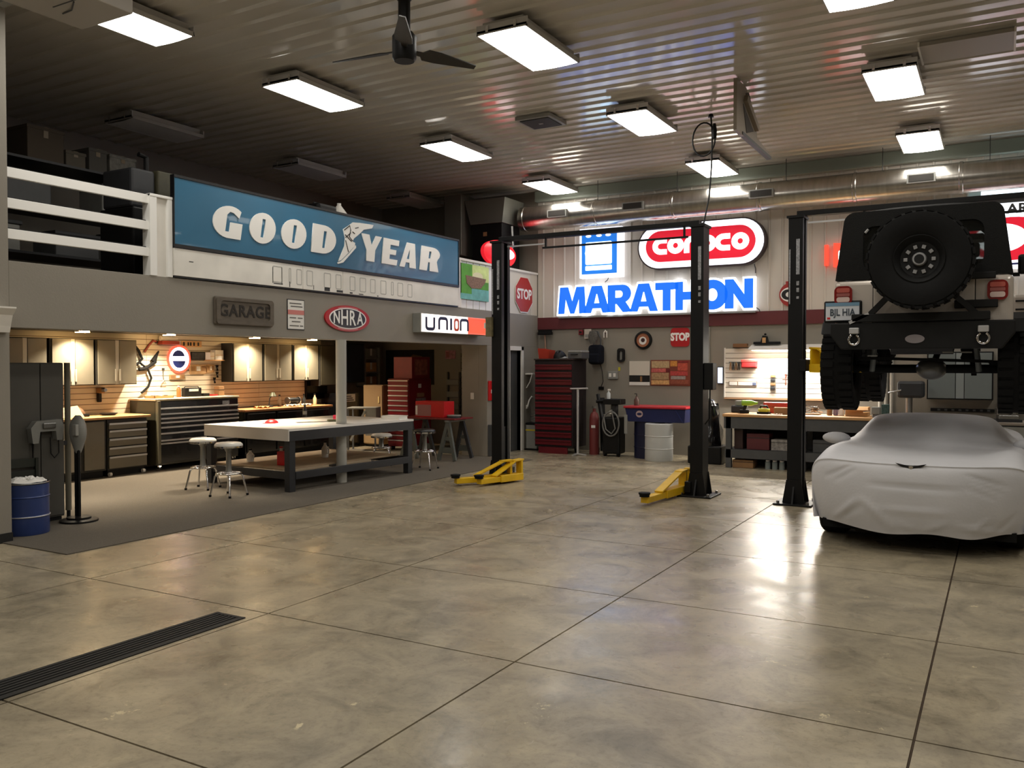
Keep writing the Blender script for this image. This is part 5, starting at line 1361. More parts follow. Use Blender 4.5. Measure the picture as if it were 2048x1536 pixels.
def stool(label, x_, y, rz, seat_mat, seat_h=0.66):
    t = thing('shop_stool', label, 'stool', (x_, y, 0.009), rz, 'shop stools')
    h = seat_h
    MB().lathe([(0.0, h - 0.03), (0.10, h - 0.03), (0.165, h - 0.035), (0.175, h - 0.02), (0.172, h + 0.0), (0.15, h + 0.02), (0.06, h + 0.028), (0, h + 0.028)], 24).build('seat', seat_mat, t, smooth=50)
    MB().lathe([(0.166, h - 0.045), (0.178, h - 0.04), (0.178, h - 0.02), (0.166, h - 0.018)], 24).build('seat_band', m_chrome, t, smooth=30)
    MB().lathe([(0.045, 0.30), (0.035, 0.34), (0.032, h - 0.1), (0.07, h - 0.03)], 16).build('centre_post', M('satin_post', '8e8e8a', 0.35, 0.7), t, smooth=40)
    MB().lathe([(0.05, 0.285), (0.09, 0.285), (0.09, 0.31), (0.05, 0.31)], 16).build('hub', m_chrome, t)
    MB().tube([(0.155 * math.cos(a), 0.155 * math.sin(a), 0.29) for a in [2 * PI * j / 24 for j in range(24)]], 0.011, 8, True).build('foot_ring', m_chrome, t, smooth=60)
    for k in range(4):
        a = PI / 4 + k * PI / 2
        c_, s_ = math.cos(a), math.sin(a)
        lg = MB().tube([(0.05 * c_, 0.05 * s_, 0.30), (0.13 * c_, 0.13 * s_, 0.295), (0.17 * c_, 0.17 * s_, 0.25), (0.20 * c_, 0.20 * s_, 0.12), (0.225 * c_, 0.225 * s_, 0.02)], 0.012, 8).build('leg', m_chrome, t, smooth=60)
        MB().lathe([(0.017, 0), (0.017, 0.025), (0.0, 0.03)], 10, (0.226 * c_, 0.226 * s_, 0)).build('foot', m_rubber, lg)
    return t
m_seatw = M('white_vinyl_seat', 'dad8d2', 0.35)
m_seatk = M('black_vinyl_seat', '1a1a1a', 0.35)
stool('chrome stool with white seat at the left corner of the white table', -9.32, 7.98, 0.35, m_seatw)
stool('chrome stool with white seat nearest the camera at the white table', -8.52, 7.70, 0.1, m_seatw)
stool('low chrome stool with black seat at the far end of the table', -7.98, 11.22, 0.2, m_seatk, 0.62)
stool('chrome stool with white seat half hidden behind the far end of the table', -8.95, 11.35, 0.6, m_seatw, 0.50)

# on the table
TZ = 0.009 + TH
t = thing('baseball_hat', 'red baseball hat lying on the white table', 'hat', (-9.10, 9.02, TZ))
MB().grid([[(0.10 * math.cos(a) * math.cos(b), 0.09 * math.sin(a) * math.cos(b), 0.055 * math.sin(b)) for a in [2 * PI * j / 16 for j in range(16)]] for b in [PI / 2 * i / 6 for i in range(7)]], True).build('crown', m_redp, t, smooth=60)
MB().box(-0.05, 0.13, -0.14, -0.05, 0.001, 0.008).build('brim', m_redp, t, bevel=0.003)
for k, (x_, y, c_, h, lb) in enumerate(((-9.72, 10.36, '1c1a18', 0.19, 'dark bottle with pale cap on the back of the white table'), (-9.20, 10.62, '8a8880', 0.14, 'grey can near the post on the white table'))):
    t = thing('bottle', lb, 'bottle', (x_, y, TZ))
    MB().lathe([(0.035, 0), (0.035, h * 0.65), (0.018, h * 0.82), (0.018, h), (0, h)], 14).build('body', M('tbottle_' + c_, c_, 0.3), t, smooth=40)
    MB().lathe([(0.02, h), (0.02, h + 0.02), (0, h + 0.02)], 10).build('cap', m_paper, t)
    MB().lathe([(0.0355, h * 0.2), (0.0355, h * 0.5)], 14).build('wrapper', m_mgrey, t, smooth=40)
t = thing('pink_box', 'pinkish red small box on the white table beside the post', 'box', (-8.66, 9.90, TZ), 0.4)
MB().box(-0.04, 0.04, -0.04, 0.04, 0, 0.085).build('carton', M('pink_red', 'd42a50', 0.4), t, bevel=0.006)
MB().box(-0.041, 0.041, -0.041, 0.041, 0.05, 0.055).build('lid_seam', m_dred, t)
t = thing('saw_blade', 'long grey hand tool lying across the white table', 'tool', (-8.78, 9.20, TZ), 1.0)
MB().prism([(0.0, 0.0), (0.5, 0.04), (0.5, 0.09), (0.0, 0.10)], 'z', 0.001, 0.01).build('blade', m_steel, t)
MB().box(0.46, 0.66, 0.02, 0.10, 0.001, 0.035).build('handle', M('olive_handle', '55543a', 0.6), t, bevel=0.012)
t = thing('paper_sheet', 'sheet of white paper on the far end of the white table', 'paper', (-8.3, 10.5, TZ), 0.2)
MB().box(-0.15, 0.15, -0.11, 0.11, 0.001, 0.003).build('sheet', m_paper, t)
MB().box(-0.10, 0.10, -0.02, -0.01, 0.003, 0.0036).build('print', m_mgrey, t)
t = thing('white_binder', 'thick white binder at the far corner of the white table', 'binder', (-8.12, 10.62, TZ), 0.05)
MB().box(-0.16, 0.16, -0.11, 0.11, 0.004, 0.05).build('pages', m_paper, t)
MB().box(-0.165, 0.17, -0.115, 0.115, 0.0, 0.005).box(-0.165, 0.17, -0.115, 0.115, 0.05, 0.055).box(-0.17, -0.162, -0.115, 0.115, 0.0, 0.055).build('cover', m_white, t)
# on the lower shelf
SZ = 0.296
t = thing('red_carton', 'red carton on the lower shelf of the white table', 'box', (-8.55, 8.72, SZ), 0.1)
MB().box(-0.09, 0.09, -0.06, 0.06, 0, 0.19).build('carton', m_redp, t, bevel=0.004)
MB().box(0.0905, 0.092, -0.04, 0.04, 0.06, 0.13).build('label', m_paper, t)
for k, (x_, y, h, lb) in enumerate(((-9.3, 8.8, 0.16, 'white jug on the lower table shelf, nearest the camera'), (-8.85, 8.95, 0.20, 'white spray bottle beside the red carton'), (-8.75, 9.75, 0.22, 'white bottle on the lower table shelf beyond the post'), (-8.9, 10.3, 0.18, 'white bottle at the far end of the lower table shelf'))):
    t = thing('jug', lb, 'jug', (x_, y, SZ))
    MB().lathe([(0.05, 0), (0.055, h * 0.6), (0.02, h * 0.85), (0.02, h), (0, h)], 14).build('body', m_white, t, smooth=40)
    MB().lathe([(0.024, h), (0.024, h + 0.025), (0, h + 0.025)], 10).build('cap', m_redp if k == 1 else m_black, t)
    MB().tube([(0.045, 0, h * 0.65), (0.075, 0, h * 0.6), (0.07, 0, h * 0.3), (0.05, 0, h * 0.28)], 0.008, 6).build('handle', m_white, t)

# ================================================================ RIGHT PART OF THE BAY
rc = thing('red_tool_chest', 'tall red tool chest with silver drawer pulls in the dim end of the bay', 'tool chest', (-10.48, 13.50, 0.0))
MB().box(0, 0.51, 0, 0.74, 0.08, 1.40).build('body', m_dred, rc, bevel=0.006)
for k in range(13):
    z0 = 0.12 + k * 0.097
    d = MB().box(0.015, 0.495, -0.022, 0.0, z0, z0 + 0.09).build('drawer', m_dred, rc, bevel=0.003)
    MB().box(0.015, 0.495, -0.036, -0.018, z0 + 0.068, z0 + 0.088).build('pull', m_silver, d)
MB().box(0.06, 0.51, 0.1, 0.70, 1.40, 1.83).build('upper_box', m_dred, rc, bevel=0.01)
MB().box(0.511, 0.513, 0.18, 0.62, 1.47, 1.78).build('sticker', M('faded_sticker', '9a5a50', 0.6, noise=(12, 0.4)), rc)
MB().box(0.511, 0.513, 0.22, 0.55, 0.86, 1.02).build('sticker', M('grey_sticker', '8d7a78', 0.6, noise=(25, 0.3)), rc)
MB().box(0.511, 0.513, 0.26, 0.50, 1.04, 1.12).build('sticker', M('tan_sticker', 'a47a60', 0.6), rc)
MB().box(0.511, 0.513, 0.30, 0.40, 1.22, 1.30).build('sticker', m_paper, rc)
for x_ in (0.06, 0.45):
    for y in (0.08, 0.66):
        MB().lathe([(0.04, -0.02), (0.04, 0.02)], 14, (x_, y, 0.04), 'x').build('caster', m_black, rc)
tf = thing('tan_cabinet', 'tan steel cabinet with a small yellow handle left of the red chest', 'cabinet', (-11.38, 13.85, 0.0))
MB().box(0, 0.50, 0, 0.5, 0.05, 1.26).build('body', M('tan_steel', 'a08460', 0.5), tf, bevel=0.008)
d = MB().box(0.01, 0.49, -0.02, 0.0, 0.07, 1.25).build('door', MATS['tan_steel'], tf, bevel=0.006)
MB().box(0.40, 0.43, -0.04, -0.018, 0.90, 1.03).build('handle', M('pale_yellow', 'e6cf90', 0.4), d)
MB().box(0.03, 0.47, 0.03, 0.45, 0, 0.05).build('plinth', m_black, tf)
t = thing('black_chest', 'low black cabinet behind the white table with a white card', 'cabinet', (-11.95, 13.3, 0.0))
MB().box(0, 0.5, 0, 0.5, 0, 1.10).build('body', m_chest, t, bevel=0.006)
cd = MB().box(0.501, 0.504, 0.05, 0.36, 0.93, 1.08).build('card', m_paper, t)
for k in range(3):
    MB().box(0.504, 0.5055, 0.08, 0.32 - 0.04 * k, 0.95 + 0.04 * k, 0.968 + 0.04 * k).build('print_line', m_signblack, cd)
t = thing('grey_cart', 'grey steel shop cart behind the far end of the white table', 'cart', (-10.95, 12.85, 0.009), 0.45)
MB().box(-0.02, 0.55, 0.0, 0.42, 0.81, 0.84).build('top_tray', m_mgrey, t, bevel=0.004)
MB().box(0.34, 0.55, 0.0, 0.42, 0.30, 0.81).build('box', m_mgrey, t, bevel=0.004)
MB().bar((0.05, 0.0, 0.2), (0.34, 0.0, 0.78), 0.03, 0.04).build('brace', m_mgrey, t)
MB().box(-0.02, 0.36, 0.02, 0.40, 0.62, 0.64).build('shelf', m_steel, t)
for x_ in (0.0, 0.53):
    for y in (0.02, 0.40):
        MB().box(x_ - 0.015, x_ + 0.015, y - 0.015, y + 0.015, 0.0, 0.82).build('leg', m_dgrey, t)
# black banner and small things on the end wall
t = thing('black_banner', 'black banner with a brown diagonal stripe on the dim end wall', 'banner', (-12.0, YB - 0.004, 1.24))
MB().box(0, 1.30, -0.012, -0.001, 0, 0.76).build('cloth', M('black_cloth', '14110f', 0.8), t)
MB().prism([(0.25, 0.30), (0.42, 0.20), (1.0, 0.62), (0.75, 0.66)], 'y', -0.016, -0.012).build('stripe', M('brown_stripe', '5a4222', 0.8), t)
t = thing('wall_rack', 'pale shelf rack with boxes on the dim end wall left of the banner', 'rack', (XB + 0.025, 14.45, 1.2), RB)
for z in (0.0, 0.3, 0.6):
    MB().box(0, 0.5, -0.25, 0, z, z + 0.02).build('shelf', m_mgrey, t)
for x_ in (0.0, 0.48):
    MB().box(x_, x_ + 0.02, -0.25, 0, 0, 0.85).build('side', m_mgrey, t)
for k, (z, c_, lb) in enumerate(((0.02, m_brown, 'brown box on the lowest shelf of the pale rack'), (0.32, m_wood, 'tan box on the middle shelf of the pale rack'), (0.62, m_mgrey, 'grey box on the top shelf of the pale rack'))):
    q_ = thing('rack_box', lb, 'box', (XB + 0.025, 14.45, 1.2 + z + 0.001), RB)
    MB().box(0.05, 0.42, -0.22, -0.03, 0, 0.2).build('carton', c_, q_, bevel=0.006)
    MB().box(0.2, 0.26, -0.222, -0.219, 0.05, 0.2).build('tape', m_paper, q_)
t = thing('pink_notice', 'small pink and white notice on the dim end wall', 'notice', (-10.40, YB - 0.002, 1.80))
MB().box(0, 0.26, -0.01, -0.001, 0, 0.18).build('sheet', M('pink_sheet', 'b07a86', 0.6, noise=(14, 0.4)), t)
MB().box(0.02, 0.10, -0.012, -0.009, 0.03, 0.15).build('dark_block', m_dred, t)
t = thing('chrome_bracket_set', 'cluster of chrome brackets hanging on the dim end wall', 'brackets', (-9.98, YB - 0.002, 1.52))
for k in range(3):
    MB().tube([(0.0, -0.03, 0.34 - 0.13 * k), (0.28, -0.04, 0.36 - 0.13 * k)], 0.014, 8).build('bar', m_chrome, t)
MB().tube([(0.14, -0.03, 0.38), (0.12, -0.05, 0.0)], 0.016, 8).build('stem', m_chrome, t)
MB().box(-0.02, 0.30, -0.02, -0.001, 0.02, 0.40).build('back_plate', M('olive_plate', '5a5640', 0.5), t)
t = thing('tool_rack', 'grey ladder-like tool rack on the dim end wall', 'rack', (-10.34, YB - 0.002, 0.62))
for x_ in (0.0, 0.30, 0.44):
    MB().box(x_, x_ + 0.03, -0.04, -0.002, 0, 0.9).build('upright', m_dgrey, t)
for k in range(7):
    MB().box(0.30, 0.47, -0.045, -0.005, 0.06 + 0.12 * k, 0.085 + 0.12 * k).build('rung', m_dgrey, t)
for k in range(3):
    MB().box(0.0, 0.30, -0.05, -0.005, 0.1 + 0.26 * k, 0.22 + 0.26 * k).build('tray', m_mgrey, t, bevel=0.004)
t = thing('light_switch', 'white light switch plate on the grey pier of the bay', 'switch', (-8.46, YR - 0.001, 1.04))
MB().box(-0.035, 0.035, -0.008, 0, 0, 0.12).build('plate', m_white, t, bevel=0.003)
MB().box(-0.008, 0.008, -0.018, -0.008, 0.045, 0.075).build('toggle', m_paper, t)
# saw-horse table with red box
s_ = thing('sawhorse_table', 'thin red-topped board on grey sawhorses at the right of the bay', 'table', (-8.72, 12.62, 0.022))
MB().box(-0.60, 0.58, -0.30, 0.30, 0.70, 0.725).build('top', M('dark_red_board', '6e1c20', 0.4), s_, bevel=0.004)
m_horse = M('dark_sawhorse_paint', '4e524d', 0.55)
for sx in (-0.40, 0.40):
    MB().box(sx - 0.05, sx + 0.05, -0.27, 0.27, 0.66, 0.70).build('beam', m_mgrey, s_, bevel=0.004)
    for sy in (-1, 1):
        for e in (-1, 1):
            MB().bar((sx, sy * 0.22, 0.68), (sx + e * 0.17, sy * 0.27, 0.0), 0.06, 0.05, (0, 1, 0)).build('leg', m_horse if sy < 0 else m_dark, s_)
        MB().box(sx - 0.15, sx + 0.15, sy * 0.26 - 0.015, sy * 0.26 + 0.015, 0.12, 0.22).build('brace', m_horse, s_)
        MB().box(sx - 0.10, sx + 0.10, sy * 0.245 - 0.015, sy * 0.245 + 0.015, 0.34, 0.40).build('brace', m_horse, s_)
t = thing('red_tool_box', 'bright red open-fronted tool box on the sawhorse table', 'tool box', (-9.08, 12.48, 0.7475))
MB().box(0, 0.62, 0, 0.32, 0, 0.28).build('body', m_redp, t, bevel=0.008)
MB().box(0.02, 0.34, -0.006, 0.0, 0.02, 0.22).build('paper', M('faded_pink_paper', '9a6a68', 0.7), t)
MB().box(0.01, 0.05, -0.010, -0.002, 0.04, 0.2).build('latch', m_paper, t)
t = thing('round_tin', 'flat grey tin at the right end of the sawhorse table', 'tin', (-8.30, 12.55, 0.748))
MB().lathe([(0.12, 0), (0.12, 0.035), (0, 0.035)], 22).build('can', m_dark, t, smooth=30)
MB().lathe([(0.124, 0.035), (0.124, 0.05), (0.0, 0.052)], 22).build('lid', m_mgrey, t, smooth=30)
t = thing('fire_extinguisher_sign', 'red plate with white mark on the grey pier beside the lift column', 'sign', (XF, 13.44, 1.02), RZF)
MB().box(-0.02, 0.26, -0.03, -0.001, 0, 0.36).build('plate', m_redp, t, bevel=0.006)
MB().box(0.05, 0.2, -0.033, -0.029, 0.13, 0.2).build('mark', m_paper, t)
t = thing('red_side_bin', 'dark low cabinet under the red plate on the grey pier', 'cabinet', (XF + 0.001, 13.42, 0.0), RZF)
MB().box(0, 0.3, -0.12, -0.002, 0, 0.58).build('body', m_dgrey, t, bevel=0.006)
MB().box(0.0, 0.3, -0.125, -0.12, 0.45, 0.58).build('lid', m_navy, t)

# ================================================================ LEFT END OF THE BAY
lk = thing('grey_locker', 'tall dark grey steel locker at the left end of the bay', 'locker', (-8.78, 4.90, 0.009), RZF)
m_lock = M('locker_grey', '4c4a44', 0.5, noise=(3, 0.05))
MB().box(0, 0.76, 0.0, 0.55, 0.04, 1.69).build('body', m_lock, lk, bevel=0.006)
MB().box(0.01, 0.49, -0.018, 0.0, 0.06, 1.68).build('door', m_lock, lk, bevel=0.004)
MB().box(0.50, 0.75, -0.018, 0.0, 0.06, 1.68).build('door', m_lock, lk, bevel=0.004)
MB().box(0.02, 0.74, 0.02, 0.5, 0, 0.04).build('plinth', m_black, lk)
t = thing('hose_bracket', 'grey moulded bracket with a looped cord on the locker front', 'bracket', (-8.762, 5.43, 0.86), RZF)
shape('bracket_body', [[(-0.17, 0.0), (-0.11, 0.0), (-0.09, 0.12), (0.08, 0.12), (0.09, 0.02), (0.15, 0.02), (0.17, 0.16), (0.14, 0.24), (-0.13, 0.23), (-0.19, 0.16)]], m_mgrey, t, (0, -0.045, 0), 0.04, bevel=0.012)
MB().box(-0.07, 0.07, -0.11, -0.084, 0.15, 0.21).build('hand_grip', m_steel, t, bevel=0.01)
MB().tube([(0.05, -0.03, 0.05), (0.05, -0.035, -0.12), (0.09, -0.035, -0.17), (0.14, -0.035, -0.12), (0.14, -0.03, 0.10)], 0.006, 6).build('cord', m_black, t)
MB().tube([(-0.14, -0.03, 0.0), (-0.14, -0.03, -0.16)], [0.012, 0.006], 8).build('probe', m_black, t)
t = thing('side_pipe', 'grey pipe standing at the right edge of the locker', 'pipe', (-8.80, 5.72, 0.009))
MB().lathe([(0.03, 0.09), (0.03, 1.69), (0.0, 1.69)], 14).build('pipe', M('olive_pipe', '6a6556', 0.5), t, smooth=40)
MB().lathe([(0.02, 0.0), (0.02, 0.1)], 12).build('foot', m_black, t)
MB().box(-0.028, 0.02, -0.06, -0.02, 0.8, 0.85).build('clip', m_dark, t)
pd = thing('pedestal_stand', 'black pedestal stand with a grey hooded head on the carpet edge', 'stand', (-8.53, 5.66, 0.009))
MB().lathe([(0.19, 0.0), (0.19, 0.018), (0.17, 0.028), (0.12, 0.03), (0.12, 0.05), (0.05, 0.06), (0, 0.06)], 32).build('base', m_black, pd, smooth=35)
for s in (-1, 1):
    MB().tube([(s * 0.022, -0.01, 0.05), (s * 0.022, -0.01, 0.80)], 0.018, 10).build('pole', m_black, pd, smooth=40)
MB().grid([[(x_ * (0.055 + 0.03 * math.sin(min(1, k / 5) * PI * 0.5)) * sc, y_ * 0.055 * sc, 0.73 + 0.4 * k / 8) for x_, y_ in [(math.cos(a), math.sin(a)) for a in [2 * PI * j / 16 for j in range(16)]]] for k, sc in ((0, 0.5), (1, 0.8), (2, 1.0), (3, 1.2), (4, 1.3), (5, 1.3), (6, 1.2), (7, 0.95), (8, 0.4))], True).build('hood', m_mgrey, pd, smooth=70)
MB().box(0.03, 0.09, -0.085, -0.05, 0.92, 1.04).build('face_plate', M('pale_grey_plate', '9d9c96', 0.4), pd, bevel=0.006)
dm = thing('blue_drum', 'blue steel drum used as a rubbish bin at the wall end', 'drum', (-8.40, 5.01, 0.009))
MB().lathe([(0.0, 0.012), (0.20, 0.012), (0.205, 0.0), (0.21, 0.01), (0.208, 0.17), (0.216, 0.18), (0.208, 0.19), (0.208, 0.36), (0.216, 0.37), (0.208, 0.38), (0.21, 0.50), (0.198, 0.50), (0.196, 0.1), (0.0, 0.05)], 36).build('shell', m_blue, dm, smooth=35)
MB().tube([(0.211 * math.cos(a), 0.211 * math.sin(a), 0.505) for a in [2 * PI * j / 32 for j in range(32)]], 0.009, 8, True).build('rim', m_steel, dm, smooth=60)
MB().tube([(0.213 * math.cos(a), 0.213 * math.sin(a), 0.18) for a in [2 * PI * j / 32 for j in range(32)]], 0.006, 6, True).build('hoop', m_silver, dm, smooth=60)
rnd = random.Random(3)
MB().grid([[((0.19 * i / 7) * math.cos(a), (0.19 * i / 7) * math.sin(a), 0.51 + 0.05 * rnd.random() * (1 if i < 7 else 0.2)) for a in [2 * PI * j / 22 for j in range(22)]] for i in range(8)], True).build('crumpled_liner', m_paper, dm, smooth=30)
t = thing('green_crate', 'dark green crate on the carpet behind the blue drum', 'crate', (-8.55, 5.02, 0.0))
t.location = (-8.60, 4.98, 0.009)
MB().box(-0.14, 0.02, -0.18, 0.30, 0.0, 0.01).build('base', m_black, t)
for z in (0.40, 0.52, 0.64):
    MB().box(-0.135, -0.115, -0.16, 0.36, z - 0.03, z + 0.06).build('slat', M('dark_green_crate', '23271e', 0.6), t, bevel=0.004)
for y in (-0.14, 0.32):
    MB().box(-0.14, -0.10, y, y + 0.03, 0.0, 0.70).build('post', MATS['dark_green_crate'], t)

# ================================================================ ALONG THE BACK WALL
rt = thing('red_drawer_tower', 'tall dark red tool cabinet with eleven drawers in the back corner', 'tool cabinet', (-7.74, 14.50, 0.0))
m_mar = M('maroon_enamel', '62101c', 0.35, noise=(4, 0.08))
MB().box(0, 0.80, 0, 0.60, 0.12, 1.76).build('body', M('dark_maroon_body', '16090b', 0.6), rt, bevel=0.008)
for k in range(11):
    z0 = 0.16 + k * 0.142
    d = MB().box(0.02, 0.78, -0.025, 0.0, z0, z0 + 0.098).build('drawer', m_mar, rt, bevel=0.005)
    MB().box(0.02, 0.78, -0.048, -0.02, z0 + 0.072, z0 + 0.098).build('pull', m_mar, d, bevel=0.004)
MB().box(-0.01, 0.81, -0.03, 0.61, 1.76, 1.79).build('top', M('brown_black_top', '2a1e1c', 0.6), rt, bevel=0.006)
MB().box(0.10, 0.70, -0.04, 0.0, 0.0, 0.12).build('plinth', m_mar, rt)
for x_ in (0.06, 0.74):
    MB().lathe([(0.05, -0.02), (0.05, 0.02)], 14, (x_, 0.3, 0.05), 'x').build('caster', m_black, rt)
    MB().box(x_ - 0.03, x_ + 0.03, 0.26, 0.34, 0.05, 0.12).build('caster_fork', m_steel, rt)
t = thing('orange_bin', 'orange-red open bin on top of the dark red tool cabinet', 'bin', (-7.62, 14.75, 1.79))
MB().add([(-0.1, -0.12, 0), (0.1, -0.12, 0), (0.1, 0.12, 0), (-0.1, 0.12, 0), (-0.12, -0.14, 0.2), (0.12, -0.14, 0.16), (0.12, 0.14, 0.16), (-0.12, 0.14, 0.2)], [(0, 3, 2, 1), (0, 1, 5, 4), (1, 2, 6, 5), (2, 3, 7, 6), (3, 0, 4, 7)]).build('bin', M('orange_red_plastic', 'b23420', 0.4), t)
MB().box(-0.09, 0.09, -0.11, 0.11, 0.01, 0.02).build('liner', m_dred, t)
t = thing('baseball_hat', 'crumpled black hat on top of the dark red tool cabinet', 'hat', (-7.33, 14.72, 1.79))
MB().grid([[((0.13 + 0.02 * math.sin(3 * a)) * math.cos(a) * math.cos(b), 0.12 * math.sin(a) * math.cos(b), 0.14 * math.sin(b) * (1 + 0.15 * math.cos(2 * a))) for a in [2 * PI * j / 18 for j in range(18)]] for b in [PI / 2 * i / 6 for i in range(7)]], True).build('dome', m_black, t, smooth=50)
MB().add([(0.02, -0.10, 0.004), (0.20, -0.14, 0.004), (0.22, -0.02, 0.02), (0.06, 0.0, 0.05), (0.02, -0.10, 0.01), (0.20, -0.14, 0.01), (0.22, -0.02, 0.026), (0.06, 0.0, 0.056)], [(0, 1, 2, 3), (4, 5, 6, 7), (0, 1, 5, 4), (1, 2, 6, 5), (2, 3, 7, 6), (3, 0, 4, 7)]).build('peak', m_mgrey, t)
t = thing('grey_case', 'flat grey tool case on the right end of the dark red cabinet', 'case', (-6.90, 14.75, 1.79))
MB().box(-0.18, 0.10, -0.18, 0.18, 0, 0.11).build('lower_shell', m_dgrey, t, bevel=0.012)
MB().box(-0.18, 0.10, -0.18, 0.18, 0.112, 0.15).build('lid', m_mgrey, t, bevel=0.012)
MB().tube([(-0.10, -0.18, 0.08), (-0.10, -0.21, 0.08), (0.02, -0.21, 0.08), (0.02, -0.18, 0.08)], 0.01, 6).build('handle', m_black, t)
# broom hanging in the corner
t = thing('broom', 'push broom hanging head up beside the dark red cabinet', 'broom', (-7.93, 15.36, 0.0))
MB().box(-0.16, 0.14, -0.10, -0.01, 2.27, 2.33).build('head', m_black, t, bevel=0.008)
MB().box(-0.15, 0.13, -0.09, -0.02, 2.33, 2.37).build('bristles', m_rubber, t)
MB().tube([(-0.02, -0.05, 2.29), (0.06, -0.06, 1.05)], 0.014, 8).build('handle', M('pale_handle_wood', 'a5806a', 0.6), t, smooth=50)
# small things on the facade wall past the door
t = thing('wall_hook_shelf', 'white curved bracket shelf on the wall beside the door casing', 'bracket', (XF, 14.86, 1.20), RZF)
MB().box(-0.02, 0.24, -0.16, -0.002, 0.28, 0.31).build('shelf', m_white, t, bevel=0.004)
MB().tube([(0.0, -0.14, 0.28), (0.0, -0.10, 0.14), (0.0, -0.02, 0.02)], 0.012, 8).build('arm', m_white, t, smooth=50)
t = thing('cable_hook', 'white curved cable hook on the wall beside the door casing', 'hook', (XF, 14.90, 0.84), RZF)
MB().tube([(0.0, -0.02, 0.0), (0.02, -0.05, 0.14), (0.08, -0.07, 0.20), (0.14, -0.06, 0.19)], 0.016, 8).build('hook', m_white, t, smooth=60)
MB().box(-0.02, 0.03, -0.02, -0.001, -0.03, 0.04).build('plate', m_white, t)
t = thing('flip_bin', 'grey plastic bin with a yellow stripe beside the door', 'bin', (-7.98, 14.92, 0.0))
MB().box(-0.12, 0.12, -0.12, 0.20, 0.03, 0.50).build('body', m_mgrey, t, bevel=0.012)
MB().box(-0.13, 0.13, -0.13, 0.21, 0.50, 0.54).build('lid', m_black, t, bevel=0.008)
MB().box(-0.122, 0.122, -0.123, -0.118, 0.38, 0.41).build('stripe', M('yellow_stripe', 'c8b028', 0.5), t)
MB().box(-0.14, 0.14, -0.14, 0.22, 0.0, 0.03).build('base', m_black, t)
t = thing('wire_basket', 'small wire basket on the grey plastic bin', 'basket', (-7.98, 14.96, 0.54))
for k in range(4):
    MB().tube([(0.10 * math.cos(a), 0.10 * math.sin(a), 0.01 + 0.05 * k) for a in [2 * PI * j / 14 for j in range(14)]], 0.005, 5, True).build('hoop', m_steel, t)
for j in range(6):
    a = 2 * PI * j / 6
    MB().tube([(0.10 * math.cos(a), 0.10 * math.sin(a), 0.0), (0.10 * math.cos(a), 0.10 * math.sin(a), 0.17)], 0.004, 5).build('wire', m_steel, t)
# hung things on the lower back wall
t = thing('backpack', 'dark navy backpack hanging from a hook on the back wall', 'backpack', (-6.82, YL, 1.70))
MB().box(-0.15, 0.15, -0.19, -0.01, -0.02, 0.36).build('sack', M('navy_fabric', '12151f', 0.85, spec=0.2), t, bevel=0.07, seg=4)
MB().box(-0.11, 0.11, -0.24, -0.17, 0.0, 0.19).build('pocket', MATS['navy_fabric'], t, bevel=0.03, seg=3)
for s in (-1, 1):
    MB().tube([(s * 0.08, -0.06, 0.32), (s * 0.07, -0.05, 0.48), (0, -0.03, 0.62)], 0.014, 6).build('strap', m_dgrey, t)
t = thing('mesh_bag', 'grey mesh bag hanging above the navy backpack', 'bag', (-6.84, YL, 2.06))
MB().grid([[((0.05 + 0.05 * math.sin(PI * (0.15 + 0.8 * i / 8))) * math.cos(a), -0.21 + 0.04 * math.sin(a), 0.26 - 0.24 * i / 8) for a in [2 * PI * j / 14 for j in range(14)]] for i in range(9)], True).build('net', M('grey_mesh', '57544f', 0.9, noise=(60, 0.4)), t, smooth=60)
MB().tube([(0, -0.20, 0.24), (0, -0.1, 0.27), (0, -0.01, 0.26)], 0.008, 6).build('hook', m_steel, t)
t = thing('alarm_horn', 'small maroon alarm horn under the maroon band', 'alarm', (-7.22, YL, 2.26))
MB().box(0, 0.09, -0.06, -0.001, 0, 0.10).build('case', m_dred, t, bevel=0.01)
MB().box(0.02, 0.07, -0.064, -0.059, 0.03, 0.07).build('grille', m_black, t)
t = thing('thermostat', 'beige control box under the maroon band', 'control box', (-7.10, YL, 2.18))
MB().box(0, 0.15, -0.05, -0.001, 0, 0.19).build('case', M('beige_case', 'b7aea0', 0.5), t, bevel=0.006)
MB().box(0.02, 0.13, -0.054, -0.049, 0.03, 0.09).build('label', m_mgrey, t)
t = thing('arch_hook', 'white arch-shaped hook under the maroon band', 'hook', (-6.66, YL, 2.20))
MB().tube([(-0.03, -0.03, 0.0), (-0.03, -0.03, 0.1), (0.0, -0.03, 0.14), (0.03, -0.03, 0.1), (0.03, -0.03, 0.0)], 0.012, 8).build('arch', m_white, t, smooth=60)
MB().box(-0.03, 0.03, -0.03, -0.001, 0.1, 0.13).build('mount', m_white, t)
t = thing('cord_reel', 'black oval cord holder on the back wall', 'cord holder', (-6.33, YL, 1.73))
shape('loop', [rrect(-0.07, 0.07, 0, 0.26, 0.05), rrect(-0.035, 0.035, 0.035, 0.215, 0.03)], m_black, t, (0, -0.04, 0), 0.03)
MB().box(-0.03, 0.03, -0.03, -0.001, 0.03, 0.22).build('back', m_mgrey, t)
t = thing('power_box', 'grey double outlet box on the back wall', 'outlet box', (-6.60, YL, 1.40))
MB().box(0, 0.20, -0.05, -0.001, 0, 0.15).build('box', m_mgrey, t, bevel=0.006)
for x_ in (0.05, 0.14):
    MB().box(x_ - 0.025, x_ + 0.025, -0.058, -0.049, 0.04, 0.11).build('cover', m_white, t, bevel=0.004)
t = thing('yellow_tag', 'small yellow tag above the grey outlet box', 'tag', (-6.40, YL, 1.56))
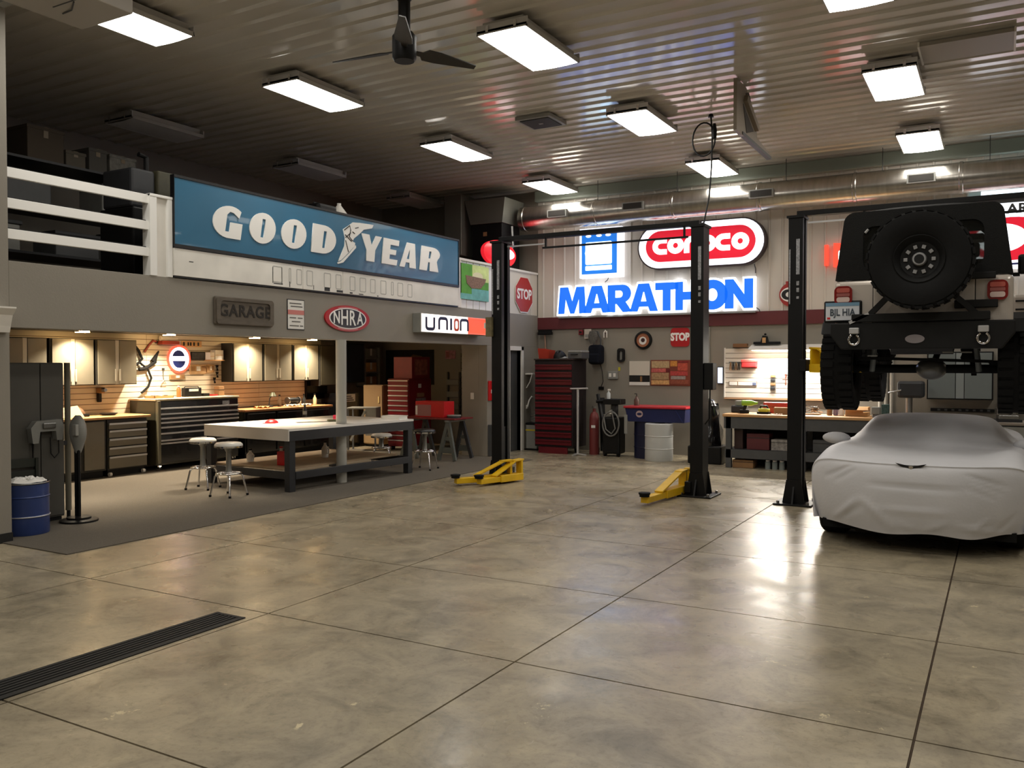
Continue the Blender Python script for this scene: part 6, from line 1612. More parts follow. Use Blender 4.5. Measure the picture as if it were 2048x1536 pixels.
MB().box(0, 0.04, -0.006, -0.001, 0, 0.07).build('tag', M('yellow_tag', 'c9c02c', 0.5), t)
MB().lathe([(0.004, -0.01), (0.004, -0.005)], 8, (0.02, 0, 0.06), 'y').build('pin', m_steel, t)
t = thing('power_cable', 'thin black cord hanging down the wall under the backpack', 'cord', (-6.85, YL, 1.25))
MB().tube([(0.08, -0.02, 0.45), (0.12, -0.02, 0.3), (0.14, -0.02, 0.1), (0.10, -0.02, 0.0)], 0.006, 6).build('line', m_black, t)
MB().box(0.05, 0.15, -0.03, -0.001, -0.06, 0.0).build('plug', m_black, t)
# silver stand, red jack, vacuum
t = thing('roller_stand', 'silver T-shaped roller stand in front of the dark red cabinet side', 'stand', (-6.79, 14.40, 0.0))
MB().tube([(0, 0, 0.02), (0, 0, 1.22)], 0.022, 10).build('pole', m_silver, t, smooth=40)
MB().tube([(-0.15, 0, 1.23), (0.20, 0, 1.24)], 0.016, 10).build('crossbar', m_silver, t, smooth=40)
for a in (0.3, 2.4, 4.5):
    MB().bar((0, 0, 0.03), (0.16 * math.cos(a), 0.16 * math.sin(a), 0.012), 0.03, 0.02).build('foot', m_silver, t)
t = thing('red_gas_bottle', 'slim dull red gas bottle standing behind the silver stand', 'gas bottle', (-6.60, 14.72, 0.0))
MB().lathe([(0.09, 0), (0.09, 0.68), (0.07, 0.76), (0.03, 0.80), (0.03, 0.86), (0, 0.86)], 18).build('bottle', M('dull_red', '6e2a28', 0.5), t, smooth=40)
MB().lathe([(0.04, 0.86), (0.04, 0.9), (0, 0.9)], 10).build('valve', m_steel, t)
MB().box(-0.02, 0.06, -0.092, -0.088, 0.5, 0.55).build('label', m_paper, t)
t = thing('floor_jack', 'black floor jack standing upright against the back wall', 'jack', (-6.50, 14.92, 0.0), 0.2)
MB().bar((0.0, 0.0, 0.05), (-0.05, 0.08, 1.05), 0.09, 0.06).build('frame', m_black, t)
MB().bar((0.05, -0.05, 0.25), (-0.12, 0.05, 1.12), 0.05, 0.05).build('lift_arm', m_dark, t)
MB().tube([(-0.14, 0.0, 0.98), (0.15, 0.0, 1.02)], 0.03, 10).build('handle_socket', m_black, t, smooth=50)
MB().bar((0.02, -0.06, 0.75), (0.16, -0.06, 0.35), 0.05, 0.015).build('side_plate', M('grey_blade', '66645e', 0.5), t)
for s in (-1, 1):
    MB().lathe([(0.06, -0.02), (0.06, 0.02)], 16, (s * 0.1, -0.02, 0.06), 'x').build('wheel', m_rubber, t)
t = thing('shop_vacuum', 'tall black shop vacuum with a looped grey hose', 'vacuum', (-6.16, 14.62, 0.0))
MB().box(-0.17, 0.17, -0.15, 0.15, 0.05, 0.72).build('body', m_black, t, bevel=0.03)
MB().box(-0.16, 0.18, -0.14, 0.12, 0.95, 1.05).build('top_tray', m_black, t, bevel=0.01)
MB().box(-0.05, 0.05, -0.05, 0.10, 0.72, 0.95).build('neck', m_dark, t, bevel=0.02)
MB().tube([(0.16 * math.sin(a) + 0.01, -0.17 - 0.012 * math.cos(a), 0.60 - 0.22 * math.cos(a)) for a in [2 * PI * j / 26 for j in range(26)]], 0.016, 8, True).build('hose', M('grey_hose', '6f6e6b', 0.5), t, smooth=60)
MB().tube([(-0.13, -0.17, 0.72), (-0.08, -0.19, 0.50), (0.03, -0.19, 0.42), (0.10, -0.18, 0.52), (0.02, -0.17, 0.86)], 0.014, 8).build('hose_loop', MATS['grey_hose'], t, smooth=60)
MB().box(-0.02, 0.02, -0.16, -0.14, 0.78, 0.84).build('switch', m_white, t)
for s in (-1, 1):
    MB().lathe([(0.05, -0.02), (0.05, 0.02)], 16, (s * 0.13, -0.1, 0.05), 'x').build('wheel', m_rubber, t)
t = thing('spray_bottle', 'clear spray bottle on the tray of the black vacuum', 'bottle', (-6.26, 14.60, 1.05))
MB().lathe([(0.035, 0), (0.035, 0.10), (0.012, 0.13), (0.012, 0.15), (0, 0.15)], 12).build('body', M('clear_plastic', 'b9bfc0', 0.3), t, smooth=40)
MB().box(-0.015, 0.035, -0.012, 0.012, 0.15, 0.18).build('trigger_head', m_white, t, bevel=0.004)
# parts washer on two drums
pw = thing('parts_washer', 'navy parts washer with red lid standing on a navy drum', 'parts washer', (-5.86, 14.40, 0.0))
MB().prism([(0.06, 0.66), (1.10, 0.66), (1.12, 0.90), (0.0, 0.90)], 'y', 0.0, 0.55).build('tub', m_navy, pw, bevel=0.01)
MB().box(-0.02, 1.14, -0.03, 0.58, 0.90, 0.94).build('lid', M('washer_red', 'b42430', 0.35), pw, bevel=0.012)
MB().lathe([(0.25, 0.0), (0.25, 0.66)], 28, (0.34, 0.28, 0)).build('drum', M('dark_navy_drum', '151a38', 0.35), pw, smooth=35)
for z in (0.2, 0.42):
    MB().tube([(0.34 + 0.252 * math.cos(a), 0.28 + 0.252 * math.sin(a), z) for a in [2 * PI * j / 28 for j in range(28)]], 0.008, 6, True).build('hoop', MATS['dark_navy_drum'], pw, smooth=60)
bd_ = shape('badge', [ell(0.28, 0.80, 0.065, 0.06, 24)], M('pale_badge', 'b9a0a0', 0.4), pw, (0, -0.003, 0), 0.004)
shape('badge_core', [ell(0.28, 0.80, 0.045, 0.022, 20)], m_navy, bd_, (0, -0.008, 0), 0.003)
MB().box(0.0, 0.06, -0.03, -0.012, 0.44, 0.78).build('hang_tag', m_mgrey, pw, bevel=0.004)
MB().bar((0.95, -0.005, 0.88), (1.08, -0.005, 0.68), 0.03, 0.01).build('brace', M('mid_navy', '2b3470', 0.4), pw)
t = thing('white_drum', 'white steel drum under the right half of the parts washer', 'drum', (-5.20, 14.36, 0.0))
MB().lathe([(0.0, 0.01), (0.235, 0.01), (0.24, 0.0), (0.245, 0.01), (0.242, 0.20), (0.25, 0.21), (0.242, 0.22), (0.242, 0.42), (0.25, 0.43), (0.242, 0.44), (0.245, 0.64), (0.235, 0.65), (0.0, 0.64)], 36).build('shell', M('white_drum_paint', 'bfc0bd', 0.4), t, smooth=35)
MB().lathe([(0.03, 0.641), (0.03, 0.655), (0, 0.655)], 12, (0.12, 0.02, 0)).build('bung', m_steel, t)
t = thing('pump_bottle', 'brown pump bottle on the red lid of the parts washer', 'bottle', (-5.72, 14.62, 0.94))
MB().lathe([(0.045, 0), (0.05, 0.1), (0.02, 0.15), (0.02, 0.17), (0, 0.17)], 14).build('body', M('brown_bottle', '5c4038', 0.4), t, smooth=40)
MB().tube([(0, 0, 0.16), (0, 0, 0.21), (-0.04, 0, 0.21)], 0.008, 6).build('pump', m_black, t)
t = thing('black_sack', 'black shiny plastic sack between the drum and the bench', 'sack', (-4.35, 14.45, 0.0))
rnd = random.Random(5)
MB().grid([[((0.24 - 0.10 * (i / 9) ** 2 + 0.05 * rnd.random()) * math.cos(a), (0.22 - 0.10 * (i / 9) ** 2 + 0.05 * rnd.random()) * math.sin(a), 1.02 * i / 9) for a in [2 * PI * j / 18 for j in range(18)]] for i in range(10)], True).build('plastic', M('shiny_black_plastic', '101012', 0.18, coat=0.6), t, smooth=25)
MB().lathe([(0.17, 0.98), (0.12, 1.06), (0.03, 1.10), (0, 1.10)], 14).build('knot', MATS['shiny_black_plastic'], t, smooth=25)
MB().box(-0.28, 0.3, -0.26, 0.26, 0.0, 0.30).build('crate', m_black, t, bevel=0.02)
t = thing('wall_tablet', 'glowing white tablet on the back wall beside a lift column', 'tablet', (-4.46, YL, 1.33))
MB().box(0, 0.11, -0.05, -0.001, 0, 0.31).build('case', m_dark, t, bevel=0.01)
MB().box(0.012, 0.098, -0.054, -0.049, 0.015, 0.295).build('screen', M('lit_tablet', 'd8e6ff', 0.4, emit=1.0), t)
t = thing('conduit', 'grey vertical conduit on the back wall beside a lift column', 'conduit', (-4.62, YL, 0.9))
MB().tube([(0, -0.02, 0.0), (0, -0.02, 1.46)], 0.018, 8).build('pipe', m_mgrey, t, smooth=40)
MB().box(-0.05, 0.05, -0.05, -0.001, -0.12, 0.0).build('junction_box', m_mgrey, t)
t = thing('band_box', 'grey electrical box on the maroon band', 'box', (-4.86, YB - 0.042, 2.24))
MB().box(0, 0.09, -0.05, -0.001, 0, 0.24).build('case', m_mgrey, t, bevel=0.006)
MB().box(0.02, 0.07, -0.054, -0.049, 0.05, 0.19).build('door', m_mgrey, t)

# ================================================================ RIGHT BENCH WITH LIT SLAT BOARD
sb = thing('slat_board', 'white slatted tool board glaring under its lamp above the right bench', 'tool board', (-4.32, YL, 1.09))
SBW = 2.1
MB().box(0, SBW, -0.008, -0.001, 0, 0.88).build('backing', M('board_groove', '8d7c66', 0.8), sb)
for k in range(10):
    MB().box(0, SBW, -0.024, -0.008, k * 0.088 + 0.003, k * 0.088 + 0.082).build('slat', M('white_slat', 'e4ddcf', 0.5), sb)
MB().box(-0.02, 0, -0.03, -0.001, -0.01, 0.89).build('edge_trim', m_white, sb)
MB().box(-0.02, SBW, -0.03, -0.001, -0.03, 0.0).build('edge_trim', M('wood_trim', 'b08a68', 0.6), sb)
lp = thing('board_lamp', 'long white lamp hood along the top of the slatted tool board', 'lamp', (-3.85, YL, 1.93))
MB().prism([(-0.30, 0.0), (-0.30, 0.02), (-0.02, 0.10), (0.0, 0.10), (0.0, 0.085), (-0.28, 0.0)], 'x', 0, 1.5).build('hood', m_white, lp)
MB().tube([(0.05, -0.20, 0.005), (1.45, -0.20, 0.005)], 0.016, 10).build('tube', M('board_tube', 'ffffff', 0.4, emit=14, ecol='fff2dc'), lp, smooth=50)
ld = bpy.data.lights.new('board_lamp_light', 'AREA')
ld.shape = 'RECTANGLE'
ld.size, ld.size_y = 1.4, 0.05
ld.energy = 105
ld.spread = math.radians(160)
ld.color = (1.0, 0.93, 0.82)
lo = bpy.data.objects.new('lamp', ld)
COL.objects.link(lo)
lo.parent = lp
lo.location = (0.75, -0.20, -0.015)
lo.rotation_euler = (math.radians(-22), 0, 0)
t = thing('wood_block', 'brown sanding block on top of the lamp hood', 'block', (-4.11, YL, 2.011))
MB().box(-0.05, 0.20, -0.12, -0.02, -0.03, 0.04).build('wood', M('brown_block', '7a5636', 0.7), t, bevel=0.006)
MB().box(-0.05, 0.22, -0.122, -0.018, -0.035, -0.028).build('pad', m_black, t)
t = thing('nail_gun', 'black nail gun resting on top of the lamp hood', 'nail gun', (-3.62, YL, 2.03))
MB().box(-0.18, 0.28, -0.12, -0.04, 0.0, 0.05).build('barrel', m_black, t, bevel=0.01)
MB().prism([(-0.06, 0.03), (0.08, 0.03), (0.05, 0.15), (-0.02, 0.16)], 'y', -0.13, -0.03).build('motor', m_black, t, bevel=0.01)
MB().box(-0.02, 0.04, -0.135, -0.128, 0.03, 0.12).build('label', m_wood, t)
MB().lathe([(0.0, 0.16), (0.02, 0.165), (0.02, 0.19), (0, 0.2)], 10, (0.02, -0.08, 0)).build('knob', m_black, t)
bn = thing('right_bench', 'dark bench with maple top and a lower shelf below the tool board', 'workbench', (-3.95, 13.90, 0.0))
BW = 2.5
MB().box(0, BW, 0, 0.70, 0.83, 0.875).build('top', m_wood, bn, bevel=0.008)
MB().box(0.02, BW - 0.02, 0.02, 0.05, 0.64, 0.83).build('apron', m_dgrey, bn)
for x_ in (0.05, 1.22, BW - 0.14):
    for y in (0.02, 0.60):
        MB().box(x_, x_ + 0.09, y, y + 0.08, 0, 0.83).build('leg', m_dgrey, bn, bevel=0.004)
MB().box(0.04, BW - 0.04, 0.03, 0.66, 0.26, 0.30).build('lower_shelf', m_dgrey, bn)
MB().box(0.04, BW - 0.04, 0.02, 0.05, 0.16, 0.30).build('lower_apron', m_dgrey, bn)
MB().box(0.04, BW - 0.04, 0.66, 0.68, 0.0, 0.83).build('back_panel', m_black, bn)
BZ = 0.876
def on_bench(name, label, cat, x_, y, rz=0):
    return thing(name, label, cat, (x_, y, BZ), rz)
t = on_bench('green_drill', 'green and black cordless drill on the right bench', 'drill', -3.62, 14.22, 0.4)
m_lime = M('lime_plastic', '7fae2a', 0.4)
MB().lathe([(0.0, -0.10), (0.045, -0.095), (0.05, 0.05), (0.025, 0.12), (0.02, 0.16), (0, 0.16)], 14, (0, 0, 0.17), 'x').build('motor', m_lime, t, smooth=50)
MB().bar((-0.03, 0, 0.15), (-0.06, 0, 0.05), 0.04, 0.05).build('grip', m_black, t)
MB().box(-0.13, 0.02, -0.04, 0.04, 0.0, 0.06).build('battery', m_black, t, bevel=0.01)
t = on_bench('lime_sander', 'lime yellow sander on the right bench', 'sander', -3.36, 14.20, -0.2)
MB().box(-0.08, 0.10, -0.05, 0.05, 0.03, 0.09).build('body', M('yellow_lime', 'b4b43c', 0.4), t, bevel=0.02)
MB().box(-0.09, 0.11, -0.05, 0.05, 0.0, 0.03).build('pad', m_black, t)
MB().tube([(-0.06, 0, 0.08), (-0.04, 0, 0.13), (0.06, 0, 0.13), (0.08, 0, 0.08)], 0.016, 8).build('handle', m_black, t)
t = on_bench('charger', 'dark battery charger at the left end of the right bench', 'charger', -3.80, 14.40)
MB().box(-0.12, 0.12, -0.1, 0.1, 0, 0.12).build('case', m_dark, t, bevel=0.02)
MB().box(-0.06, 0.06, -0.06, 0.06, 0.12, 0.20).build('battery', m_mgrey, t, bevel=0.01)
t = on_bench('red_case', 'flat red case standing at the back of the right bench', 'case', -3.22, 14.48)
MB().box(-0.20, 0.20, -0.06, 0.06, 0.0, 0.18).build('shell', M('red_case', 'a8302a', 0.4), t, bevel=0.015)
MB().box(-0.202, 0.202, -0.062, 0.062, 0.10, 0.11).build('seam', m_dred, t)
t = on_bench('brown_box', 'long brown box in front of the red case', 'box', -2.96, 14.22)
MB().box(-0.22, 0.20, -0.08, 0.08, 0.0, 0.11).build('carton', m_brown, t, bevel=0.006)
MB().box(-0.22, 0.20, -0.02, 0.02, 0.11, 0.113).build('tape', m_wood, t)
t = on_bench('wire_tangle', 'tangle of thin wires on the right bench', 'wires', -2.63, 14.40)
rnd = random.Random(9)
for k in range(5):
    MB().tube([(0.14 * rnd.uniform(-1, 1), 0.1 * rnd.uniform(-1, 1), 0.02 + 0.14 * rnd.random()) for _ in range(6)], 0.006, 5).build('wire', (m_brown, m_steel, m_black, m_wood, m_steel)[k], t)
MB().box(-0.12, 0.12, -0.09, 0.09, 0, 0.015).build('tray', m_brown, t)
t = on_bench('screw_pile', 'few pale screws lying on the front of the right bench', 'screws', -3.12, 14.0)
for k in range(5):
    MB().bar((-0.08 + 0.04 * k, 0.02 * (k % 2), 0.008), (-0.06 + 0.04 * k, 0.03, 0.012), 0.012, 0.012).build('screw', m_paper, t)
t = on_bench('spray_set', 'cluster of brown and pale cans under the lamp at the right of the bench', 'cans', -2.22, 14.35)
for k in range(4):
    c_ = MB().lathe([(0.04, 0), (0.04, 0.2), (0.02, 0.23), (0, 0.23)], 12, (0.09 * k - 0.14, 0.03 * (k % 2), 0)).build('can', (m_brown, M('lilac_can', '8a7a8c', 0.5), m_paper, m_brown)[k], t, smooth=40)
t = on_bench('open_carton', 'open tan carton near the right end of the bench', 'box', -1.94, 14.38)
MB().box(-0.16, 0.16, -0.14, 0.14, 0, 0.14).build('carton', m_wood, t, bevel=0.004)
MB().add([(-0.16, -0.14, 0.14), (0.16, -0.14, 0.14), (0.18, -0.26, 0.10), (-0.18, -0.26, 0.10), (-0.16, -0.14, 0.144), (0.16, -0.14, 0.144), (0.18, -0.26, 0.104), (-0.18, -0.26, 0.104)], [(0, 1, 2, 3), (4, 5, 6, 7), (0, 1, 5, 4), (1, 2, 6, 5), (2, 3, 7, 6), (3, 0, 4, 7)]).build('flap', m_wood, t)
t = on_bench('bench_vise', 'grey vise with a teal screw organiser at the right end of the bench', 'vise', -1.60, 14.05)
MB().box(-0.10, 0.02, -0.06, 0.06, 0.05, 0.16).build('jaw', m_mgrey, t, bevel=0.01)
MB().lathe([(0.07, 0), (0.06, 0.05), (0, 0.05)], 16, (-0.03, 0, 0)).build('base', m_dgrey, t)
MB().tube([(-0.12, -0.02, 0.09), (-0.22, -0.02, 0.08)], 0.014, 8).build('screw', m_chrome, t)
MB().box(0.04, 0.14, -0.05, 0.10, 0.0, 0.20).build('organiser', M('teal_organiser', '3c5450', 0.5, noise=(40, 0.6)), t)
# hung on the board
t = thing('red_pouch', 'red pouch hanging on the white slatted board', 'pouch', (-3.98, YL - 0.025, 1.62))
MB().box(-0.04, 0.24, -0.08, -0.002, 0, 0.14).build('pouch', M('red_pouch', 'b02a2c', 0.6), t, bevel=0.02)
MB().box(-0.04, 0.24, -0.085, -0.06, 0.10, 0.145).build('flap', M('red_pouch_flap', 'c4504a', 0.6), t, bevel=0.008)
t = thing('plier_row', 'row of dark pliers hanging left on the white slatted board', 'pliers', (-4.22, YL - 0.025, 1.58))
for k in range(4):
    MB().tube([(0.05 * k, -0.02, 0.14), (0.05 * k - 0.012, -0.02, 0.06), (0.05 * k - 0.015, -0.02, 0.0)], 0.008, 6).tube([(0.05 * k, -0.02, 0.14), (0.05 * k + 0.012, -0.02, 0.06), (0.05 * k + 0.015, -0.02, 0.0)], 0.008, 6).build('plier', m_dark if k % 2 else m_brown, t)
MB().box(-0.03, 0.18, -0.014, -0.002, 0.12, 0.15).build('rack', m_steel, t)
t = thing('tool_strip', 'vertical strip of small tools hanging on the white slatted board', 'tool strip', (-3.52, YL - 0.025, 1.22))
MB().box(0, 0.10, -0.012, -0.002, 0, 0.30).build('strip', m_mgrey, t)
for k in range(4):
    MB().box(0.01, 0.09, -0.03, -0.012, 0.02 + 0.07 * k, 0.065 + 0.07 * k).build('socket', m_brown if k % 2 else m_dark, t, bevel=0.006)
t = thing('hand_drill', 'small dark red hand drill hanging on the white slatted board', 'hand drill', (-3.25, YL - 0.025, 1.36))
MB().tube([(0, -0.03, 0.16), (0.0, -0.03, -0.04)], 0.010, 8).build('shaft', M('rust_shaft', '6a3a30', 0.5), t)
MB().tube([(-0.06, -0.03, 0.06), (0.03, -0.03, 0.06)], 0.010, 8).build('crank', MATS['rust_shaft'], t)
MB().box(-0.02, 0.02, -0.03, -0.002, 0.12, 0.15).build('clip', m_dark, t)
t = thing('label_holder', 'thin framed label strip on the white slatted board', 'label', (-4.25, YL - 0.025, 1.30))
MB().box(0, 0.50, -0.008, -0.001, 0, 0.08).build('frame', m_brown, t)
MB().box(0.008, 0.15, -0.011, -0.007, 0.008, 0.072).box(0.165, 0.492, -0.011, -0.007, 0.008, 0.072).build('card', m_paper, t)
MB().box(0.42, 0.485, -0.013, -0.010, 0.01, 0.06).build('mark', M('blue_grey_mark', '5a6684', 0.5), t)
# on the bench's shelf and under it
for k, (x_, y, z, w_, h, mt, lb) in enumerate(((-3.40, 14.15, 0.30, 0.36, 0.26, M('maroon_box', '5c2428', 0.5), 'maroon tool box on the lower shelf of the right bench'), (-3.05, 14.15, 0.30, 0.28, 0.18, M('printed_carton', '8f8a84', 0.7, noise=(20, 0.4)), 'printed grey carton on the lower shelf of the right bench'), (-3.72, 14.18, 0.30, 0.14, 0.42, M('dark_brown_box', '3a2420', 0.6), 'tall dark box on the lower shelf of the right bench'), (-3.63, 14.1, 0.0, 0.34, 0.13, m_brown, 'brown cardboard box on the floor under the right bench'), (-2.3, 14.15, 0.30, 0.5, 0.2, m_dgrey, 'grey crate on the lower shelf of the right bench'))):
    t = thing('stored_box', lb, 'box', (x_, y, z + 0.0005))
    MB().box(-w_ / 2, w_ / 2, -0.14, 0.14, 0, h).build('body', mt, t, bevel=0.008)
    MB().box(-w_ / 2 - 0.004, w_ / 2 + 0.004, -0.144, 0.144, h * 0.72, h * 0.76).build('lid_seam', m_dark, t)
for k in range(3):
    t = thing('glass_jar', ('left glass jar on the floor under the right bench', 'middle glass jar on the floor under the right bench', 'right glass jar on the floor under the right bench')[k], 'jar', (-3.24 + 0.11 * k, 14.02, 0.0005), 0, 'glass jars under the right bench')
    MB().lathe([(0.045, 0), (0.045, 0.11), (0.035, 0.125), (0, 0.125)], 14).build('glass', M('jar_glass', '7d8684', 0.1, coat=0.5), t, smooth=40)
    MB().lathe([(0.038, 0.125), (0.038, 0.145), (0, 0.145)], 14).build('lid', m_silver, t)

# ================================================================ BEHIND THE CARS
t = thing('pipe_bundle', 'three vertical pale pipes on the back wall behind the raised vehicle', 'pipes', (-1.73, YL, 0.62))
for k in range(3):
    MB().tube([(0.085 * k, -0.04, 0.0), (0.085 * k, -0.04, 1.6)], 0.032, 12).build('pipe', m_trimgrey, t, smooth=40)
for z in (0.2, 1.2):
    MB().box(-0.05, 0.22, -0.02, -0.001, z, z + 0.03).build('strap', m_steel, t)
t = thing('grey_wall_cabinet', 'grey two-door wall cabinet seen under the raised vehicle', 'cabinet', (-1.02, YL, 1.13))
MB().box(0, 0.92, -0.30, -0.001, 0, 0.75).build('body', m_black, t, bevel=0.004)
for a, b in ((0.02, 0.40), (0.53, 0.90)):
    MB().box(a, b, -0.318, -0.301, 0.02, 0.73).build('door', M('cool_grey_door', '6d7473', 0.45), t, bevel=0.004)
MB().box(0.41, 0.52, -0.316, -0.301, 0.02, 0.73).build('centre_strip', M('cool_grey_strip', '868c8b', 0.45), t)
t = thing('socket_rail', 'black rail with square slots below the grey wall cabinet', 'rail', (-0.98, YL, 0.93))
MB().box(0, 0.95, -0.03, -0.001, 0, 0.05).build('rail', m_black, t)
for k in range(9):
    MB().box(0.1 + 0.1 * k, 0.14 + 0.1 * k, -0.034, -0.029, 0.012, 0.04).build('slot', m_dgrey, t)
t = thing('drill_press', 'dark drill press head behind the covered car', 'drill press', (-1.25, 14.8, 0.0))
MB().lathe([(0.05, 0.02), (0.05, 1.3)], 14).build('column', m_steel, t, smooth=40)
MB().box(-0.16, 0.22, -0.16, 0.16, 1.16, 1.42).build('head', m_dark, t, bevel=0.04)
MB().tube([(-0.1, -0.18, 1.28), (-0.28, -0.22, 1.24)], 0.014, 8).build('feed_handle', m_chrome, t)
MB().box(-0.18, 0.18, -0.22, 0.18, 0.74, 0.78).build('table', m_dgrey, t)
MB().box(-0.2, 0.2, -0.25, 0.2, 0.0, 0.05).build('base', m_dgrey, t)
t = thing('far_bench', 'low grey bench along the wall behind the covered car', 'workbench', (-0.85, 14.30, 0.0))
MB().box(0, 2.4, 0, 0.7, 0.80, 0.84).build('top', M('far_bench_top', '8d8378', 0.5), t, bevel=0.006)
MB().box(0.03, 2.37, 0.04, 0.68, 0.05, 0.80).build('cabinet', m_dgrey, t, bevel=0.006)
for k in range(4):
    MB().box(0.05 + 0.58 * k, 0.58 + 0.58 * k, 0.02, 0.039, 0.08, 0.78).build('door', m_mgrey, t, bevel=0.004)
t = thing('far_vise', 'pale machine vise on the bench right of the covered car', 'vise', (0.10, 14.5, 0.84), 0.2)
MB().box(-0.14, 0.12, -0.09, 0.09, 0.04, 0.10).build('bed', m_steel, t, bevel=0.008)
MB().box(-0.16, -0.09, -0.09, 0.09, 0.10, 0.20).build('jaw', m_steel, t, bevel=0.008)
MB().box(0.02, 0.08, -0.09, 0.09, 0.10, 0.20).build('jaw', m_steel, t, bevel=0.008)
MB().box(-0.18, 0.16, -0.11, 0.11, 0.0, 0.04).build('base', m_dark, t)
t = thing('wall_shelf', 'thin white wall shelf on dark brackets right of the covered car', 'shelf', (0.05, YL, 0.95))
MB().box(0, 0.9, -0.25, -0.001, 0.30, 0.325).build('board', m_white, t)
for x_ in (0.12, 0.75):
    MB().box(x_, x_ + 0.05, -0.22, -0.001, 0.0, 0.30).build('bracket', m_dark, t)

# ================================================================ HANGING FROM THE CEILING
fn = thing('ceiling_fan', 'black three-bladed ceiling fan on a short rod', 'fan', (-4.74, 6.36, 4.55))
MB().lathe([(0.0, -0.12), (0.09, -0.12), (0.11, -0.09), (0.11, 0.10), (0.08, 0.14), (0.0, 0.14)], 24).build('motor', m_black, fn, smooth=35)
MB().tube([(0, 0, 0.1), (0, 0, 0.56)], 0.055, 14).build('rod', m_black, fn)
MB().lathe([(0.055, 0.42), (0.10, 0.48), (0.11, 0.585), (0, 0.585)], 18).build('canopy', m_black, fn, smooth=40)
for a in (66, 186, 306):
    rot = Matrix.Rotation(math.radians(a), 4, 'Z') @ Matrix.Translation((0.1, 0, -0.02)) @ Matrix.Rotation(math.radians(-16), 4, 'X')
    pts = [(0.0, -0.025), (0.08, -0.03), (0.12, -0.085), (0.25, -0.085), (0.66, -0.035), (0.67, 0.02), (0.25, 0.075), (0.12, 0.075), (0.08, 0.03), (0.0, 0.025)]
    mb = MB().prism(pts, 'z', -0.005, 0.005)
    mb.v = [tuple(rot @ Vector(p)) for p in mb.v]
    mb.build('blade', M('black_blade', '1c1a16', 0.5), fn)
cdx = thing('power_cable', 'black cord with a coiled loop hanging from the ceiling', 'cord', (-3.52, 11.75, 0.0))
MB().lathe([(0.04, 5.09), (0.03, 5.13), (0.03, 5.135), (0, 5.135)], 12).build('ceiling_plug', m_black, cdx)
MB().tube([(0, 0, 5.10), (0.02, 0, 4.85), (0.01, 0, 4.4), (-0.02, 0, 4.0), (0.0, -0.3, 3.6), (0.1, -0.9, 3.47)], 0.012, 8).build('drop', m_black, cdx, smooth=60)
MB().tube([(-0.10 + 0.16 * math.cos(a), 0, 4.80 + 0.23 * math.sin(a)) for a in [2 * PI * j / 24 for j in range(24)]], 0.012, 8, True).build('loop', m_black, cdx, smooth=60)
MB().lathe([(0.0, 4.78), (0.03, 4.8), (0.035, 4.9), (0.02, 5.0), (0, 5.0)], 10, (0.05, 0, 0)).build('connector', m_black, cdx, smooth=50)
sp_ = thing('ceiling_speaker', 'square dark speaker grille set in the ceiling', 'speaker', (-5.67, 10.80, 5.10))
MB().box(-0.27, 0.27, -0.27, 0.27, -0.02, 0.03).build('frame', m_mgrey, sp_, bevel=0.004)
MB().box(-0.22, 0.22, -0.22, 0.22, -0.03, -0.018).build('grille', M('speaker_grille', '2c2a28', 0.7, noise=(90, 0.3)), sp_)
MB().box(-0.03, 0.03, -0.02, 0.02, -0.034, -0.029).build('badge', m_mgrey, sp_)
ap = thing('ceiling_panel', 'smooth beige access panel on the ceiling above the vehicle', 'panel', (-0.36, 10.56, 5.09))
MB().box(-0.44, 0.44, -0.30, 0.30, 0.0, 0.04).build('sheet', M('beige_panel', '9f988c', 0.5), ap)
MB().box(-0.46, -0.44, -0.32, 0.32, -0.01, 0.045).build('edge', m_white, ap)
MB().box(0.44, 0.46, -0.32, 0.32, -0.01, 0.045).build('edge', m_white, ap)
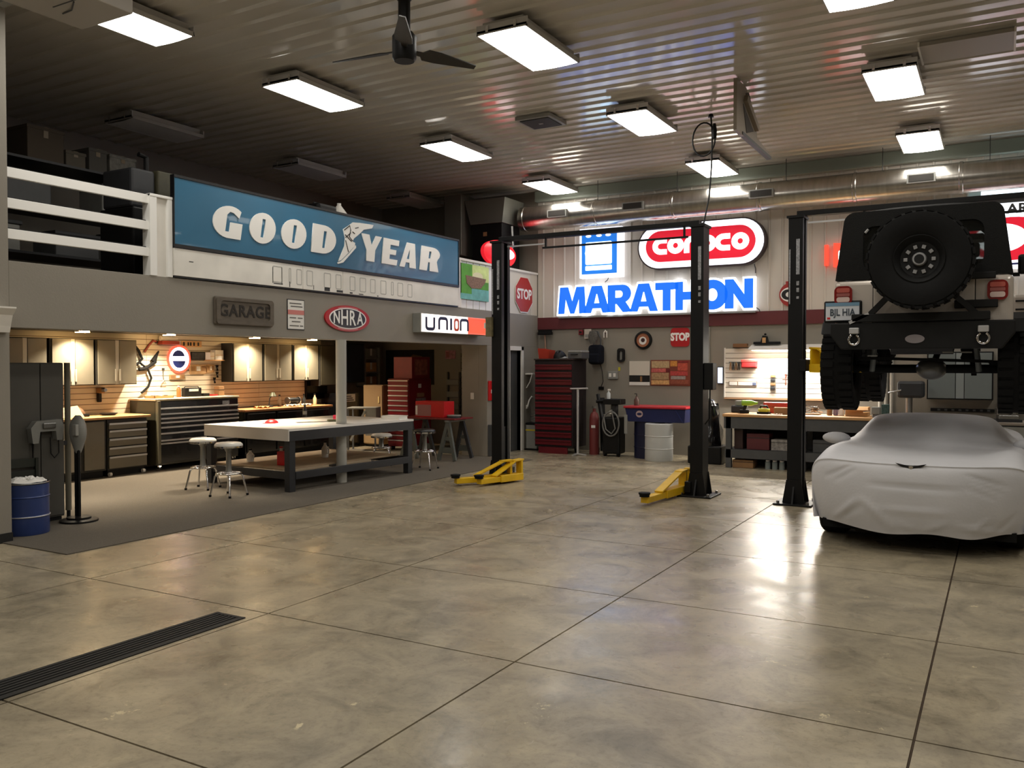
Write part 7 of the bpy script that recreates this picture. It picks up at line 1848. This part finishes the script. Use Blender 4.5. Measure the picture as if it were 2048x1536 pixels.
hp = thing('hanging_baffle', 'tan folded sheet-metal baffle hanging from the ceiling beside the cord', 'baffle', (-2.80, 10.40, 5.13))
m_tan = M('tan_sheet_metal', '8d8272', 0.45)
MB().prism([(0.0, 0.0), (0.0, -0.62), (0.25, -0.63), (0.55, -0.60), (1.75, -0.58), (1.75, -0.55), (1.0, -0.50), (0.95, -0.36), (0.80, -0.20), (0.45, 0.0)], 'x', -0.04, 0.0).build('sheet', m_tan, hp)
MB().prism([(0.35, -0.12), (0.92, -0.38), (0.88, -0.44), (0.30, -0.20)], 'x', 0.0, 0.05).build('ridge', m_tan, hp)
MB().prism([(0.40, -0.08), (0.55, -0.03), (0.86, -0.30)], 'x', 0.001, 0.006).build('dark_opening', M('opening_dark', '3c362e', 0.7), hp)
MB().prism([(0.28, -0.24), (0.80, -0.46), (0.45, -0.56)], 'x', 0.001, 0.006).build('dark_opening', MATS['opening_dark'], hp)
MB().box(-0.05, 0.012, 0.25, 1.75, -0.62, -0.585).build('bottom_lip', m_dgrey, hp)
ob = thing('door_opener', 'white box-shaped door opener hanging near the left ceiling corner', 'door opener', (-6.62, 4.40, 4.58))
MB().box(-0.34, 0.34, -0.6, 0.30, 0.0, 0.36).build('case', M('opener_white', 'b6b0a8', 0.45), ob, bevel=0.01)
MB().box(-0.20, 0.28, 0.301, 0.304, 0.10, 0.108).build('slot', m_dgrey, ob)
MB().box(-0.10, 0.28, -0.12, -0.11, -0.004, 0.0).build('groove', m_dgrey, ob)
MB().tube([(-0.15, 0.0, -0.004), (0.0, -0.02, -0.012), (0.15, -0.1, -0.004)], 0.006, 6).build('pull_string', m_dgrey, ob)
for sx in (-0.25, 0.25):
    MB().tube([(sx, -0.2, 0.36), (sx, -0.2, 0.55)], 0.012, 6).build('strap', m_steel, ob)
MB().box(-0.95, -0.345, -0.10, -0.02, 0.20, 0.28).build('rail', m_mgrey, ob)
MB().box(-1.2, -0.8, -0.05, 0.25, 0.42, 0.46).build('track_plate', m_mgrey, ob)
